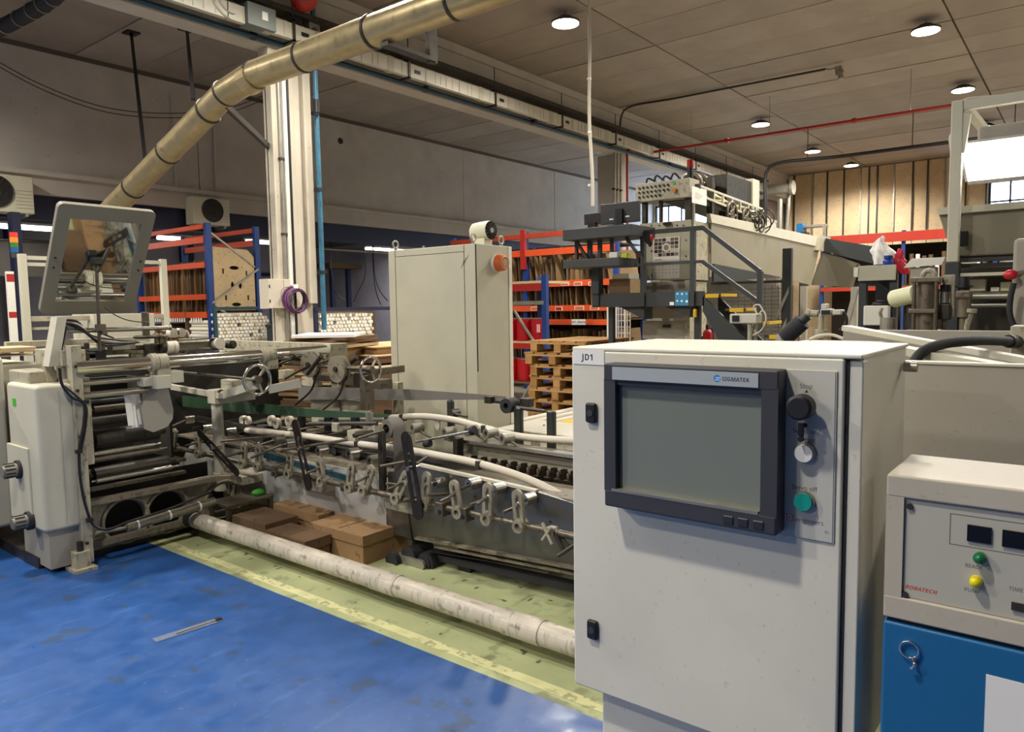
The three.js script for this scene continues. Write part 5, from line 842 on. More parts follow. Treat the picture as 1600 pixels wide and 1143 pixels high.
  // pulleys with slanting belts, second handwheel
  for (const [u, v] of [[487, 569], [530, 576]]) { const c = SX(u, v, X - 0.36); const d = part(t, 'disc_pulley', [cyl([c.x - 0.03, c.y, c.z], [c.x - 0.012, c.y, c.z], 0.1, 30), cyl([c.x - 0.012, c.y, c.z], [c.x + 0.012, c.y, c.z], 0.09, 30), cyl([c.x + 0.012, c.y, c.z], [c.x + 0.03, c.y, c.z], 0.1, 30)], mat('#8c8474', { map: T.grime, rough: 0.55 }), 'dusty grey disc pulley'); part(d, 'hub', [cyl([c.x - 0.045, c.y, c.z], [c.x - 0.02, c.y, c.z], 0.02, 16)], M.darkSteel);
    part(t, 'round_belt', [tube([[c.x, c.y - 0.05, c.z + 0.07], [c.x, c.y - 0.2, c.z - 0.02], [c.x - 0.05, c.y - 0.32, c.z - 0.16]], 0.009, 16, 6)], M.darkSteel); part(t, 'round_belt', [tube([[c.x, c.y + 0.085, c.z], [c.x - 0.03, c.y - 0.0, c.z - 0.35], [c.x - 0.06, c.y - 0.1, c.z - 0.6]], 0.009, 16, 6)], M.darkSteel); }
  part(t, 'pulley_shaft', [cyl(SX(440, 567, X - 0.36), SX(580, 577, X - 0.36), 0.014, 10)], M.dirtySteel);
  const w2 = SX(579, 577, X - 0.3); handWheel(t, w2, 0.092, 'z');
  part(t, 'wheel_bar', [bar([w2.x + 0.02, w2.y - 0.03, w2.z - 0.03], [w2.x + 0.34, w2.y - 0.02, w2.z - 0.03], 0.05, 0.05), bar([w2.x + 0.02, w2.y - 0.05, w2.z - 0.07], [w2.x + 0.02, w2.y - 0.3, w2.z - 0.07], 0.06, 0.08)], M.dirtySteel);
  for (const [u, v, w, h, m] of [[505, 590, 0.3, 0.05, M.darkSteel], [540, 592, 0.2, 0.1, M.dirtySteel], [480, 596, 0.16, 0.08, M.machine], [560, 594, 0.1, 0.12, M.darkSteel], [440, 585, 0.1, 0.08, M.machine], [585, 600, 0.2, 0.08, M.dirtySteel]]) { const p = SX(u, v, X); part(t, 'bracket', [bx(X + 0.05, p.y, p.z, 0.1, h, w, 0.005)], m); }
  part(t, 'pale_panel', [bb(X + 0.05, X + 0.07, 0.6, SX(540, 626, X).y, SX(478, 626, X).z, SX(572, 626, X).z)], M.cabGrey);
  part(t, 'slant_rod', [cyl(SX(480, 584, X - 0.46), SX(502, 556, X - 0.46), 0.016, 10), cyl(SX(546, 568, X - 0.3), SX(557, 558, X - 0.3), 0.018, 10)], M.darkSteel);
  const oc = SX(606, 640, X - 0.1); part(t, 'oil_cup', [ring([oc.x, oc.y - 0.1, oc.z], [oc.x, oc.y, oc.z], 0.03, 0.022, 18), cyl([oc.x, oc.y - 0.2, oc.z], [oc.x, oc.y - 0.03, oc.z], 0.026, 16)], M.darkSteel);
}
// white hoses draped along the conveyor
function hoseThing(label, pts, x, r) {
  const t = thing('white_hose', label, 'hose'), p = pts.map(q => SX(q[0], q[1], q[2] ?? x));
  part(t, 'hose', [tube(p, r, 90, 10)], M.hose); for (const k of [0.3, 0.62]) { const c = new THREE.CatmullRomCurve3(p, false, 'centripetal').getPoint(k); part(t, 'hose_clip', [bx(c.x, c.y - 0.005, c.z, r * 2.6, r * 2.3, 0.03, 0.004)], M.darkSteel); }
}
hoseThing('nearer white hose sagging along the conveyor toward the operator cabinet', [[385, 672], [430, 676], [480, 681], [560, 693], [640, 703], [690, 712], [740, 722], [790, 736], [840, 755], [895, 784], [930, 806]], 3.28, 0.023);
hoseThing('farther white hose arching above the carrier beam', [[500, 654], [560, 653], [610, 652], [660, 650], [710, 656], [760, 669], [810, 681], [860, 686], [930, 689]], 3.7, 0.023);
{ // long scrap pipe beside the walkway
  const t = thing('scrap_pipe', 'long dirty white plastic pipe lying along the conveyor above the pale green floor', 'pipe'), a = SX(303, 807, 2.6), b = SX(905, 1000, 2.6);
  const y = 0.115; void a; part(t, 'pipe', [cyl([2.6, y, a.z], [2.6, y, b.z + 0.5], 0.056, 28)], M.pvc);
  part(t, 'coupling', [ring([2.6, y, -3.05], [2.6, y, -2.85], 0.06, 0.05, 28), ring([2.6, y, -2.12], [2.6, y, -1.9], 0.06, 0.05, 28)], M.pvc);
  part(t, 'end_sleeve', [ring([2.6, y, a.z - 0.05], [2.6, y, a.z + 0.03], 0.06, 0.045, 28)], M.rubber);
  for (const z of [a.z + 0.02, b.z + 0.4]) part(t, 'foot', [bb(2.59, 2.61, 0, y - 0.05, z - 0.02, z + 0.02)], M.darkSteel);
}
{ // cartons under the conveyor
  const carton = (label, x0, x1, z0, z1, h, m, flaps) => { const t = thing('cardboard_box', label, 'box', [0, 0, 0], 0, 'cartons under the conveyor'); part(t, 'body', [bb(x0, x1, 0, h, z0, z1, 0.003)], m); if (flaps) { part(t, 'lid', [bb(x0 - 0.006, x1 + 0.006, h - 0.06, h + 0.004, z0 - 0.006, z1 + 0.006, 0.002)], m); part(t, 'flap_gap', [bb(x0 + 0.02, x1 - 0.02, h + 0.003, h + 0.006, (z0 + z1) / 2 - 0.004, (z0 + z1) / 2 + 0.004)], M.cardDk); } };
  carton('largest closed carton under the conveyor, nearest the black tension pulleys', 2.9, 3.28, -4.02, -3.5, 0.185, M.card, true);
  carton('dark-topped carton between the pipe and the largest carton', 2.69, 2.88, -4.22, -3.8, 0.15, M.cardDk, true);
  carton('low dark carton behind the pipe, second from the gluing unit', 2.72, 2.98, -4.68, -4.28, 0.17, M.cardDk, false);
  carton('pale carton under the plate behind the dark cartons', 3.02, 3.3, -4.62, -4.1, 0.19, M.card, true);
  const s = thing('steel_stool', 'low grey steel step under the conveyor beside the casting', 'stool'); part(s, 'top', [bb(2.72, 3.1, 0.2, 0.22, -5.0, -4.74)], M.dirtySteel); for (const [x, z] of [[2.74, -4.98], [2.74, -4.76], [3.08, -4.76]]) part(s, 'leg', [bb(x - 0.015, x + 0.015, 0, 0.2, z - 0.015, z + 0.015)], M.dirtySteel);
  const g = part(scene, 'green_rag', [new THREE.IcosahedronGeometry(0.045, 2).scale(1.2, 0.6, 1).translate(3.05, 0.235, -4.86)], mat('#3c8f2c', { rough: 0.9 })); tag(g, 'bright green rag on the low steel step', 'rag');
  const r = thing('plastic_strip', 'clear plastic strip with a black clip lying on the blue floor', 'strip'), a = SY(241, 1000, 0.004), b = SY(344, 967, 0.004);
  part(r, 'strip', [bar(a, b, 0.05, 0.003)], new THREE.MeshPhysicalMaterial({ color: '#dfe6ee', transmission: 0.85, thickness: 0, roughness: 0.2 }));
  const c = b.clone().lerp(a, 0.03); part(r, 'clip', [bx(c.x, 0.008, c.z, 0.03, 0.012, 0.03, 0.003)], M.black); part(r, 'pin', [cyl([a.x + 0.1, 0.008, a.z + 0.02], [b.x, 0.008, b.z], 0.004, 6)], M.galv);
}
// ------------------------------------------------------------------ tall cabinet behind the conveyor
{
  const t = thing('tall_cabinet', 'tall plain grey steel switch cabinet with an orange warning light, behind the conveyor', 'cabinet');
  const x0 = 4.3, x1 = 4.757, z0 = -4.735, z1 = -3.756, Y = 2.085;
  part(t, 'body', [bb(x0 + 0.012, x1 - 0.02, 0.1, Y, z0, z1 - 0.006, 0.005)], M.cabGrey);
  const sA = SX(620, 500, x0).z, sB = SX(727, 500, x0).z;
  part(t, 'side_panel', [bb(x0, x0 + 0.02, 0.1, Y - 0.004, z0, sA - 0.004, 0.002)], M.cabGrey); part(t, 'side_panel', [bb(x0, x0 + 0.02, 0.1, Y - 0.06, sA + 0.004, sB - 0.004, 0.002), bb(x0, x0 + 0.02, Y - 0.056, Y - 0.004, sA + 0.004, sB - 0.004, 0.002)], M.cabGrey); part(t, 'side_panel', [bb(x0, x0 + 0.02, 0.1, Y - 0.004, sB + 0.004, z1, 0.002)], M.cabGrey);
  part(t, 'front_panel', [bb(x0 + 0.004, x1 - 0.05, 0.1, Y - 0.004, z1 - 0.01, z1, 0.002)], M.cabGrey); part(t, 'corner_strip', [bb(x1 - 0.042, x1, 0.1, Y - 0.004, z1 - 0.03, z1 + 0.004, 0.003)], M.cabinet);
  part(t, 'plinth', [bb(x0 + 0.02, x1 - 0.02, 0, 0.1, z0 + 0.02, z1 - 0.02)], M.darkSteel);
  for (const [x, z] of [[x0 + 0.04, z0 + 0.05], [x0 + 0.04, z1 - 0.05], [x1 - 0.07, z1 - 0.05]]) part(t, 'lifting_eye', [torus([x, Y + 0.05, z], 0.03, 0.0075, 'z', 22), cyl([x, Y - 0.003, z], [x, Y + 0.022, z], 0.014, 12)], M.galv);
  part(t, 'roof_bolt', [cyl([x0 + 0.04, Y - 0.002, -4.35], [x0 + 0.04, Y + 0.02, -4.35], 0.01, 10)], M.galv);
  const c = SZ(776, 411, z1), l = part(t, 'warning_light', [cyl([c.x, c.y, z1 + 0.02], [c.x, c.y, z1 + 0.075], 0.07, 30, 0.062), cyl([c.x, c.y, z1 + 0.075], [c.x, c.y, z1 + 0.085], 0.062, 30, 0.05)], M.orangeLamp, 'orange warning light');
  part(l, 'light_base', [cyl([c.x, c.y, z1], [c.x, c.y, z1 + 0.024], 0.072, 30)], M.white); part(l, 'light_lens', [cyl([c.x, c.y, z1 + 0.08], [c.x, c.y, z1 + 0.09], 0.034, 24), torus([c.x, c.y, z1 + 0.086], 0.046, 0.005)], mat('#b08d6a', { rough: 0.3 }));
  part(t, 'scratch_mark', [0, 1, 2].map(i => bar([x0 - 0.0006, 2.0 - i * 0.02, -3.82 - i * 0.025], [x0 - 0.0006, 1.94 - i * 0.02, -3.86 - i * 0.02], 0.002, 0.003)), M.darkSteel);
  const f = thing('fan_motor', 'beige round fan motor with a dark finned end on top of the tall cabinet', 'fan'), p = SX(754, 361, 4.53);
  const lat = new THREE.LatheGeometry([[0, 0], [0.05, 0], [0.068, 0.02], [0.075, 0.08], [0.078, 0.17], [0.074, 0.19]].map(q => new THREE.Vector2(...q)), 30).rotateX(Math.PI / 2).translate(p.x, p.y, p.z - 0.1);
  part(f, 'casing', [lat], M.beigePlastic); part(f, 'end_disc', [cyl([p.x, p.y, p.z + 0.07], [p.x, p.y, p.z + 0.084], 0.072, 28)], M.black);
  part(f, 'fin', Array.from({ length: 14 }, (_, i) => bar([p.x + Math.cos(i * 0.4488) * 0.022, p.y + Math.sin(i * 0.4488) * 0.022, p.z + 0.09], [p.x + Math.cos(i * 0.4488) * 0.07, p.y + Math.sin(i * 0.4488) * 0.07, p.z + 0.088], 0.006, 0.014, V(0, 0, 1))), M.darkSteel); part(f, 'hub', [cyl([p.x, p.y, p.z + 0.08], [p.x, p.y, p.z + 0.1], 0.02, 16)], M.galv);
  part(f, 'stand', [bb(p.x - 0.05, p.x + 0.05, Y, p.y - 0.06, p.z - 0.06, p.z + 0.06, 0.006)], M.beigePlastic);
}
// ------------------------------------------------------------------ stack of cardboard sheets
{
  const c = SY(512, 522, 1.34), mats = [M.cardLt, M.card, M.cardDk, M.kraft, mat('#8a6a48', { map: T.card, rough: 0.85 })]; let y = 0.15;
  const pb = thing('wooden_pallet', 'wooden pallet under the stack of cardboard sheets', 'pallet', [c.x, 0, c.z]); part(pb, 'deck', [bb(-0.46, 0.46, 0.12, 0.145, -0.4, 0.4)], M.pallet); for (const x of [-0.4, 0, 0.4]) part(pb, 'runner', [bb(x - 0.05, x + 0.05, 0, 0.12, -0.4, 0.4)], M.pallet);
  for (let i = 0; i < 50; i++) {
    const h = rr(0.016, 0.031), top = i > 40, last = i == 49, o = part(scene, 'cardboard_sheet', [bb(-0.38, 0.38, 0.0005, h, -0.3, 0.3, 0.002)], last ? M.paper : mats[Math.floor(rnd() * 5)]);
    o.position.set(c.x + rr(-0.03, 0.03) * (top ? 3 : 1), y, c.z + rr(-0.03, 0.03) * (top ? 3 : 1)); y += h; o.rotation.y = 0.3 + rr(-0.04, 0.04) * (top ? 4 : 1) + (last ? 0.3 : 0);
    tag(o, last ? 'white sheet lying on top of the cardboard stack' : top ? 'loose brown cardboard sheet near the top of the stack behind the machine' : 'brown cardboard sheet in the tall stack left of the grey cabinet', 'sheet', last ? null : 'sheets of the cardboard stack');
  }
  for (const [i, [u, v, yy, r, mt]] of [[566, 540, 1.2, 0.03, M.cardLt], [572, 553, 1.12, -0.02, M.cardLt], [584, 572, 1.02, 0.04, M.kraft]].entries()) {
    const p = SY(u, v, yy), s = thing('pale_sheet', ['upper', 'middle', 'lowest'][i] + ' of three pale kraft sheets half hidden behind the tall grey cabinet', 'sheet', [p.x + 0.3, yy, Math.min(p.z, -5.25)], r);
    part(s, 'sheet', [bb(-0.5, 0.5, -0.006, 0.006, -0.42, 0.42, 0.002)], mt); part(s, 'under_stack', [bb(-0.47, 0.47, i == 2 ? -yy + 0.01 : -0.075, -0.008, -0.4, 0.4, 0.003)], i ? M.cardDk : M.card);
  }
}
// ------------------------------------------------------------------ pallets
{
  const boards = [M.pallet, mat('#b98b52', { map: T.wood, rough: 0.8 }), mat('#d3aa72', { map: T.wood, rough: 0.8 })];
  const names = ['topmost pallet of the wooden stack', 'second pallet from the top of the wooden stack', 'third pallet from the top of the wooden stack', 'fourth pallet from the top of the wooden stack', 'fifth pallet from the top of the wooden stack', 'sixth pallet from the top, near the bottom of the stack', 'seventh pallet from the top, near the bottom of the stack', 'lowest pallet of the wooden stack, on the floor'];
  for (let k = 0; k < 8; k++) {
    const t = thing('wooden_pallet', names[k], 'pallet', [7.92 + rr(-0.03, 0.03), (7 - k) * 0.146, -5.15 + rr(-0.03, 0.03)], rr(-0.03, 0.03), 'stacked pallets');
    for (const z of [-0.35, -0.19, 0, 0.19, 0.35]) part(t, 'deck_board', [bb(-0.6, 0.6, 0.122, 0.144, z - 0.07, z + 0.07, 0.002)], boards[Math.floor(rnd() * 3)]);
    for (const x of [-0.53, 0, 0.53]) part(t, 'cross_board', [bb(x - 0.07, x + 0.07, 0.1, 0.1215, -0.4, 0.4, 0.002)], boards[Math.floor(rnd() * 3)]);
    for (const x of [-0.53, 0, 0.53]) for (const z of [-0.35, 0, 0.35]) part(t, 'block', [bb(x - 0.07, x + 0.07, 0.0225, 0.0995, z - 0.05, z + 0.05, 0.002)], boards[Math.floor(rnd() * 3)]);
    for (const z of [-0.35, 0, 0.35]) part(t, 'bottom_board', [bb(-0.6, 0.6, 0.001, 0.022, z - 0.05, z + 0.05, 0.002)], boards[Math.floor(rnd() * 3)]);
  }
}
// ------------------------------------------------------------------ middle rack with dies
{
  const X = 11.2, z1 = -6.55, z0 = -10.4, t = thing('die_rack', 'long orange-beamed rack full of brown dies, right of the tall cabinet', 'rack');
  const lev = { A: SX(850, 367, X).y, B: SX(850, 394, X).y, C: SX(900, 442, X).y, D: SX(900, 481, X).y, E: SX(900, 503, X).y };
  for (const [k, h] of [['A', 0.09], ['B', 0.12], ['C', 0.11], ['D', 0.11], ['E', 0.1]]) part(t, 'beam', [bb(X - 0.05, X, lev[k] - h / 2, lev[k] + h / 2, z0, z1, 0.004)], k == 'A' ? mat('#b8422a', { map: T.scuff, rough: 0.45 }) : M.orange);
  for (const z of [z0, SX(819, 395, X).z, z1]) part(t, 'upright', [bb(X + 0.005, X + 0.08, 0, lev.A + 0.1, z - 0.05, z + 0.05)], M.rackBlue); part(t, 'upright', [bb(X + 1.0, X + 1.08, 0, lev.A + 0.1, z1 - 0.05, z1 + 0.05)], M.rackBlue);
  part(t, 'orange_upper_post', [bb(X - 0.055, X + 0.006, lev.B - 0.3, lev.A + 0.12, SX(819, 395, X).z - 0.055, SX(819, 395, X).z + 0.055)], M.redPaint);
  part(t, 'rear_screen', [bb(X + 1.1, X + 1.12, 0, lev.B, z0, z1)], mat('#3a2f26', { rough: 0.9 }));
  for (const k of ['C', 'D', 'E']) part(t, 'shelf', [bb(X + 0.01, X + 1.1, lev[k] + 0.03, lev[k] + 0.05, z0, z1)], M.plyDk); part(t, 'shelf', [bb(X + 0.01, X + 1.1, 0.55, 0.57, z0, z1)], M.plyDk);
  part(t, 'top_sheet', [0, 1, 2, 3, 4, 5].map(i => bb(X + 0.1, X + 0.9, lev.B + 0.075 + 0.0, lev.B + 0.1, z0 + 0.2 + i * 0.62, z0 + 0.75 + i * 0.62)), M.anthracite);
  for (const [u, v, w] of [[883, 443, 0.17], [903, 443, 0.17], [925, 443, 0.15], [873, 482, 0.16], [905, 481, 0.2], [929, 481, 0.18], [836, 482, 0.2]]) { const p = SX(u, v, X - 0.055); part(t, 'card_holder', [bb(X - 0.058, X - 0.05, p.y - 0.035, p.y + 0.035, p.z - w / 2, p.z + w / 2)], M.paper); part(t, 'card', [bb(X - 0.06, X - 0.057, p.y - 0.027, p.y + 0.027, p.z - w / 2 + 0.012, p.z + w / 2 - 0.012)], u == 873 ? M.redPaint : mat('#c86a3c', { rough: 0.7 })); }
  const lb = SX(904, 503, X - 0.055); printed(t, 'shelf_label', 0.3, 0.1, (g, w, h) => { g.fillStyle = '#eee'; g.fillRect(0, 0, w, h); g.fillStyle = '#222'; g.font = 'bold ' + h * 0.5 + 'px sans-serif'; g.textAlign = 'center'; g.fillText('ART. A504/M', w / 2, h * 0.68); }, { pos: [X - 0.054, lb.y, lb.z], rotY: -Math.PI / 2, px: 256 });
  const cols = [M.ply, M.plyDk, mat('#8a7050', { map: T.wood, rough: 0.75 }), mat('#9c8560', { map: T.wood, rough: 0.75 }), mat('#5c4a38', { map: T.wood, rough: 0.75 })];
  for (const [i, [yb, h0, h1]] of [[lev.C + 0.052, 0.4, 0.52], [lev.D + 0.052, 0.28, 0.38], [lev.E + 0.052, 0.12, 0.17], [0.572, 0.45, 0.6]].entries()) {
    for (let z = -9.35; z < z1 - 0.1; z += rr(0.07, 0.13)) { const o = part(scene, 'cutting_die', [bb(0, 0.7, 0, rr(h0, h1), -0.011, 0.011, 0.002)], cols[Math.floor(rnd() * 5)]); o.position.set(X + 0.03 + rnd() * 0.1, yb + 0.004, z); o.rotation.set(rr(-0.16, 0.02), rr(-0.1, 0.1) - (rnd() < 0.35 ? 0.35 : 0), 0); tag(o, 'brown die board leaning on the ' + ['upper', 'second', 'third', 'bottom'][i] + ' shelf of the orange-beamed rack', 'board', 'die boards on the ' + ['upper', 'second', 'third', 'bottom'][i] + ' shelf'); }
  }
}
// ------------------------------------------------------------------ drum shelf
{
  const X = 9.5, zu = SX(852, 480, X).z, z0 = zu - 1.5, t = thing('drum_shelf', 'short blue shelf unit holding red drums, right beside the tall cabinet', 'shelf');
  const yA = SX(825, 440, X).y, yB = SX(825, 533, X).y, yC = SX(825, 640, X).y; void yC;
  for (const [x, z] of [[X, zu], [X, z0], [X + 0.7, zu - 0.6], [X + 0.7, z0]]) part(t, 'upright', [bb(x - 0.04, x + 0.04, 0, yA + 0.1, z - 0.045, z + 0.045)], M.rackBlue);
  part(t, 'shelf_board', [bb(X - 0.05, X + 0.75, yA - 0.03, yA + 0.01, z0 + 0.05, zu - 0.046)], M.plyLt); part(t, 'beam', [bb(X - 0.05, X - 0.01, yA - 0.15, yA - 0.035, z0 + 0.05, zu - 0.046)], M.redPaint);
  part(t, 'beam', [bb(X - 0.05, X - 0.01, yB - 0.12, yB - 0.03, z0 + 0.05, zu - 0.046)], M.redPaint); part(t, 'shelf_board', [bb(X - 0.05, X + 0.75, yB - 0.028, yB, z0 + 0.05, zu - 0.046)], M.plyLt); part(t, 'shelf_board', [bb(X - 0.05, X + 0.75, 0.33, 0.36, z0 + 0.05, zu - 0.046)], M.plyDk);
  part(t, 'cross_bar', [bb(X - 0.05, X - 0.02, SX(825, 473, X).y - 0.03, SX(825, 473, X).y + 0.03, z0, zu)], M.galv); part(t, 'brace', [bar(SX(803, 484, X - 0.06), SX(834, 533, X - 0.06), 0.04, 0.03), bar(SX(836, 588, X - 0.06), SX(812, 630, X - 0.06), 0.04, 0.03)], M.galv);
  const drum = (x, y, z, label) => { const d = thing('steel_drum', label, 'drum', [x, y + 0.002, z], 0, 'red drums on the blue shelf'), r = 0.135, h = 0.37; part(d, 'body', [new THREE.LatheGeometry([[0, 0], [r - 0.004, 0], [r, 0.008], [r, h * 0.33], [r + 0.005, h * 0.35], [r, h * 0.37], [r, h * 0.66], [r + 0.005, h * 0.68], [r, h * 0.7], [r, h - 0.01], [r - 0.01, h - 0.004], [0, h - 0.012]].map(q => new THREE.Vector2(...q)), 28)], M.drumRed); part(d, 'rim', [torus([0, h - 0.004, 0], r, 0.007, 'y', 28)], M.galv); return d; };
  drum(X + 0.16, yB, zu - 0.24, 'red drum with a pink tag on the upper row beside the blue post'); const d2 = drum(X + 0.16, yB, zu - 0.54, 'second red drum from the blue post, upper row'); void d2; drum(X + 0.16, yB, zu - 0.84, 'third red drum from the blue post, upper row, half hidden');
  const dt = SX(841, 513, X + 0.01); part(scene.children[scene.children.length - 3], 'tag', [bx(dt.x - (X + 0.16) + 0.006, dt.y - yB, dt.z - (zu - 0.24), 0.004, 0.13, 0.07)], mat('#e9a9b2', { rough: 0.8 }));
  drum(X + 0.16, 0.36, zu - 0.24, 'red drum on the lower row beside the blue post'); drum(X + 0.16, 0.36, zu - 0.54, 'second red drum from the blue post, lower row'); drum(X + 0.16, 0.36, zu - 0.84, 'third red drum from the blue post, lower row, mostly hidden');
  const rb = part(scene, 'red_canister', [bb(X + 0.05, X + 0.35, yB + 0.45, yB + 0.62, zu - 1.0, zu - 0.72, 0.03)], M.drumRed); rb.position.y = 0; rb.name = rb.name; tag(rb, 'small red canister under the wooden shelf board above the drums', 'canister'); part(rb, 'cap', [cyl([X + 0.1, yB + 0.61, zu - 0.8], [X + 0.1, yB + 0.66, zu - 0.8], 0.03, 12)], M.paper); rb.position.y = -0.45;
}
// ------------------------------------------------------------------ table and roller track behind the carrier
{
  const t = thing('delivery_table', 'cream sheet-metal table top behind the carrier beam', 'table'), a = SY(776, 668, 0.75), b = SY(830, 655, 0.75);
  part(t, 'top', [bb(a.x, b.x + 0.02, 0.72, 0.75, a.z, -1.3, 0.005)], M.machineLt); for (const [x, z] of [[a.x + 0.06, a.z + 0.06], [b.x - 0.06, a.z + 0.06], [a.x + 0.06, -1.4], [b.x - 0.06, -1.4]]) part(t, 'leg', [bb(x - 0.025, x + 0.025, 0, 0.72, z - 0.025, z + 0.025)], M.machine);
  part(t, 'screw_head', [[806, 661], [850, 664]].map(([u, v]) => { const p = SY(u, v, 0.752); return cyl([p.x, 0.75, p.z], [p.x, 0.756, p.z], 0.008, 8); }), M.darkSteel);
  const r = thing('roller_track', 'low track of pale rollers with red and white edge, in front of the pallets', 'conveyor'), p = SY(806, 662, 0.62), q = SY(895, 640, 0.62);
  const rz0 = p.z - 0.12, rz1 = q.z + 1.3, xs = p.x, xe = q.x + 0.25;
  for (let z = rz0; z < rz1; z += 0.14) part(r, 'roller', [cyl([xs, 0.6, z], [xe, 0.6, z], 0.03, 12)], M.hose); part(r, 'under_tray', [bb(xs, xe, 0.5, 0.52, rz0, rz1)], M.guardGrey);
  for (const x of [xs - 0.03, xe + 0.03]) part(r, 'side_rail', [bb(x - 0.02, x + 0.02, 0.54, 0.63, rz0 - 0.1, rz1)], M.machine); let i = 0;
  for (let z = rz0; z < rz1; z += 0.1) part(r, 'edge_tape', [bb(xe + 0.008, xe + 0.052, 0.631, 0.634, z, z + 0.099)], i++ % 2 ? M.redPaint : M.paper);
  for (const z of [rz0, rz1 - 0.1]) for (const x of [xs, xe]) part(r, 'leg', [bb(x - 0.025, x + 0.025, 0, 0.54, z - 0.02, z + 0.02)], M.machine); const yb = SY(880, 660, 0.64); part(r, 'yellow_corner', [bb(yb.x - 0.1, yb.x + 0.15, 0.62, 0.66, yb.z, yb.z + 0.4, 0.004)], M.yellow);
}
// ------------------------------------------------------------------ guards and hose right of the operator cabinet
{
  const t = thing('machine_guard', 'plain grey sheet guard right behind the operator cabinet', 'guard'), X = 2.42, a = SX(1396, 565, X);
  part(t, 'sheet', [bb(X, X + 0.025, 0.35, a.y, -0.62, 0.7, 0.003)], M.guardGrey); part(t, 'top_edge', [bb(X - 0.004, X + 0.04, a.y - 0.004, a.y + 0.004, -0.62, 0.7, 0.002)], M.machineLt); part(t, 'leg', [bb(X + 0.03, X + 0.09, 0, a.y - 0.05, -0.6, -0.54), bb(X + 0.03, X + 0.09, 0, a.y - 0.05, 0.6, 0.66)], M.machine);
  const g = thing('rear_guard', 'farther grey machine guard with a raised block at its right end', 'guard'), X2 = 3.3, b = SX(1337, 515, X2), c = SX(1580, 520, X2);
  part(g, 'sheet', [bb(X2, X2 + 0.03, 0.3, b.y, b.z - 0.05, 0.5, 0.003)], M.guardGrey); part(g, 'raised_block', [bb(X2 - 0.04, X2 + 0.1, b.y - 0.16, b.y + 0.02, c.z, 0.5, 0.005)], M.machine); part(g, 'leg', [bb(X2 + 0.03, X2 + 0.1, 0, b.y - 0.05, b.z, b.z + 0.06), bb(X2 + 0.03, X2 + 0.1, 0, b.y - 0.05, 0.4, 0.46)], M.machine);
  const r = thing('white_rail', 'long white rail sloping between the two grey guards', 'rail'); part(r, 'rail', [bar(SX(1322, 512, 3.2), SX(1640, 569, 2.85), 0.05, 0.02)], M.machineLt); const r2 = thing('white_rail', 'shorter white rail just behind the near grey guard', 'rail'); part(r2, 'rail', [bar(SX(1396, 544, 2.7), SX(1600, 580, 2.6), 0.07, 0.025)], M.machineLt);
  part(r, 'post', [bb(3.13, 3.17, 0, 1.35, -0.66, -0.62)], M.machine); part(r2, 'post', [bb(2.64, 2.68, 0, 1.38, -0.3, -0.26)], M.machine);
  const h = thing('black_hose', 'thick black hose arching over the grey guard into the raised block', 'hose'); part(h, 'hose', [tube([SX(1428, 600, 2.6), SX(1428, 568, 2.6), SX(1440, 551, 2.62), SX(1470, 538, 2.7), SX(1520, 532, 2.85), SX(1560, 532, 3.05), SX(1585, 534, 3.22)], 0.017, 60, 12)], M.rubber); part(h, 'nozzle', [cyl(SX(1576, 533, 3.16), SX(1588, 534, 3.25), 0.024, 12)], M.black);
  const w = thing('white_tray', 'white rounded tray edge behind the operator cabinet', 'tray'), p = SX(1230, 530, 2.9), q = SX(1375, 522, 2.9); part(w, 'tray', [bb(2.75, 3.1, p.y - 0.06, p.y - 0.01, p.z, q.z, 0.02)], M.machineLt); part(w, 'bent_wire', [tube([SX(1265, 530, 2.8), SX(1280, 524, 2.8), SX(1300, 523, 2.8), SX(1318, 529, 2.8)], 0.006, 20, 6)], M.hose); part(w, 'leg', [bb(2.9, 2.94, 0, p.y - 0.05, (p.z + q.z) / 2, (p.z + q.z) / 2 + 0.04)], M.machine);
}
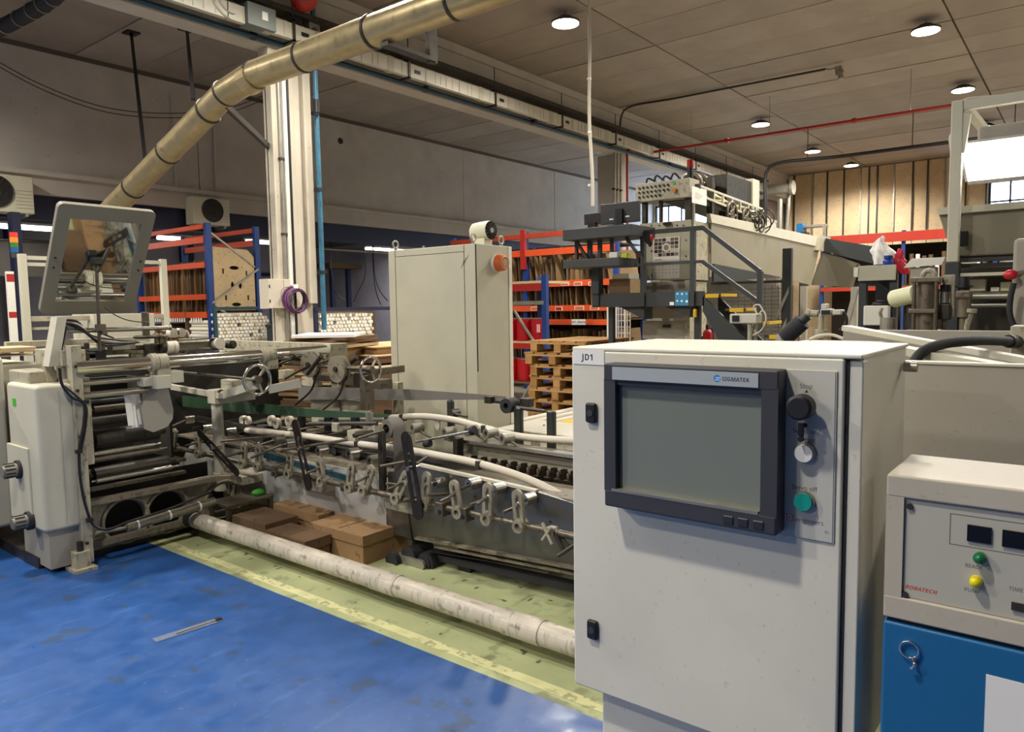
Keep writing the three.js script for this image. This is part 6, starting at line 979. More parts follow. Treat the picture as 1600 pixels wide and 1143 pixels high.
// ------------------------------------------------------------------ platform machine on the right of the middle rack
{
  const XB = 7.8, zc = SX(1078, 480, XB).z, zf = SX(1003, 480, XB).z, S = (u, v) => SX(u, v, XB), Q = (u, v) => SZ(u, v, zc);
  const t = thing('platform_machine', 'tall beige machine with a button panel on top and a long sloping hopper', 'machine');
  const yP = S(1040, 312).y, yW0 = S(1040, 346).y, yL = S(1040, 437).y;
  const wd = part(t, 'front_panel', [bb(XB, XB + 0.03, yL, yW0, zf, zc, 0.004)], M.cabGrey);
  part(t, 'corner_post', [bb(XB + 0.002, XB + 0.06, yW0 - 0.01, yP + 0.02, zf, zf + 0.05), bb(XB + 0.002, XB + 0.06, yW0 - 0.01, yP + 0.02, zc - 0.07, zc - 0.002), bb(XB + 0.6, XB + 0.66, yW0, yP + 0.3, zc - 0.07, zc), bb(XB + 0.002, XB + 0.05, yW0 - 0.01, yP, zf + 0.22, zf + 0.25)], M.darkSteel);
  for (const [n, v0, v1] of [[0, 440, 466], [1, 470, 497], [2, 501, 530]]) part(t, 'lower_panel', [bb(XB + 0.01, XB + 0.04, S(1040, v1).y, S(1040, v0).y, zf, zc - 0.07, 0.004)], M.guardGrey); part(t, 'lower_panel', [bb(XB + 0.01, XB + 0.04, 0.05, S(1040, 533).y, zf, zc - 0.07, 0.004)], M.guardGrey);
  part(t, 'leg_post', [bb(XB, XB + 0.07, 0, yL - 0.01, zc - 0.065, zc, 0.004)], M.machine);
  part(wd, 'panel_bolt', [[1018, 352], [1030, 352], [1058, 352], [1068, 352], [1018, 392], [1072, 375], [1018, 430], [1072, 400]].map(([u, v]) => { const p = S(u, v); return cyl([XB - 0.006, p.y, p.z], [XB + 0.004, p.y, p.z], 0.009, 8); }), M.darkSteel);
  part(t, 'panel_handle', [[1043, 348], [1042, 508]].map(([u, v]) => { const p = S(u, v); return bx(XB - 0.01, p.y - 0.01, p.z, 0.03, 0.03, 0.09); }), M.black);
  // control box with push buttons
  const yB0 = S(1036, 313).y, yB1 = S(1036, 284).y, cbz = S(997, 298).z, cb = part(t, 'control_box', [bb(XB - 0.06, XB + 0.2, yB0, yB1, cbz, zc + 0.015, 0.006)], M.machine, 'button box on top');
  for (let r = 0; r < 3; r++) for (let i = 0; i < 8; i++) { if (r == 2 && i > 5) continue; const z = cbz + 0.05 + i * 0.052, y = yB1 - 0.05 - r * 0.052; part(cb, 'push_button', [cyl([XB - 0.074, y, z], [XB - 0.058, y, z], 0.013, 12)], i == 6 && r == 2 ? M.redPaint : (i + r) % 3 ? M.black : M.darkSteel); }
  const eb = S(1058, 298); part(cb, 'amber_button', [cyl([XB - 0.085, eb.y, eb.z], [XB - 0.058, eb.y, eb.z], 0.024, 16)], mat('#c47a22', { rough: 0.4 })); const ge = S(1057, 287); part(cb, 'green_sticker', [bx(XB - 0.062, ge.y, ge.z, 0.006, 0.03, 0.03)], mat('#3fae2a'));
  part(t, 'cable_tangle', [0, 1, 2, 3].map(i => tube([[XB + 0.05, yB1, cbz + 0.08 + i * 0.1], [XB, yB1 + 0.06 + 0.02 * (i % 2), cbz + 0.13 + i * 0.11], [XB + 0.08, yB1 + 0.02, cbz + 0.2 + i * 0.1]], 0.012, 14, 6)), M.rubber);
  // upper deck of rails, hoses and wheels along the +z side
  const r0 = Q(1084, 287), r1 = Q(1192, 327), rl0 = Q(1086, 302), rl1 = Q(1192, 345);
  const g = part(t, 'guard_rail', [bar([r0.x, r0.y, zc], [r1.x, r1.y, zc], 0.02, 0.025), bar([rl0.x, rl0.y, zc], [rl1.x, rl1.y, zc], 0.02, 0.025)], M.machineLt); void g;
  for (let i = 0; i <= 8; i++) { const k = i / 8; part(t, 'rail_post', [bb(r0.x + (r1.x - r0.x) * k - 0.014, r0.x + (r1.x - r0.x) * k + 0.014, rl0.y + (rl1.y - rl0.y) * k, r0.y + (r1.y - r0.y) * k, zc - 0.012, zc + 0.012)], M.machineLt); }
  for (let j = 0; j < 3; j++) part(t, 'yellowed_hose', [tube(Array.from({ length: 9 }, (_, i) => { const k = i / 8; return [r0.x + (r1.x - r0.x) * k, rl0.y + (rl1.y - rl0.y) * k + 0.05 + j * 0.05 + 0.025 * Math.sin(i * 2 + j), zc - 0.07 - j * 0.05]; }), 0.028, 60, 8)], mat('#b5b078', { map: T.grime, rough: 0.5 }));
  part(t, 'deck', [bar([r0.x, rl0.y - 0.04, zc - 0.2], [r1.x, rl1.y - 0.04, zc - 0.2], 0.35, 0.05)], M.darkSteel);
  for (const [u, v, R] of [[1141, 336, 0.155], [1164, 342, 0.135]]) { const c = Q(u, v); const w = part(t, 'spoked_wheel', [torus([c.x, c.y, zc + 0.02], R, 0.02, 'z', 30)], M.dirtySteel); part(w, 'wheel_hub', [torus([c.x, c.y, zc + 0.02], R * 0.35, 0.02, 'z', 20)], M.dirtySteel); part(w, 'spoke', [0, 1, 2, 3, 4, 5].map(i => cyl([c.x, c.y, zc + 0.02], [c.x + Math.cos(i * 1.047) * R, c.y + Math.sin(i * 1.047) * R, zc + 0.02], 0.018, 6)), M.dirtySteel); part(w, 'rear_disc', [cyl([c.x, c.y, zc - 0.1], [c.x, c.y, zc - 0.06], R * 0.8, 20)], M.black); }
  const mc0 = Q(1113, 283), mc1 = Q(1165, 300); for (const [u, v, r] of [[1122, 284, 0.13], [1133, 286, 0.13], [1142, 289, 0.11], [1152, 296, 0.1], [1162, 299, 0.1]]) { const c = Q(u, v); part(t, 'hose_coil', [torus([c.x, c.y, zc - 0.35], r, 0.035, 'x', 20), cyl([c.x - 0.05, c.y, zc - 0.35], [c.x + 0.05, c.y, zc - 0.35], r * 0.7, 16)], M.dirtySteel); } void mc0; void mc1;
  const gb0 = Q(1150, 320), gb1 = Q(1188, 282); part(t, 'grey_cabinet', [bb(gb0.x, gb1.x, gb0.y, gb1.y, zc - 0.55, zc - 0.12, 0.006)], M.darkSteel); const ge1 = Q(1198, 300); part(t, 'pale_door', [bb(gb1.x, ge1.x, Q(1190, 325).y, Q(1190, 278).y, zc - 0.2, zc - 0.1, 0.005)], M.machineLt);
  part(t, 'wire_tangle', Array.from({ length: 9 }, (_, i) => { const c = Q(1176 + (i % 3) * 7, 342 + Math.floor(i / 3) * 4); return torus([c.x, c.y, zc + 0.02 * (i % 4)], 0.09 + 0.02 * (i % 3), 0.009, i % 2 ? 'z' : 'x', 18); }), M.darkSteel);
  // hopper
  const hp = (u, v) => { const p = Q(u, v); return [p.x, p.y]; };
  part(t, 'hopper_rim', [polyZ([hp(1103, 334), hp(1278, 371), hp(1276, 386), hp(1106, 348)], zc, 0.05)], M.machineLt, 'pale rim of the hopper');
  part(t, 'hopper_side', [polyZ([hp(1107, 348), hp(1277, 386), hp(1264, 445), hp(1196, 430), hp(1107, 414)], zc + 0.005, 0.03)], M.hopper, 'beige sloping side of the hopper');
  part(t, 'hopper_back', [polyZ([hp(1107, 340), hp(1277, 378), hp(1264, 445), hp(1107, 414)], zc - 0.9, 0.03)], M.guardGrey);
  part(t, 'hopper_joint', [polyZ([hp(1272, 368), hp(1290, 371), hp(1288, 394), hp(1268, 391)], zc + 0.03, 0.05)], M.machine); const h1 = Q(1280, 372), h2 = Q(1266, 446);
  const xE = h1.x; const e0 = SX(1290, 372, xE), e1 = SX(1372, 386, xE), e2 = SX(1365, 412, xE), e3 = SX(1284, 392, xE);
  part(t, 'dark_chute', [polyX([[e0.z, e0.y], [e1.z, e1.y], [e2.z, e2.y], [e3.z, e3.y]], xE, 0.3)], M.anthracite, 'dark grey end chute'); const e4 = SX(1338, 412, xE), e5 = SX(1326, 448, xE), e6 = SX(1266, 445, xE);
  part(t, 'chute_underside', [polyX([[e3.z, e3.y], [e4.z, e4.y], [e5.z, e5.y], [e6.z, e6.y]], xE + 0.03, 0.25)], mat('#5f594a', { map: T.scuff, rough: 0.6 })); void h2;
  part(t, 'hopper_leg', [bb(xE - 0.3, xE - 0.2, 0, h2.y, zc - 0.2, zc - 0.1), bb(xE + 0.1, xE + 0.2, 0, e5.y, e4.z - 0.1, e4.z), bb(XB + 0.3, XB + 0.4, 0, yL, zc - 0.5, zc - 0.4)], M.guardGrey);
  part(t, 'under_wall', [polyZ([hp(1107, 414), hp(1196, 430), hp(1264, 446), hp(1264, 560), hp(1107, 560)], zc - 0.5, 0.03)], mat('#4b463c', { map: T.scuff, rough: 0.7 })); part(t, 'dark_skirt', [polyZ([hp(1109, 412), hp(1215, 433), hp(1109, 440)], zc + 0.03, 0.02)], M.anthracite);
  part(t, 'rear_housing', [bb(XB + 0.9, XB + 4, 0, yW0 - 0.4, zc - 0.9, zc - 0.55)], M.guardGrey);
  for (const u of [1082, 1108]) { const a = Q(u, 345), b = Q(u, 432); part(t, 'edge_strip', [bb(a.x - 0.012, a.x + 0.012, b.y, a.y + (u < 1090 ? 0.35 : 0), zc, zc + 0.025)], M.machineLt); }
  part(t, 'side_panel', [bb(XB + 0.04, Q(1107, 400).x, Q(1090, 437).y, Q(1090, 345).y, zc - 0.02, zc, 0.003), bb(XB + 0.07, Q(1107, 400).x, 0.05, Q(1090, 440).y, zc - 0.04, zc - 0.02)], M.machine);
  // print: calendar and notice
  const c0 = S(1021, 372), c1 = S(1062, 434); const cw = c1.z - c0.z, chh = c0.y - c1.y;
  const cal = thing('wall_calendar', 'photo calendar hanging on the beige machine front below its window', 'calendar', [XB - 0.006, 0, 0]);
  printed(cal, 'calendar_sheet', cw, chh, (g, w, h) => { g.fillStyle = '#e9e4da'; g.fillRect(0, 0, w, h); let s = 7; for (let j = 0; j < 5; j++) for (let i = 0; i < 6; i++) { s = (s * 16807) % 2147483647; g.fillStyle = ['#2b2622', '#6b5a4a', '#1d1a18', '#8c7f70', '#403830', '#cfc4b2'][s % 6]; g.fillRect(w * (0.04 + i * 0.155), h * (0.02 + j * 0.09), w * 0.14, h * 0.08); } g.fillStyle = '#e3ddd0'; g.beginPath(); g.arc(w * 0.5, h * 0.25, w * 0.15, 0, 7); g.fill(); g.fillStyle = '#8a7d6c'; g.beginPath(); g.arc(w * 0.5, h * 0.25, w * 0.1, 0, 7); g.fill(); g.fillStyle = '#3a3a3a'; g.font = 'bold ' + h * 0.04 + 'px sans-serif'; g.fillText('GENNAIO', w * 0.06, h * 0.555); g.font = h * 0.045 + 'px sans-serif'; let d = 1; for (let j = 0; j < 5; j++) for (let i = 0; i < 7; i++) if (d < 32) g.fillText(String(d++), w * (0.05 + i * 0.135), h * (0.64 + j * 0.08)); }, { pos: [0, (c0.y + c1.y) / 2, (c0.z + c1.z) / 2], rotY: -Math.PI / 2, px: 256 });
  const no = thing('paper_notice', 'white typed notice clipped to the corner of the machine', 'notice'), n0 = Q(1068, 292), n1 = Q(1091, 323);
  printed(no, 'sheet', n1.x - n0.x, n0.y - n1.y, (g, w, h) => { g.fillStyle = '#ece8df'; g.fillRect(0, 0, w, h); g.fillStyle = '#777'; for (let i = 0; i < 5; i++) g.fillRect(w * 0.2, h * (0.35 + i * 0.08), w * (0.3 + 0.08 * ((i * 3) % 4)), h * 0.02); }, { pos: [(n0.x + n1.x) / 2, (n0.y + n1.y) / 2, zc + 0.1], px: 128 }); part(no, 'clip', [bx((n0.x + n1.x) / 2, n0.y + 0.02, zc + 0.08, 0.05, 0.05, 0.05)], M.black);
  const sl = thing('signal_lamp', 'red signal lamp on a short pole above the button panel', 'lamp'), s0 = Q(1081, 283), s1 = Q(1081, 262); part(sl, 'pole', [cyl([s0.x, s0.y - 0.05, zc - 0.02], [s0.x, s1.y - 0.1, zc - 0.02], 0.018, 10)], M.galv); part(sl, 'socket', [cyl([s0.x, s1.y - 0.12, zc - 0.02], [s0.x, s1.y, zc - 0.02], 0.034, 14)], M.black); part(sl, 'lens', [cyl([s0.x, s1.y, zc - 0.02], [s0.x, s1.y + 0.09, zc - 0.02], 0.036, 16)], mat('#8e1f1a', { rough: 0.25 }));
  const sb = thing('small_cream_box', 'small cream box standing on the hopper rim', 'box'), b0 = Q(1204, 357), b1 = Q(1222, 344); part(sb, 'box', [bb(b0.x, b1.x, b0.y - 0.02, b1.y, zc - 0.3, zc - 0.08, 0.006)], M.machineLt); part(sb, 'lid', [bb(b0.x - 0.005, b1.x + 0.005, b1.y - 0.03, b1.y + 0.004, zc - 0.305, zc - 0.075)], M.cabGrey);
  const fe = thing('fire_extinguisher', 'small red fire extinguisher at the foot of the machine', 'fire extinguisher'), f0 = Q(1093, 525); part(fe, 'cylinder', [cyl([f0.x, f0.y - 0.3, zc + 0.1], [f0.x, f0.y + 0.03, zc + 0.1], 0.055, 18), new THREE.SphereGeometry(0.055, 16, 10).translate(f0.x, f0.y + 0.03, zc + 0.1)], M.drumRed); part(fe, 'valve', [bx(f0.x, f0.y + 0.11, zc + 0.1, 0.05, 0.05, 0.03), cyl([f0.x, f0.y + 0.07, zc + 0.1], [f0.x, f0.y + 0.1, zc + 0.1], 0.02, 10)], M.black); part(fe, 'hose', [tube([[f0.x, f0.y + 0.11, zc + 0.1], [f0.x + 0.08, f0.y + 0.08, zc + 0.12], [f0.x + 0.07, f0.y - 0.1, zc + 0.14]], 0.01, 16, 6)], M.black); part(fe, 'bracket', [bb(f0.x - 0.02, f0.x + 0.02, f0.y - 0.1, f0.y, zc - 0.02, zc + 0.05)], M.black);
}
{ // operator platform with stairs and console
  const X = 7.3, S = (u, v) => SX(u, v, X), A = M.anthracite, t = thing('access_platform', 'dark grey steel platform with handrails and yellow-edged stairs beside the machine', 'platform');
  const yd = S(1000, 457).y, yb = S(1000, 479).y, z0 = S(925, 468).z, z1 = S(1100, 468).z, zm = S(1005, 468).z;
  part(t, 'fascia', [bb(X, X + 0.03, yb, yd, z0, zm - 0.004)], A); part(t, 'fascia', [bb(X, X + 0.03, yb, yd, zm + 0.004, z1)], A); part(t, 'deck', [bb(X + 0.03, X + 0.49, yd - 0.06, yd - 0.02, z0, z1 + 0.1)], A); part(t, 'corner_post', [bb(X - 0.02, X + 0.06, S(930, 478).y, S(930, 415).y, S(931, 470).z - 0.04, S(931, 470).z + 0.05)], A);
  const post = (u, v0, v1, w = 0.05) => { const p = S(u, v0), q = S(u, v1); part(t, 'rail_post', [bb(X - 0.025, X + 0.025, q.y, p.y, p.z - w / 2, p.z + w / 2)], A); return p.z; };
  const pz1 = post(1005, 362, 478), pz2 = post(1083, 356, 478), yT = S(1083, 357).y, yM = S(1083, 409).y; post(1188, 424, 520, 0.05);
  const k1 = S(1099, 356).z, e = S(1188, 424), e2 = S(1186, 472), km = S(1098, 406);
  part(t, 'handrail', [bar([X, yT, pz1], [X, yT, k1], 0.045, 0.045), bar([X, yT, k1], [X, e.y, e.z], 0.045, 0.045)], A, 'upper handrail'); part(t, 'handrail', [bar([X, yM, pz1 - 0.1], [X, yM, km.z], 0.04, 0.03), bar([X, yM, km.z], [X, e2.y, e2.z], 0.04, 0.04)], A, 'middle handrail'); void pz2;
  const s0 = S(1098, 462), s1 = S(1196, 560); const st = part(t, 'stringer', [polyX([[s0.z, s0.y], [s0.z, s0.y - 0.16], [s1.z - 0.35, s1.y - 0.06], [s1.z, s1.y - 0.06], [s1.z, s1.y]], X, 0.03)], A); void st; part(t, 'stringer', [polyX([[s0.z, s0.y], [s0.z, s0.y - 0.16], [s1.z - 0.35, s1.y - 0.06], [s1.z, s1.y - 0.06], [s1.z, s1.y]], X + 0.4, 0.03)], A);
  for (const [u, v] of [[1102, 459], [1140, 481], [1172, 502], [1202, 523]]) { const p = S(u, v); const tr = part(t, 'tread', [bb(X + 0.03, X + 0.4, p.y - 0.03, p.y - 0.005, p.z - 0.06, p.z + 0.16)], M.darkSteel); part(tr, 'nosing', [bb(X + 0.025, X + 0.4, p.y - 0.03, p.y, p.z + 0.16, p.z + 0.185), bb(X - 0.004, X + 0.02, p.y - 0.04, p.y, p.z + 0.0, p.z + 0.14)], M.yellow, 'yellow tread edge'); }
  const yc = S(1088, 489); part(t, 'yellow_clamp', [bx(X - 0.03, yc.y, yc.z, 0.04, 0.09, 0.035, 0.01)], M.yellow); part(t, 'support_leg', [bb(X + 0.2, X + 0.26, 0, yb, z0 + 0.1, z0 + 0.16), bb(X + 0.2, X + 0.26, 0, yb, z1 - 0.2, z1 - 0.14)], A); part(t, 'gusset', [polyX([[S(965, 480).z, yb], [S(1003, 480).z, yb], [S(1003, 480).z, yb - 0.14]], X + 0.05, 0.2), polyX([[S(1035, 480).z, yb], [S(1075, 480).z, yb], [S(1075, 480).z, yb - 0.12]], X + 0.05, 0.2)], A);
  part(t, 'far_stair_rail', [bar(SX(1238, 440, 8.6), SX(1197, 530, 8.5), 0.035, 0.03), bar(SX(1232, 492, 8.6), SX(1212, 535, 8.5), 0.03, 0.03)], M.galv); const q = SX(1231, 388, 8.6), q2 = SX(1231, 530, 8.6); part(t, 'gate_post', [bb(8.57, 8.63, 0, q.y, q.z - 0.05, q.z + 0.05)], A); void q2;
  const g0 = SX(1112, 441, 8.6), g1 = SX(1231, 436, 8.6); part(t, 'gate_top_rail', [bb(8.58, 8.62, g0.y - 0.03, g0.y, g0.z, g1.z)], A); for (let i = 0; i < 14; i++) part(t, 'mesh_wire', [bb(8.6, 8.606, g0.y - 0.1 - i * 0.045, g0.y - 0.094 - i * 0.045, g0.z + 0.2, g1.z)], M.dirtySteel); for (let i = 0; i < 10; i++) part(t, 'mesh_wire', [bb(8.607, 8.613, g0.y - 0.72, g0.y - 0.06, g0.z + 0.25 + i * 0.08, g0.z + 0.256 + i * 0.08)], M.dirtySteel);
  const bn = thing('blue_notice_sign', 'blue safety sign with white pictograms on the platform edge', 'sign'), n0 = S(1055, 455), n1 = S(1076, 477); printed(bn, 'sign_plate', n1.z - n0.z, n0.y - n1.y, (g, w, h) => { g.fillStyle = '#2f7fa8'; g.fillRect(0, 0, w, h); g.fillStyle = '#e8eef0'; for (const [x, y, s] of [[0.12, 0.12, 0.12], [0.45, 0.12, 0.14], [0.8, 0.14, 0.1], [0.1, 0.6, 0.14], [0.42, 0.6, 0.16], [0.78, 0.62, 0.18]]) { g.beginPath(); g.arc(w * (x + s / 2), h * (y + s / 2), w * s / 2, 0, 7); g.fill(); } }, { pos: [X - 0.004, (n0.y + n1.y) / 2, (n0.z + n1.z) / 2], rotY: -Math.PI / 2, px: 128 }); const m = S(1050, 474); part(bn, 'small_label', [bx(X - 0.004, m.y, m.z, 0.004, 0.035, 0.05)], M.paper);
  const c = thing('operator_console', 'dark console frame with shelves standing on the platform', 'console'), XC = 7.25, D = (u, v) => SX(u, v, XC), zl = D(898, 360).z, zr = D(1004, 360).z;
  const u0 = D(950, 374).y, u1 = D(950, 357).y, l0 = D(950, 418).y, l1 = D(950, 405).y; part(c, 'desk_top', [bb(XC - 0.25, XC + 0.3, u0, u1, zl, zr, 0.006)], A); part(c, 'lower_tray', [bb(XC - 0.25, XC + 0.2, l0, l1, zl, D(985, 400).z, 0.006)], A); for (const [a, b] of [[zl + 0.03, zl + 0.06], [zl + 0.2, zl + 0.25], [zl + 0.34, zl + 0.38], [zl + 0.5, zl + 0.53]]) part(c, 'stanchion', [bb(XC - 0.05, XC - 0.01, l1, u0, a, b)], A); part(c, 'strut', [bar([XC - 0.1, u0, zl + 0.09], [XC - 0.1, l1, zl + 0.24], 0.03, 0.03), bar([XC - 0.1, u0, zr - 0.15], [XC - 0.1, l1 + 0.05, zr - 0.02], 0.03, 0.03)], A); part(c, 'column', [bb(XC + 0.0, XC + 0.1, yd, l0, zl + 0.22, zl + 0.32)], A);
  const mo = thing('computer_monitor', 'flat black monitor seen from behind on the console desk', 'monitor'), a0 = D(944, 352), a1 = D(1004, 314); part(mo, 'back_shell', [bb(XC - 0.08, XC - 0.04, a0.y, a1.y, a0.z, a1.z, 0.008)], M.charcoal); part(mo, 'stand', [bb(XC - 0.11, XC - 0.08, a0.y - 0.04, (a0.y + a1.y) / 2 + 0.04, (a0.z + a1.z) / 2 - 0.035, (a0.z + a1.z) / 2 + 0.05), bb(XC - 0.16, XC + 0.05, u1, u1 + 0.015, (a0.z + a1.z) / 2 - 0.1, (a0.z + a1.z) / 2 + 0.1)], M.black); part(mo, 'port_label', [bx(XC - 0.082, a0.y + 0.05, (a0.z + a1.z) / 2 - 0.1, 0.004, 0.015, 0.05), bx(XC - 0.082, a0.y + 0.065, (a0.z + a1.z) / 2 + 0.1, 0.004, 0.015, 0.05)], M.paper);
  const lp = thing('dark_display', 'smaller dark display tilted beside the monitor', 'display'), d0 = D(917, 352), d1 = D(943, 328); part(lp, 'shell', [bb(XC - 0.06, XC - 0.03, d0.y, d1.y - 0.03, d0.z, d1.z, 0.005)], mat('#2a2424', { rough: 0.5 })); part(lp, 'stand', [bb(XC - 0.08, XC - 0.02, u1, d0.y + 0.02, (d0.z + d1.z) / 2 - 0.05, (d0.z + d1.z) / 2 + 0.05)], M.black);
  const cb = thing('brown_carton', 'brown carton with a pale end standing on the platform', 'box'), b0 = S(949, 457), b1 = S(981, 435), b2 = S(993, 440); part(cb, 'body', [bb(X + 0.04, X + 0.34, yd - 0.015, b1.y, b0.z, b1.z, 0.003)], M.cardDk); part(cb, 'end_panel', [bb(X + 0.05, X + 0.33, yd - 0.012, b1.y - 0.003, b1.z, b1.z + 0.004)], M.cardLt); part(cb, 'lid_box', [bb(X + 0.06, X + 0.3, b1.y, b1.y + 0.06, b0.z + 0.03, b1.z - 0.02, 0.003)], M.white); void b2;
  const pg = thing('paper_pad', 'pale paper pad on the lower console tray', 'paper'), pp = D(965, 402); part(pg, 'pad', [bb(XC - 0.1, XC + 0.02, l1, l1 + 0.07, pp.z - 0.05, pp.z + 0.05)], M.paper); part(pg, 'yellow_note', [bb(XC - 0.08, XC + 0.0, l1, l1 + 0.05, pp.z + 0.09, pp.z + 0.16)], mat('#c9d657', { rough: 0.8 }));
  const gl = thing('hanging_gloves', 'dark gloves with a red cuff hanging from the handrail end', 'gloves'), gp = S(1014, 372); part(gl, 'glove', [new THREE.SphereGeometry(0.05, 12, 10).scale(0.5, 1.3, 0.8).translate(X - 0.03, gp.y, gp.z), new THREE.SphereGeometry(0.035, 12, 10).scale(0.5, 1.4, 0.8).translate(X - 0.03, gp.y - 0.05, gp.z + 0.03)], M.rubber); part(gl, 'cuff', [new THREE.SphereGeometry(0.03, 12, 10).scale(0.5, 1.5, 0.9).translate(X - 0.035, gp.y, gp.z + 0.05)], M.redPaint);
  const cg = thing('wire_cage', 'white wire mesh cage below the platform', 'cage'), w0 = SX(948, 480, 8.4), w1 = SX(984, 530, 8.4), yt = 1.62; for (let i = 0; i < 9; i++) part(cg, 'upright_wire', [bb(8.4, 8.412, 0, yt, w0.z + i * (w1.z - w0.z) / 8, w0.z + i * (w1.z - w0.z) / 8 + (i % 3 ? 0.01 : 0.025))], M.white); for (let i = 0; i < 9; i++) part(cg, 'cross_wire', [bb(8.413, 8.42, yt - 0.08 - i * 0.08, yt - 0.07 - i * 0.08, w0.z, w1.z)], M.white);
}
// ------------------------------------------------------------------ machine with light frame at the right
{
  const X = 5.5, S = (u, v, x = X) => SX(u, v, x);
  const t = thing('light_frame', 'white square-tube frame with a diagonal brace carrying a bright lamp panel', 'frame');
  const p = S(1497, 170), q = S(1483, 410), y0 = q.y, y1 = S(1499, 158).y, w = 0.066, zE = 0.75;
  part(t, 'post', [bb(X - w / 2, X + w / 2, y0, y1, p.z - w / 2, p.z + w / 2, 0.008)], M.machineLt); part(t, 'post_foot', [bb(X - w / 2 - 0.01, X + w / 2 + 0.01, 0.4, y0, p.z - w / 2 - 0.005, p.z + w / 2 + 0.01, 0.006)], M.anthracite); part(t, 'top_bar', [bb(X - w / 2 + 0.004, X + w / 2 - 0.004, y1 - 0.065, y1 - 0.004, p.z + w / 2, zE, 0.006)], M.machineLt);
  part(t, 'brace', [bar(S(1512, 178), S(1502, 240), 0.05, 0.04), bar(S(1508, 166, 5.55), S(1540, 205, 5.9), 0.05, 0.04)], M.machineLt); part(t, 'cable', [tube([S(1500, 162), S(1510, 155), S(1530, 152), S(1600, 148)], 0.008, 30, 6), tube([S(1487, 235), S(1485, 215), S(1489, 208), S(1500, 205)], 0.01, 20, 6)], M.hose);
  part(t, 'rear_post', [bb(X - w / 2, X + w / 2, 0.4, y1, zE - 0.08, zE, 0.006)], M.machineLt);
  const l = thing('lamp_panel', 'bright white lamp panel under a grey hood at the right edge', 'lamp'), a = S(1501, 229, X + 0.06), b = S(1513, 281, X + 0.06), zA = a.z, yt = a.y, yb = b.y, xt = X + 0.06;
  const lean = 0.1; const face = polyX([[zA, yt], [b.z, yb], [zE, yb], [zE, yt]], 0, 0.012); face.applyMatrix4(new THREE.Matrix4().makeShear(0, 0, lean / (yt - yb) * -1, 0, 0, 0)); void face;
  const tilt = Math.atan2(lean, yt - yb), hgt = Math.hypot(lean, yt - yb), g = new THREE.Group(); g.name = 'lamp_body'; void tilt;
  l.position.set(xt, (yt + yb) / 2, (zA + zE) / 2); const L = zE - zA;
  const pan = part(l, 'diffuser', [polyX([[-L / 2, hgt / 2], [-L / 2 + (b.z - zA), -hgt / 2], [L / 2, -hgt / 2], [L / 2, hgt / 2]], -0.006, 0.006)], mat('#ffffff', { emit: '#fdfcff', ei: 3.2, rough: 0.5 }), 'glowing diffuser'); void pan;
  part(l, 'rim', [bar([-0.005, -hgt / 2 - 0.01, -L / 2 + (b.z - zA)], [-0.005, -hgt / 2 - 0.01, L / 2], 0.03, 0.02), bar([-0.005, hgt / 2 + 0.008, -L / 2], [-0.005, hgt / 2 + 0.008, L / 2], 0.03, 0.016), bar([-0.005, hgt / 2, -L / 2 - 0.008], [-0.005, -hgt / 2, -L / 2 + (b.z - zA) - 0.008], 0.03, 0.016)], M.galv);
  part(l, 'hood', [bb(0.003, 0.14, -hgt / 2, hgt / 2 + 0.1, -L / 2 + (b.z - zA) + 0.04, L / 2, 0.02)], M.guardGrey); const al = new THREE.RectAreaLight(new THREE.Color().setRGB(1, 0.98, 0.97), 10, L, hgt); al.position.set(-0.02, 0, 0); al.rotation.y = -Math.PI / 2; const ag = new THREE.Group(); void ag; l.add(al);
  part(l, 'hanger', [bb(0.02, 0.05, hgt / 2 + 0.1, y1 - (yt + yb) / 2 - 0.06, -0.1, -0.06)], M.machineLt);
}
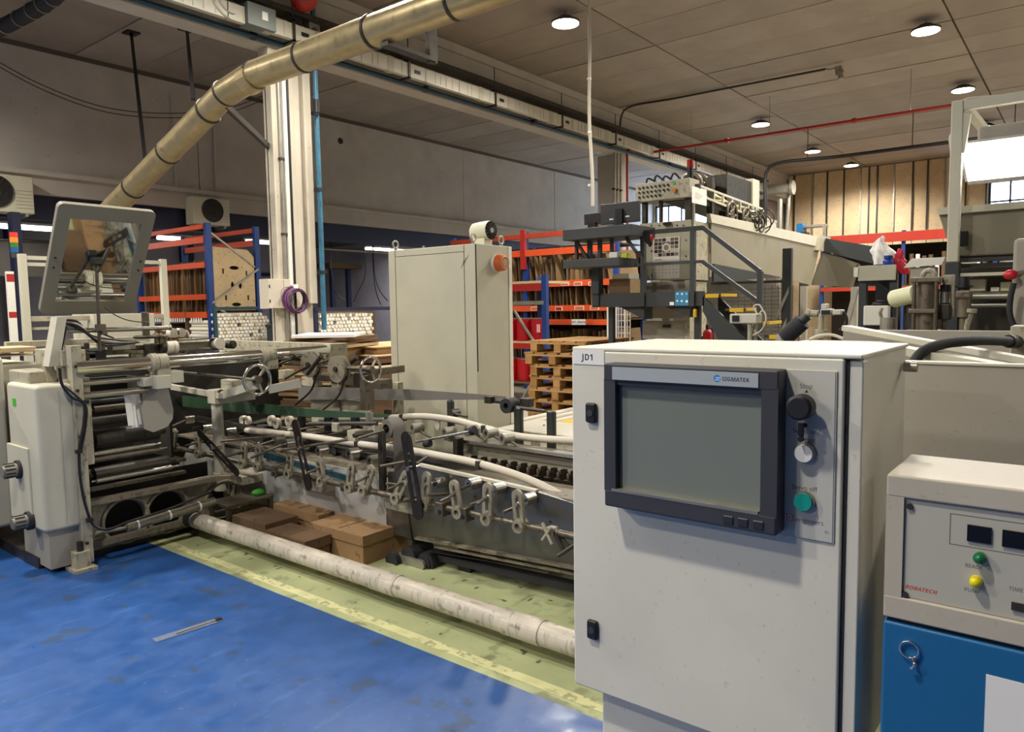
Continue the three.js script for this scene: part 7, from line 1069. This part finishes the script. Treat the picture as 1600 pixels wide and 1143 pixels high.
{
  const X = 5.7, S = (u, v, x = X) => SX(u, v, x), t = thing('feeder_machine', 'grey feeder machine with sloping olive cover and a red knob at the right edge', 'machine'), zE = 0.8;
  const a = S(1464, 326), b = S(1468, 336), c = S(1492, 410), P = p => [p.z, p.y];
  part(t, 'sloping_cover', [polyX([P(a), P(c), [zE, c.y], [zE, a.y]], X, 0.03)], mat('#857f6c', { map: T.scuff, rough: 0.55 }), 'olive grey sloping cover'); part(t, 'cover_lip', [polyX([P(a), P(b), [zE, b.y], [zE, a.y]], X - 0.03, 0.03)], M.cabGrey); part(t, 'cover_side', [bb(X + 0.03, X + 1.0, c.y, a.y - 0.02, c.z, c.z + 0.02)], M.cabGrey);
  const m0 = S(1500, 385, X - 0.03), m1 = S(1514, 361, X - 0.03); part(t, 'black_display', [bb(X - 0.07, X - 0.02, m0.y, m1.y, m0.z, m1.z, 0.005)], M.black);
  for (const [v0, v1, m, dx] of [[404, 410, M.anthracite, -0.02], [414, 419, M.black, 0], [399, 401, M.dirtySteel, -0.02]]) { const p = S(1495, v1), q = S(1495, v0); part(t, 'cross_beam', [bb(X + dx - 0.02, X + 0.02, p.y, q.y, p.z, zE)], m); }
  part(t, 'back_panel', [bb(X + 0.25, X + 0.28, 0.5, c.y, c.z, zE)], mat('#4b4740', { map: T.scuff, rough: 0.7 }));
  const s0 = S(1496, 432, X - 0.2), s1 = S(1496, 427, X - 0.2); part(t, 'white_shelf', [bb(X - 0.22, X + 0.2, s0.y, s1.y, s0.z, zE)], M.machineLt); const r0 = S(1520, 460), r1 = S(1520, 466); part(t, 'tube_rail', [cyl([X - 0.1, (r0.y + r1.y) / 2, r0.z], [X - 0.1, (r0.y + r1.y) / 2, zE], 0.022, 14), cyl([X - 0.05, r0.y - 0.07, r0.z], [X - 0.05, r0.y - 0.07, zE], 0.018, 12)], M.galv); const r2 = S(1520, 458); part(t, 'lower_shelf', [bb(X - 0.1, X + 0.2, r2.y - 0.01, r2.y + 0.01, r2.z, zE)], M.dirtySteel);
  part(t, 'base_frame', [bb(X - 0.15, X + 0.25, 0, 1.36, -1.0, zE)], mat('#2d2a27', { rough: 0.8 })); const k = S(1594, 440, 4.6); part(t, 'edge_column', [bb(4.6, 4.7, 0, S(1594, 372, 4.6).y, k.z - 0.035, zE - 0.2, 0.02)], M.guardGrey); const rk = S(1579, 429, 4.55); part(t, 'red_knob', [new THREE.SphereGeometry(0.026, 18, 12).scale(1, 1, 1.25).translate(4.55, rk.y, rk.z)], mat('#c0172c', { rough: 0.4 }), 'red knob'); part(t, 'knob_stem', [cyl([4.57, rk.y, rk.z], [4.62, rk.y + 0.02, rk.z + 0.07], 0.012, 8)], M.galv); part(t, 'dark_cable', [tube([S(1584, 442, 4.5), S(1579, 465, 4.5), S(1578, 490, 4.5), S(1586, 510, 4.5), S(1600, 520, 4.5)], 0.014, 30, 8)], M.rubber);
  for (const [u0, v0, u1, v1, m, n, lab] of [[1510, 436, 1541, 452, M.machineLt, 'long cream carton lying on the shelf by the pump', 'box'], [1563, 440, 1582, 457, mat('#c4c09a', { rough: 0.7 }), 'small yellowish box on the right shelf', 'box'], [1548, 448, 1562, 456, M.white, 'low white box in the middle of the shelf', 'box']]) { const p = S(u0, v1, X - 0.08), q = S(u1, v0, X - 0.08), o = part(scene, 'shelf_carton', [bb(X - 0.1, X + 0.15, Math.min(p.y, r2.y + 0.012), q.y, p.z, q.z, 0.004)], m); tag(o, n, lab); }
}
{ // pump and filter
  const X = 4.7, S = (u, v, x = X) => SX(u, v, x), t = thing('pump_cylinder', 'brown-grey upright pump cylinder with square flanges', 'pump'), B = mat('#857a6c', { map: T.grime, metal: 0.35, rough: 0.45 });
  const c = S(1447, 470), y = v => S(1447, v).y, z = u => S(u, 470).z, r = (z(1463) - z(1433)) / 2;
  part(t, 'barrel', [cyl([X, y(520), c.z], [X, y(440), c.z], r, 28)], B); part(t, 'top_flange', [bb(X - r - 0.02, X + r + 0.02, y(441), y(433), z(1424), z(1471), 0.006)], B); part(t, 'middle_flange', [bb(X - r - 0.02, X + r + 0.02, y(489), y(482), z(1423), z(1466), 0.006)], B); part(t, 'tie_rod', [z(1431), z(1465)].map(q => cyl([X - r - 0.005, y(520), q], [X - r - 0.005, y(436), q], 0.011, 10)), M.dirtySteel); part(t, 'base', [bb(X - 0.1, X + 0.1, 0, y(515), c.z - 0.1, c.z + 0.1, 0.01)], B); const e = S(1451, 425); part(t, 'elbow', [torus([X, e.y - 0.02, e.z], 0.028, 0.014, 'x', 20, Math.PI), cyl([X, y(434), e.z - 0.028], [X, e.y - 0.02, e.z - 0.028], 0.016, 10)], M.machine); part(t, 'bracket', [bb(X + 0.04, X + 0.06, y(495), y(430), z(1470), z(1489), 0.004)], M.machine);
  const f = thing('air_filter_unit', 'small air filter with black cap beside the pump cylinder', 'filter'), fc = S(1506, 460), fy = v => S(1506, v).y; part(f, 'bowl', [cyl([X, fy(495), fc.z], [X, fy(462), fc.z], 0.032, 20), cyl([X, fy(518), fc.z], [X, fy(495), fc.z], 0.018, 14)], B); part(f, 'head', [bb(X - 0.045, X + 0.045, fy(466), fy(453), S(1494, 460).z, S(1519, 460).z, 0.012)], B); part(f, 'cap', [cyl([X, fy(453), fc.z], [X, fy(432), fc.z], 0.028, 18, 0.026), cyl([X, fy(449), fc.z], [X, fy(446), fc.z], 0.042, 18)], M.black); part(f, 'side_tube', [cyl(S(1508, 515), S(1517, 485), 0.018, 12), cyl(S(1516, 488), S(1517, 482), 0.03, 12)], M.machine); part(f, 'pipe', [cyl([X, 0.9, fc.z], [X, fy(515), fc.z], 0.012, 8)], M.dirtySteel);
  const v = thing('valve_block', 'dark valve block between pump cylinder and air filter', 'valve'), vc = S(1475, 470); part(v, 'block', [bx(X + 0.03, vc.y - 0.06, vc.z, 0.07, 0.09, 0.06, 0.008)], M.darkSteel); part(v, 'silver_cap', [cyl([X + 0.03, vc.y - 0.01, vc.z], [X + 0.03, vc.y + 0.05, vc.z], 0.028, 16)], M.steel); part(v, 'top', [cyl([X + 0.03, vc.y + 0.05, vc.z], [X + 0.03, vc.y + 0.09, vc.z], 0.026, 14)], M.black); part(v, 'stem', [cyl([X + 0.03, 0.9, vc.z], [X + 0.03, vc.y - 0.1, vc.z], 0.014, 8)], M.dirtySteel);
  const w = thing('cream_canister', 'pale cream canister lying tilted left of the pump', 'canister'), w0 = S(1396, 467, 4.9), w1 = S(1430, 459, 4.85); part(w, 'body', [cyl(w0, w1, 0.052, 24)], mat('#d7d7b0', { rough: 0.45 })); part(w, 'end_cap', [cyl(w0.clone().lerp(w1, -0.06), w0, 0.047, 24)], mat('#c9c9a2', { rough: 0.45 })); part(w, 'support', [bb(4.85, 4.9, 0, w0.y - 0.05, w0.z + 0.08, w0.z + 0.12)], M.darkSteel);
}
{ // stand with bags, tray, bottle
  const X = 5.9, S = (u, v, x = X) => SX(u, v, x), t = thing('parts_stand', 'dark stand with a beige front plate carrying plastic bags', 'stand'), a = S(1341, 439), b = S(1400, 413);
  part(t, 'front_plate', [bb(X - 0.01, X + 0.015, a.y, b.y, a.z, b.z, 0.004)], M.cabGrey, 'beige front plate'); part(t, 'top', [bb(X + 0.015, X + 0.35, b.y - 0.06, b.y - 0.04, a.z, b.z)], M.darkSteel); for (const u of [1346, 1394]) { const z = S(u, 470).z; part(t, 'leg', [bb(X + 0.02, X + 0.08, 0, b.y - 0.06, z - 0.025, z + 0.025)], M.anthracite); } part(t, 'dark_sheet', [bb(X + 0.32, X + 0.34, 0.9, b.y - 0.06, a.z + 0.05, b.z - 0.02)], M.black); part(t, 'side_tag', [bx(X, S(1338, 425).y, S(1338, 425).z, 0.03, 0.07, 0.03)], M.white);
  const bag = (name, label, u, v0, v1, w, m, twist) => { const o = thing(name, label, 'bag'), y0 = S(u, v1, X + 0.15).y, y1 = S(u, v0, X + 0.15).y, z = S(u, v1, X + 0.15).z, h = y1 - y0; const N = 22, pts = []; for (let j = 0; j <= N; j++) { const k = j / N; pts.push(new THREE.Vector2(w * (k < 0.55 ? 0.85 + 0.15 * Math.sin(k * 5) : Math.max(0.12, 1 - (k - 0.45) * 1.6)), k * h)); } const g = new THREE.LatheGeometry(pts, 40), pa = g.attributes.position; for (let i = 0; i < pa.count; i++) { const an = Math.atan2(pa.getZ(i), pa.getX(i)), k = pa.getY(i) / h, f = 1 + 0.14 * Math.sin(an * 5 + k * 6 + twist) * (0.4 + k) + 0.07 * Math.sin(an * 11 - k * 9); pa.setX(i, pa.getX(i) * f * 0.8); pa.setZ(i, pa.getZ(i) * f + 0.02 * Math.sin(k * 5 + twist)); } g.computeVertexNormals(); part(o, 'bag_body', [g.translate(X + 0.15, y0, z)], m); part(o, 'knot', [new THREE.SphereGeometry(w * 0.2, 12, 8).scale(0.6, 1.6, 1).translate(X + 0.15, y1 - 0.01, z)], m); return o; };
  bag('plastic_bag', 'white plastic bag with tall handles on the parts stand', 1378, 371, 413, 0.078, mat('#ece9e4', { rough: 0.45 }), 0.5); bag('plastic_bag', 'red plastic bag hanging at the right end of the parts stand', 1404, 390, 428, 0.068, mat('#c81a34', { rough: 0.45 }), 2.1);
  const bo = thing('blue_bottle', 'small blue bottle in front of the white plastic bag', 'bottle'), c = S(1388, 412, X + 0.05), y1 = S(1388, 398, X + 0.05).y; part(bo, 'body', [new THREE.LatheGeometry([[0, 0], [0.036, 0], [0.037, (y1 - c.y) * 0.8], [0.026, (y1 - c.y) * 0.92], [0.026, y1 - c.y], [0, y1 - c.y]].map(q => new THREE.Vector2(...q)), 24).translate(X + 0.05, c.y - 0.03, c.z)], mat('#1d3f9c', { rough: 0.3 })); part(bo, 'cap', [cyl([X + 0.05, y1 - 0.03, c.z], [X + 0.05, y1 - 0.005, c.z], 0.03, 18)], mat('#16307c', { rough: 0.4 }));
  const tr = thing('white_tray', 'white slanted tray right of the red bag', 'tray'), p = S(1412, 418, 5.6), q = S(1477, 401, 5.6); part(tr, 'tray', [polyX([[p.z, p.y], [q.z - 0.02, p.y + 0.01], [q.z, q.y], [p.z + 0.04, q.y - 0.01]], 5.6, 0.03)], M.white); part(tr, 'rear_lip', [bb(5.63, 5.85, q.y - 0.02, q.y, p.z + 0.04, q.z)], M.white); part(tr, 'bracket', [bb(5.64, 5.7, 0.8, p.y + 0.03, p.z + 0.1, p.z + 0.14), bb(5.62, 5.75, S(1430, 433, 5.65).y, p.y, S(1424, 430, 5.65).z, S(1462, 430, 5.65).z)], M.guardGrey);
  const wb = thing('white_box', 'white metal box with black top standing between the stand legs', 'box'), w0 = S(1349, 508, 5.85), w1 = S(1389, 477, 5.85); part(wb, 'body', [bb(5.84, 6.1, w0.y, w1.y, w0.z, w1.z, 0.008)], M.white); part(wb, 'cable_top', [torus([5.92, w1.y + 0.01, (w0.z + w1.z) / 2 + 0.03], 0.06, 0.014, 'y', 20), torus([5.92, w1.y + 0.03, (w0.z + w1.z) / 2 + 0.04], 0.045, 0.012, 'y', 18)], M.black); part(wb, 'stand', [bb(5.9, 6.0, 0, w0.y, w0.z + 0.02, w1.z - 0.02)], M.darkSteel);
  const cu = thing('metal_cup', 'grey metal cup with a bent hook beside the white box', 'cup'), k = S(1387, 505, 5.5), ky = S(1387, 496, 5.5).y; part(cu, 'cup', [ring([5.5, 1.3, k.z], [5.5, ky, k.z], 0.048, 0.042, 22), cyl([5.5, 0, k.z], [5.5, ky - 0.03, k.z], 0.042, 18)], M.galv); part(cu, 'hook', [tube([[5.5, ky - 0.02, k.z - 0.035], [5.5, ky + 0.04, k.z - 0.05], S(1375, 487, 5.5), S(1378, 481, 5.5)], 0.011, 20, 8)], M.machine);
}
{ // devices just behind the operator cabinet
  const t = thing('photo_sensor_head', 'white square sensor tube on a post with a loose cable', 'sensor'), X = 3.5, S = (u, v, x = X) => SX(u, v, x), a = S(1142, 505), b = S(1154, 490), L = S(1185, 497).z - a.z;
  part(t, 'housing', [bb(X - 0.02, X + 0.055, a.y, b.y, a.z, a.z + L, 0.006)], M.machineLt); part(t, 'window', [bb(X - 0.024, X - 0.018, a.y + 0.01, b.y - 0.008, a.z + 0.015, a.z + 0.05)], M.black); part(t, 'post', [cyl([X, 1.0, S(1172, 510).z], [X, a.y + 0.01, S(1172, 510).z], 0.012, 10), cyl([X + 0.02, 1.0, S(1178, 510).z], [X + 0.02, a.y + 0.01, S(1178, 510).z], 0.01, 10)], M.machine); part(t, 'loose_cable', [tube([S(1183, 495), S(1192, 485), S(1197, 497), S(1190, 515), S(1176, 524)], 0.004, 30, 6), tube([S(1184, 492), S(1178, 478), S(1186, 476), S(1192, 484)], 0.004, 24, 6)], M.hose); part(t, 'base', [bb(X - 0.05, X + 0.06, 0, 1.02, S(1172, 510).z - 0.05, S(1178, 510).z + 0.05)], M.darkSteel);
  const d = thing('black_actuator', 'dark slanted actuator cylinder with a pale tip, next to the sensor tube', 'actuator'), X2 = 3.7, D = (u, v) => SX(u, v, X2); part(d, 'body', [cyl(D(1226, 528), D(1254, 502), 0.042, 20)], M.rubber); part(d, 'neck', [cyl(D(1252, 503), D(1262, 493), 0.022, 14)], M.anthracite); part(d, 'tip', [cyl(D(1259, 489), D(1278, 490), 0.016, 14), cyl(D(1260, 489), D(1266, 489), 0.02, 14)], M.machine); part(d, 'stand', [cyl([X2, 0.9, D(1222, 526).z], [X2, D(1222, 523).y, D(1222, 526).z], 0.03, 14), bb(X2 - 0.05, X2 + 0.05, 0, 0.9, D(1222, 526).z - 0.05, D(1222, 526).z + 0.05)], M.machine);
  const s = thing('second_sensor_head', 'pale sensor block with two square openings on a short post', 'sensor'), p = D(1284, 493), q = D(1317, 482); part(s, 'housing', [bb(X2 - 0.03, X2 + 0.05, p.y, q.y, p.z, D(1300, 490).z, 0.006), bb(X2 - 0.03, X2 + 0.04, p.y + 0.004, q.y - 0.004, D(1303, 490).z, D(1317, 490).z, 0.006), bb(X2 - 0.02, X2 + 0.02, q.y - 0.002, q.y + 0.025, p.z, D(1294, 490).z, 0.006)], M.machineLt); part(s, 'window', [bb(X2 - 0.034, X2 - 0.028, p.y + 0.006, q.y - 0.006, p.z + 0.006, p.z + 0.045)], M.black); part(s, 'post', [cyl([X2, 0.9, D(1283, 510).z], [X2, p.y + 0.01, D(1283, 510).z], 0.014, 12), cyl([X2, D(1283, 518).y - 0.03, D(1283, 510).z], [X2, D(1283, 515).y, D(1283, 510).z], 0.03, 14)], M.machine); part(s, 'cable', [tube([D(1317, 487), D(1322, 495), D(1322, 506), D(1312, 516)], 0.008, 20, 6)], M.rubber); part(s, 'base', [bb(X2 - 0.06, X2 + 0.06, 0, 0.92, D(1283, 510).z - 0.06, D(1283, 510).z + 0.06)], M.darkSteel);
  const st = thing('steel_strut', 'thin steel strut leaning beside the dark stand', 'strut'); part(st, 'strut', [bar(SX(1338, 452, 6.4), SX(1322, 512, 6.2), 0.035, 0.03)], M.galv); part(st, 'lower', [bar(SX(1322, 512, 6.2), [6.1, 0, SX(1318, 530, 6.1).z], 0.035, 0.03)], M.galv);
}
{ // red rack before the boarded end wall
  const X = 24.6, S = (u, v) => SX(u, v, X), t = thing('end_wall_rack', 'long red-beamed rack in front of the boarded end wall', 'rack'), y0 = S(1470, 373).y, y1 = S(1470, 358).y, z0 = S(1285, 365).z, z1 = -2.2;
  part(t, 'beam', [bb(X - 0.08, X, y0, y1, z0, z1)], mat('#b8331f', { map: T.scuff, rough: 0.45 })); part(t, 'beam', [bb(X - 0.08, X, 1.9, 2.0, z0, z1)], mat('#b8331f', { map: T.scuff, rough: 0.45 })); for (const z of [z0, (z0 + z1) / 2, z1]) part(t, 'upright', [bb(X + 0.005, X + 0.1, 0, y1 + 0.05, z - 0.05, z + 0.05)], M.rackBlue); part(t, 'shelf', [bb(X, X + 1.2, 2.0, 2.04, z0, z1)], M.plyDk); part(t, 'shelf_top', [bb(X, X + 1.2, y1 - 0.03, y1, z0, z1)], M.plyDk); part(t, 'rear_sheet', [bb(X + 1.25, X + 1.28, 0, y0, z0, z1)], mat('#2a2018', { rough: 0.9 }));
  for (let i = 0; i < 16; i++) { const z = z1 - 0.25 - i * 0.17, o = part(scene, 'stored_roll', [cyl([X + 0.2, 2.045, z], [X + 0.2, 2.045 + rr(0.6, 1.0), z], 0.06, 12)], i % 3 == 1 ? M.paper : i % 3 ? M.plyDk : M.cardDk); tag(o, i % 3 == 1 ? 'white upright roll on the red-beamed rack at the end wall' : 'brown upright roll on the red-beamed rack at the end wall', 'roll', i % 3 == 1 ? 'white rolls on the end wall rack' : 'brown rolls on the end wall rack'); }
  const bo = thing('blue_crate', 'small blue-ended steel crate on the far rack above the hopper', 'crate'), p = SX(1244, 363, 23.8), q = SX(1289, 352, 23.8), p2 = SX(1254, 355, 23.8); part(bo, 'blue_end', [bb(23.8, 24.2, p.y, q.y + 0.12, p.z, p2.z, 0.01)], M.boxBlue); part(bo, 'steel_frame', [bb(23.85, 24.2, q.y - 0.02, q.y + 0.06, p2.z, q.z, 0.01), bb(23.85, 23.95, p.y - 0.2, q.y, q.z - 0.08, q.z)], M.galv); part(bo, 'stand', [bb(23.85, 24.15, 0, p.y, p.z + 0.1, p.z + 0.3)], M.darkSteel);
  const dp = thing('grey_wall_duct', 'thick grey pipe with a flange on the far wall above the hopper', 'pipe'), g0 = SX(1200, 297, 23.4), g1 = SX(1236, 306, 23.4); part(dp, 'pipe', [cyl([23.4, g0.y, g0.z], [23.4, g0.y - 0.02, g1.z], 0.16, 20), cyl([23.4, g0.y, g1.z], [23.4, g0.y, g1.z + 0.08], 0.22, 20)], M.galv); part(dp, 'downpipe', [cyl([23.5, 0, g0.z + 0.35], [23.5, g0.y - 0.3, g0.z + 0.35], 0.07, 12), tube([[23.5, g0.y - 0.1, g1.z - 0.1], [23.5, g0.y - 0.5, g1.z - 0.1], [23.5, g0.y - 1.3, g1.z - 0.15], [23.5, 0, g1.z - 0.2]], 0.05, 30, 8)], M.galv);
}
// ------------------------------------------------------------------ left background behind the gluing unit
{
  const z = -7.6, P = (u, v) => SZ(u, v, z), t = thing('feeder_guard_frame', 'cream square-tube guard frame with rails behind the mirror', 'frame'), a = P(34, 400), b = P(254, 408), y0 = P(42, 525).y;
  part(t, 'post', [bb(a.x - 0.03, a.x + 0.03, 0, a.y + 0.02, z - 0.03, z + 0.03, 0.004)], M.machineLt); part(t, 'post', [bb(b.x - 0.03, b.x + 0.03, y0, b.y + 0.02, z - 0.03, z + 0.03, 0.004)], M.machineLt);
  part(t, 'rail', [bb(a.x + 0.03, b.x - 0.03, P(60, 404).y - 0.012, P(60, 402).y + 0.012, z - 0.015, z + 0.015)], M.machineLt); part(t, 'rail', [bb(a.x + 0.03, P(76, 412).x, P(60, 414).y - 0.01, P(60, 412).y + 0.01, z - 0.012, z + 0.012)], M.machineLt);
  part(t, 'lower_rail', [bb(a.x + 0.03, b.x - 0.03, P(60, 502).y, P(60, 494).y, z - 0.03, z + 0.02, 0.004)], M.machine); part(t, 'lower_rod', [bb(a.x + 0.03, P(90, 514).x, P(60, 515).y, P(60, 511).y, z - 0.02, z + 0.02)], M.machine);
  const f = thing('feeder_housing', 'cream sheet-metal feeder housing below the mirror', 'machine'), p0 = P(152, 548), p1 = P(210, 487), z2 = z + 0.1, c0 = SZ(150, 560, z2), c1 = SZ(241, 489, z2);
  part(f, 'panel', [bb(c0.x, c1.x, SZ(180, 513, z2).y + 0.005, c1.y, z2 - 0.5, z2, 0.006)], M.machineLt); part(f, 'panel', [bb(c0.x, c1.x, 0.5, SZ(180, 513, z2).y - 0.005, z2 - 0.5, z2 - 0.004, 0.006)], M.machineLt); part(f, 'foot', [bb(c0.x + 0.1, c0.x + 0.2, 0, 0.5, z2 - 0.3, z2 - 0.2)], M.machine); part(f, 'foot', [bb(c1.x - 0.2, c1.x - 0.1, 0, 0.5, z2 - 0.3, z2 - 0.2)], M.machine); void p0; void p1;
  const s = thing('signal_tower', 'signal tower with red, orange, green and blue lenses at the left edge', 'signal tower'), zs = -7.9, q = v => SZ(22, v, zs).y, x = SZ(22, 380, zs).x;
  for (const [v0, v1, c] of [[363, 371, '#b8342c'], [371, 379, '#e0772a'], [379, 387, '#3c7a3c'], [387, 395, '#2c5a8f']]) part(s, 'lens', [cyl([x, q(v1) + 0.002, zs], [x, q(v0), zs], 0.033, 18)], mat(c, { rough: 0.25, emit: c, ei: c == '#b8342c' || c == '#e0772a' ? 0.5 : 0 })); part(s, 'socket', [cyl([x, q(402), zs], [x, q(395), zs], 0.03, 16)], M.charcoal); part(s, 'pole', [cyl([x + 0.03, 0, zs], [x + 0.03, q(395) - 0.02, zs], 0.016, 12), bx(x + 0.02, q(401), zs, 0.05, 0.02, 0.03)], M.rubber);
  const w = thing('warning_post', 'white post with red stripes at the left edge under the signal tower', 'post'), zw = -9, y = v => SZ(18, v, zw).y, xw = SZ(17, 460, zw).x; part(w, 'post', [bb(xw - 0.035, xw + 0.035, 0, y(424), zw - 0.02, zw + 0.02)], M.white); for (const [v0, v1] of [[428, 440], [487, 496]]) part(w, 'stripe', [bb(xw - 0.036, xw + 0.036, y(v1), y(v0), zw + 0.0195, zw + 0.022)], M.redPaint);
  const d = thing('door_post', 'dark navy steel post in the passage left of the guard frame', 'post'), dz = -13.2, dx = SZ(30, 460, dz).x; part(d, 'post', [bb(dx - 0.06, dx + 0.06, 0, 3.16, dz - 0.1, dz + 0.1)], M.navy); part(d, 'base_plate', [bb(dx - 0.16, dx + 0.16, 0, 0.02, dz - 0.16, dz + 0.16)], M.navy);
  const m = thing('feeder_side_machine', 'pale grey machine body cut by the left photo edge, behind the guard box', 'machine'), zm = -6.0, e = SZ(62, 566, zm), g = SZ(18, 830, zm);
  part(m, 'body', [bb(0.6, SZ(68, 590, zm).x, 0.25, e.y, zm - 1.6, zm, 0.02)], M.cabGrey); part(m, 'left_cover', [bb(0.6, SZ(16, 700, zm + 0.3).x, 0.16, SZ(8, 556, zm + 0.3).y, zm - 1.2, zm + 0.3, 0.03)], M.machineLt); part(m, 'plinth', [bb(0.7, 1.5, 0, 0.25, zm - 1.4, zm + 0.1)], M.darkSteel); void g;
  const rl = thing('feeder_rail', 'long pale rail crossing behind the tilted control panel', 'rail'), zr = -6.6, r0 = SZ(8, 538, zr), r1 = SZ(118, 531, zr); part(rl, 'rail', [bb(r0.x, SZ(232, 531, zr).x, r0.y - 0.03, r0.y + 0.02, zr - 0.03, zr + 0.03, 0.004)], M.machine); part(rl, 'support', [bb(r1.x, r1.x + 0.05, 0, r0.y - 0.03, zr - 0.02, zr + 0.02)], M.machine);
  for (const [i, [v0, v1, u0, u1]] of [[541, 553, -14, 58], [553, 559, -14, 60]].entries()) { const k = thing('wooden_plank', ['upper', 'lower'][i] + ' of two pale wooden planks on the machine at the left edge', 'plank'), p = SZ(u0, v1, zm + 0.02), q2 = SZ(u1, v0, zm + 0.02); part(k, 'plank', [bb(p.x, q2.x, p.y + 0.002, q2.y, zm - 0.3, zm + 0.0, 0.004)], M.plyLt); part(k, 'end_grain', [bb(q2.x, q2.x + 0.003, p.y + 0.006, q2.y - 0.004, zm - 0.29, zm - 0.01)], M.pallet); }
  const ks = thing('red_knob_switch', 'small red knob beside the wooden planks', 'knob'), kp = SZ(67, 555, zm + 0.05); part(ks, 'knob', [new THREE.SphereGeometry(0.028, 16, 10).translate(kp.x, kp.y, kp.z)], M.drumRed); part(ks, 'stem', [cyl([kp.x, e.y - 0.02, kp.z - 0.02], [kp.x, kp.y, kp.z], 0.01, 8)], M.galv);
  const ll = thing('low_room_screen', 'long dark hanging sheet below the bright left fluorescent lamp', 'sheet'), zz = -16.2, s0 = SZ(-40, 372, zz), s1 = SZ(90, 405, zz); part(ll, 'sheet', [bb(s0.x, s1.x + 0.6, s1.y - 0.35, s0.y, zz - 0.02, zz)], mat('#4d443c', { map: T.plaster, rough: 0.9 })); part(ll, 'rod', [cyl([s0.x, s0.y, zz], [s1.x + 0.6, s0.y, zz], 0.03, 10)], M.darkSteel); for (const xx of [s0.x + 0.3, s1.x]) part(ll, 'hanger', [cyl([xx, s0.y, zz], [xx, 3.56, zz], 0.01, 6)], M.darkSteel);
  // things in the low room between column and tall cabinet
  const rr2 = thing('storage_mezzanine', 'dark beam with timber above the low room window', 'shelf'), zb = -17.5, b0 = SZ(515, 418, zb), b1 = SZ(640, 404, zb); b1.x = Math.min(b1.x, 14.7); part(rr2, 'timber', [bb(b0.x, b1.x + 0.1, b0.y, b0.y + 0.14, zb - 0.6, zb)], mat('#6d5432', { map: T.wood, rough: 0.8 })); part(rr2, 'support', [bb(b0.x + 0.2, b0.x + 0.32, 0, b0.y, zb - 0.3, zb - 0.18)], M.navy); part(rr2, 'support', [bb(b1.x - 0.3, b1.x - 0.18, 0, b0.y, zb - 0.3, zb - 0.18)], M.navy);
  const kk = thing('pipe_rail', 'thin grey pipe under the ceiling of the low room right of the column', 'pipe'), zk = -15, k0 = SZ(505, 388, zk), k1 = SZ(612, 393, zk); part(kk, 'pipe', [cyl([k0.x, k0.y, zk], [k1.x + 0.6, k0.y, zk], 0.035, 12)], M.galv); for (const xx of [k0.x + 0.3, k1.x]) part(kk, 'hanger', [cyl([xx, k0.y, zk], [xx, 3.56, zk], 0.008, 6)], M.darkSteel);
  for (const [i, [u0, v0, u1, v1, sag]] of [[518, 430, 541, 470, 8], [570, 432, 552, 472, 6], [584, 432, 595, 476, 3], [586, 432, 606, 470, 4]].entries()) { const c = thing('drooping_wire', ['first', 'second', 'third', 'fourth'][i] + ' thin black cord from the left hanging above the blue tube frame', 'cord'), zc = -15; const tp = SZ(u0, v0, zc); part(c, 'cord', [tube([[tp.x, 3.56, zc], SZ(u0, v0, zc), SZ((u0 + u1) / 2 - sag * 0.5, (v0 + v1) / 2 + sag, zc), SZ(u1, v1, zc)], 0.012, 24, 6)], M.black); }
}
scene.traverse(o => { delete o.userData._k; });
renderer.render(scene, camera);
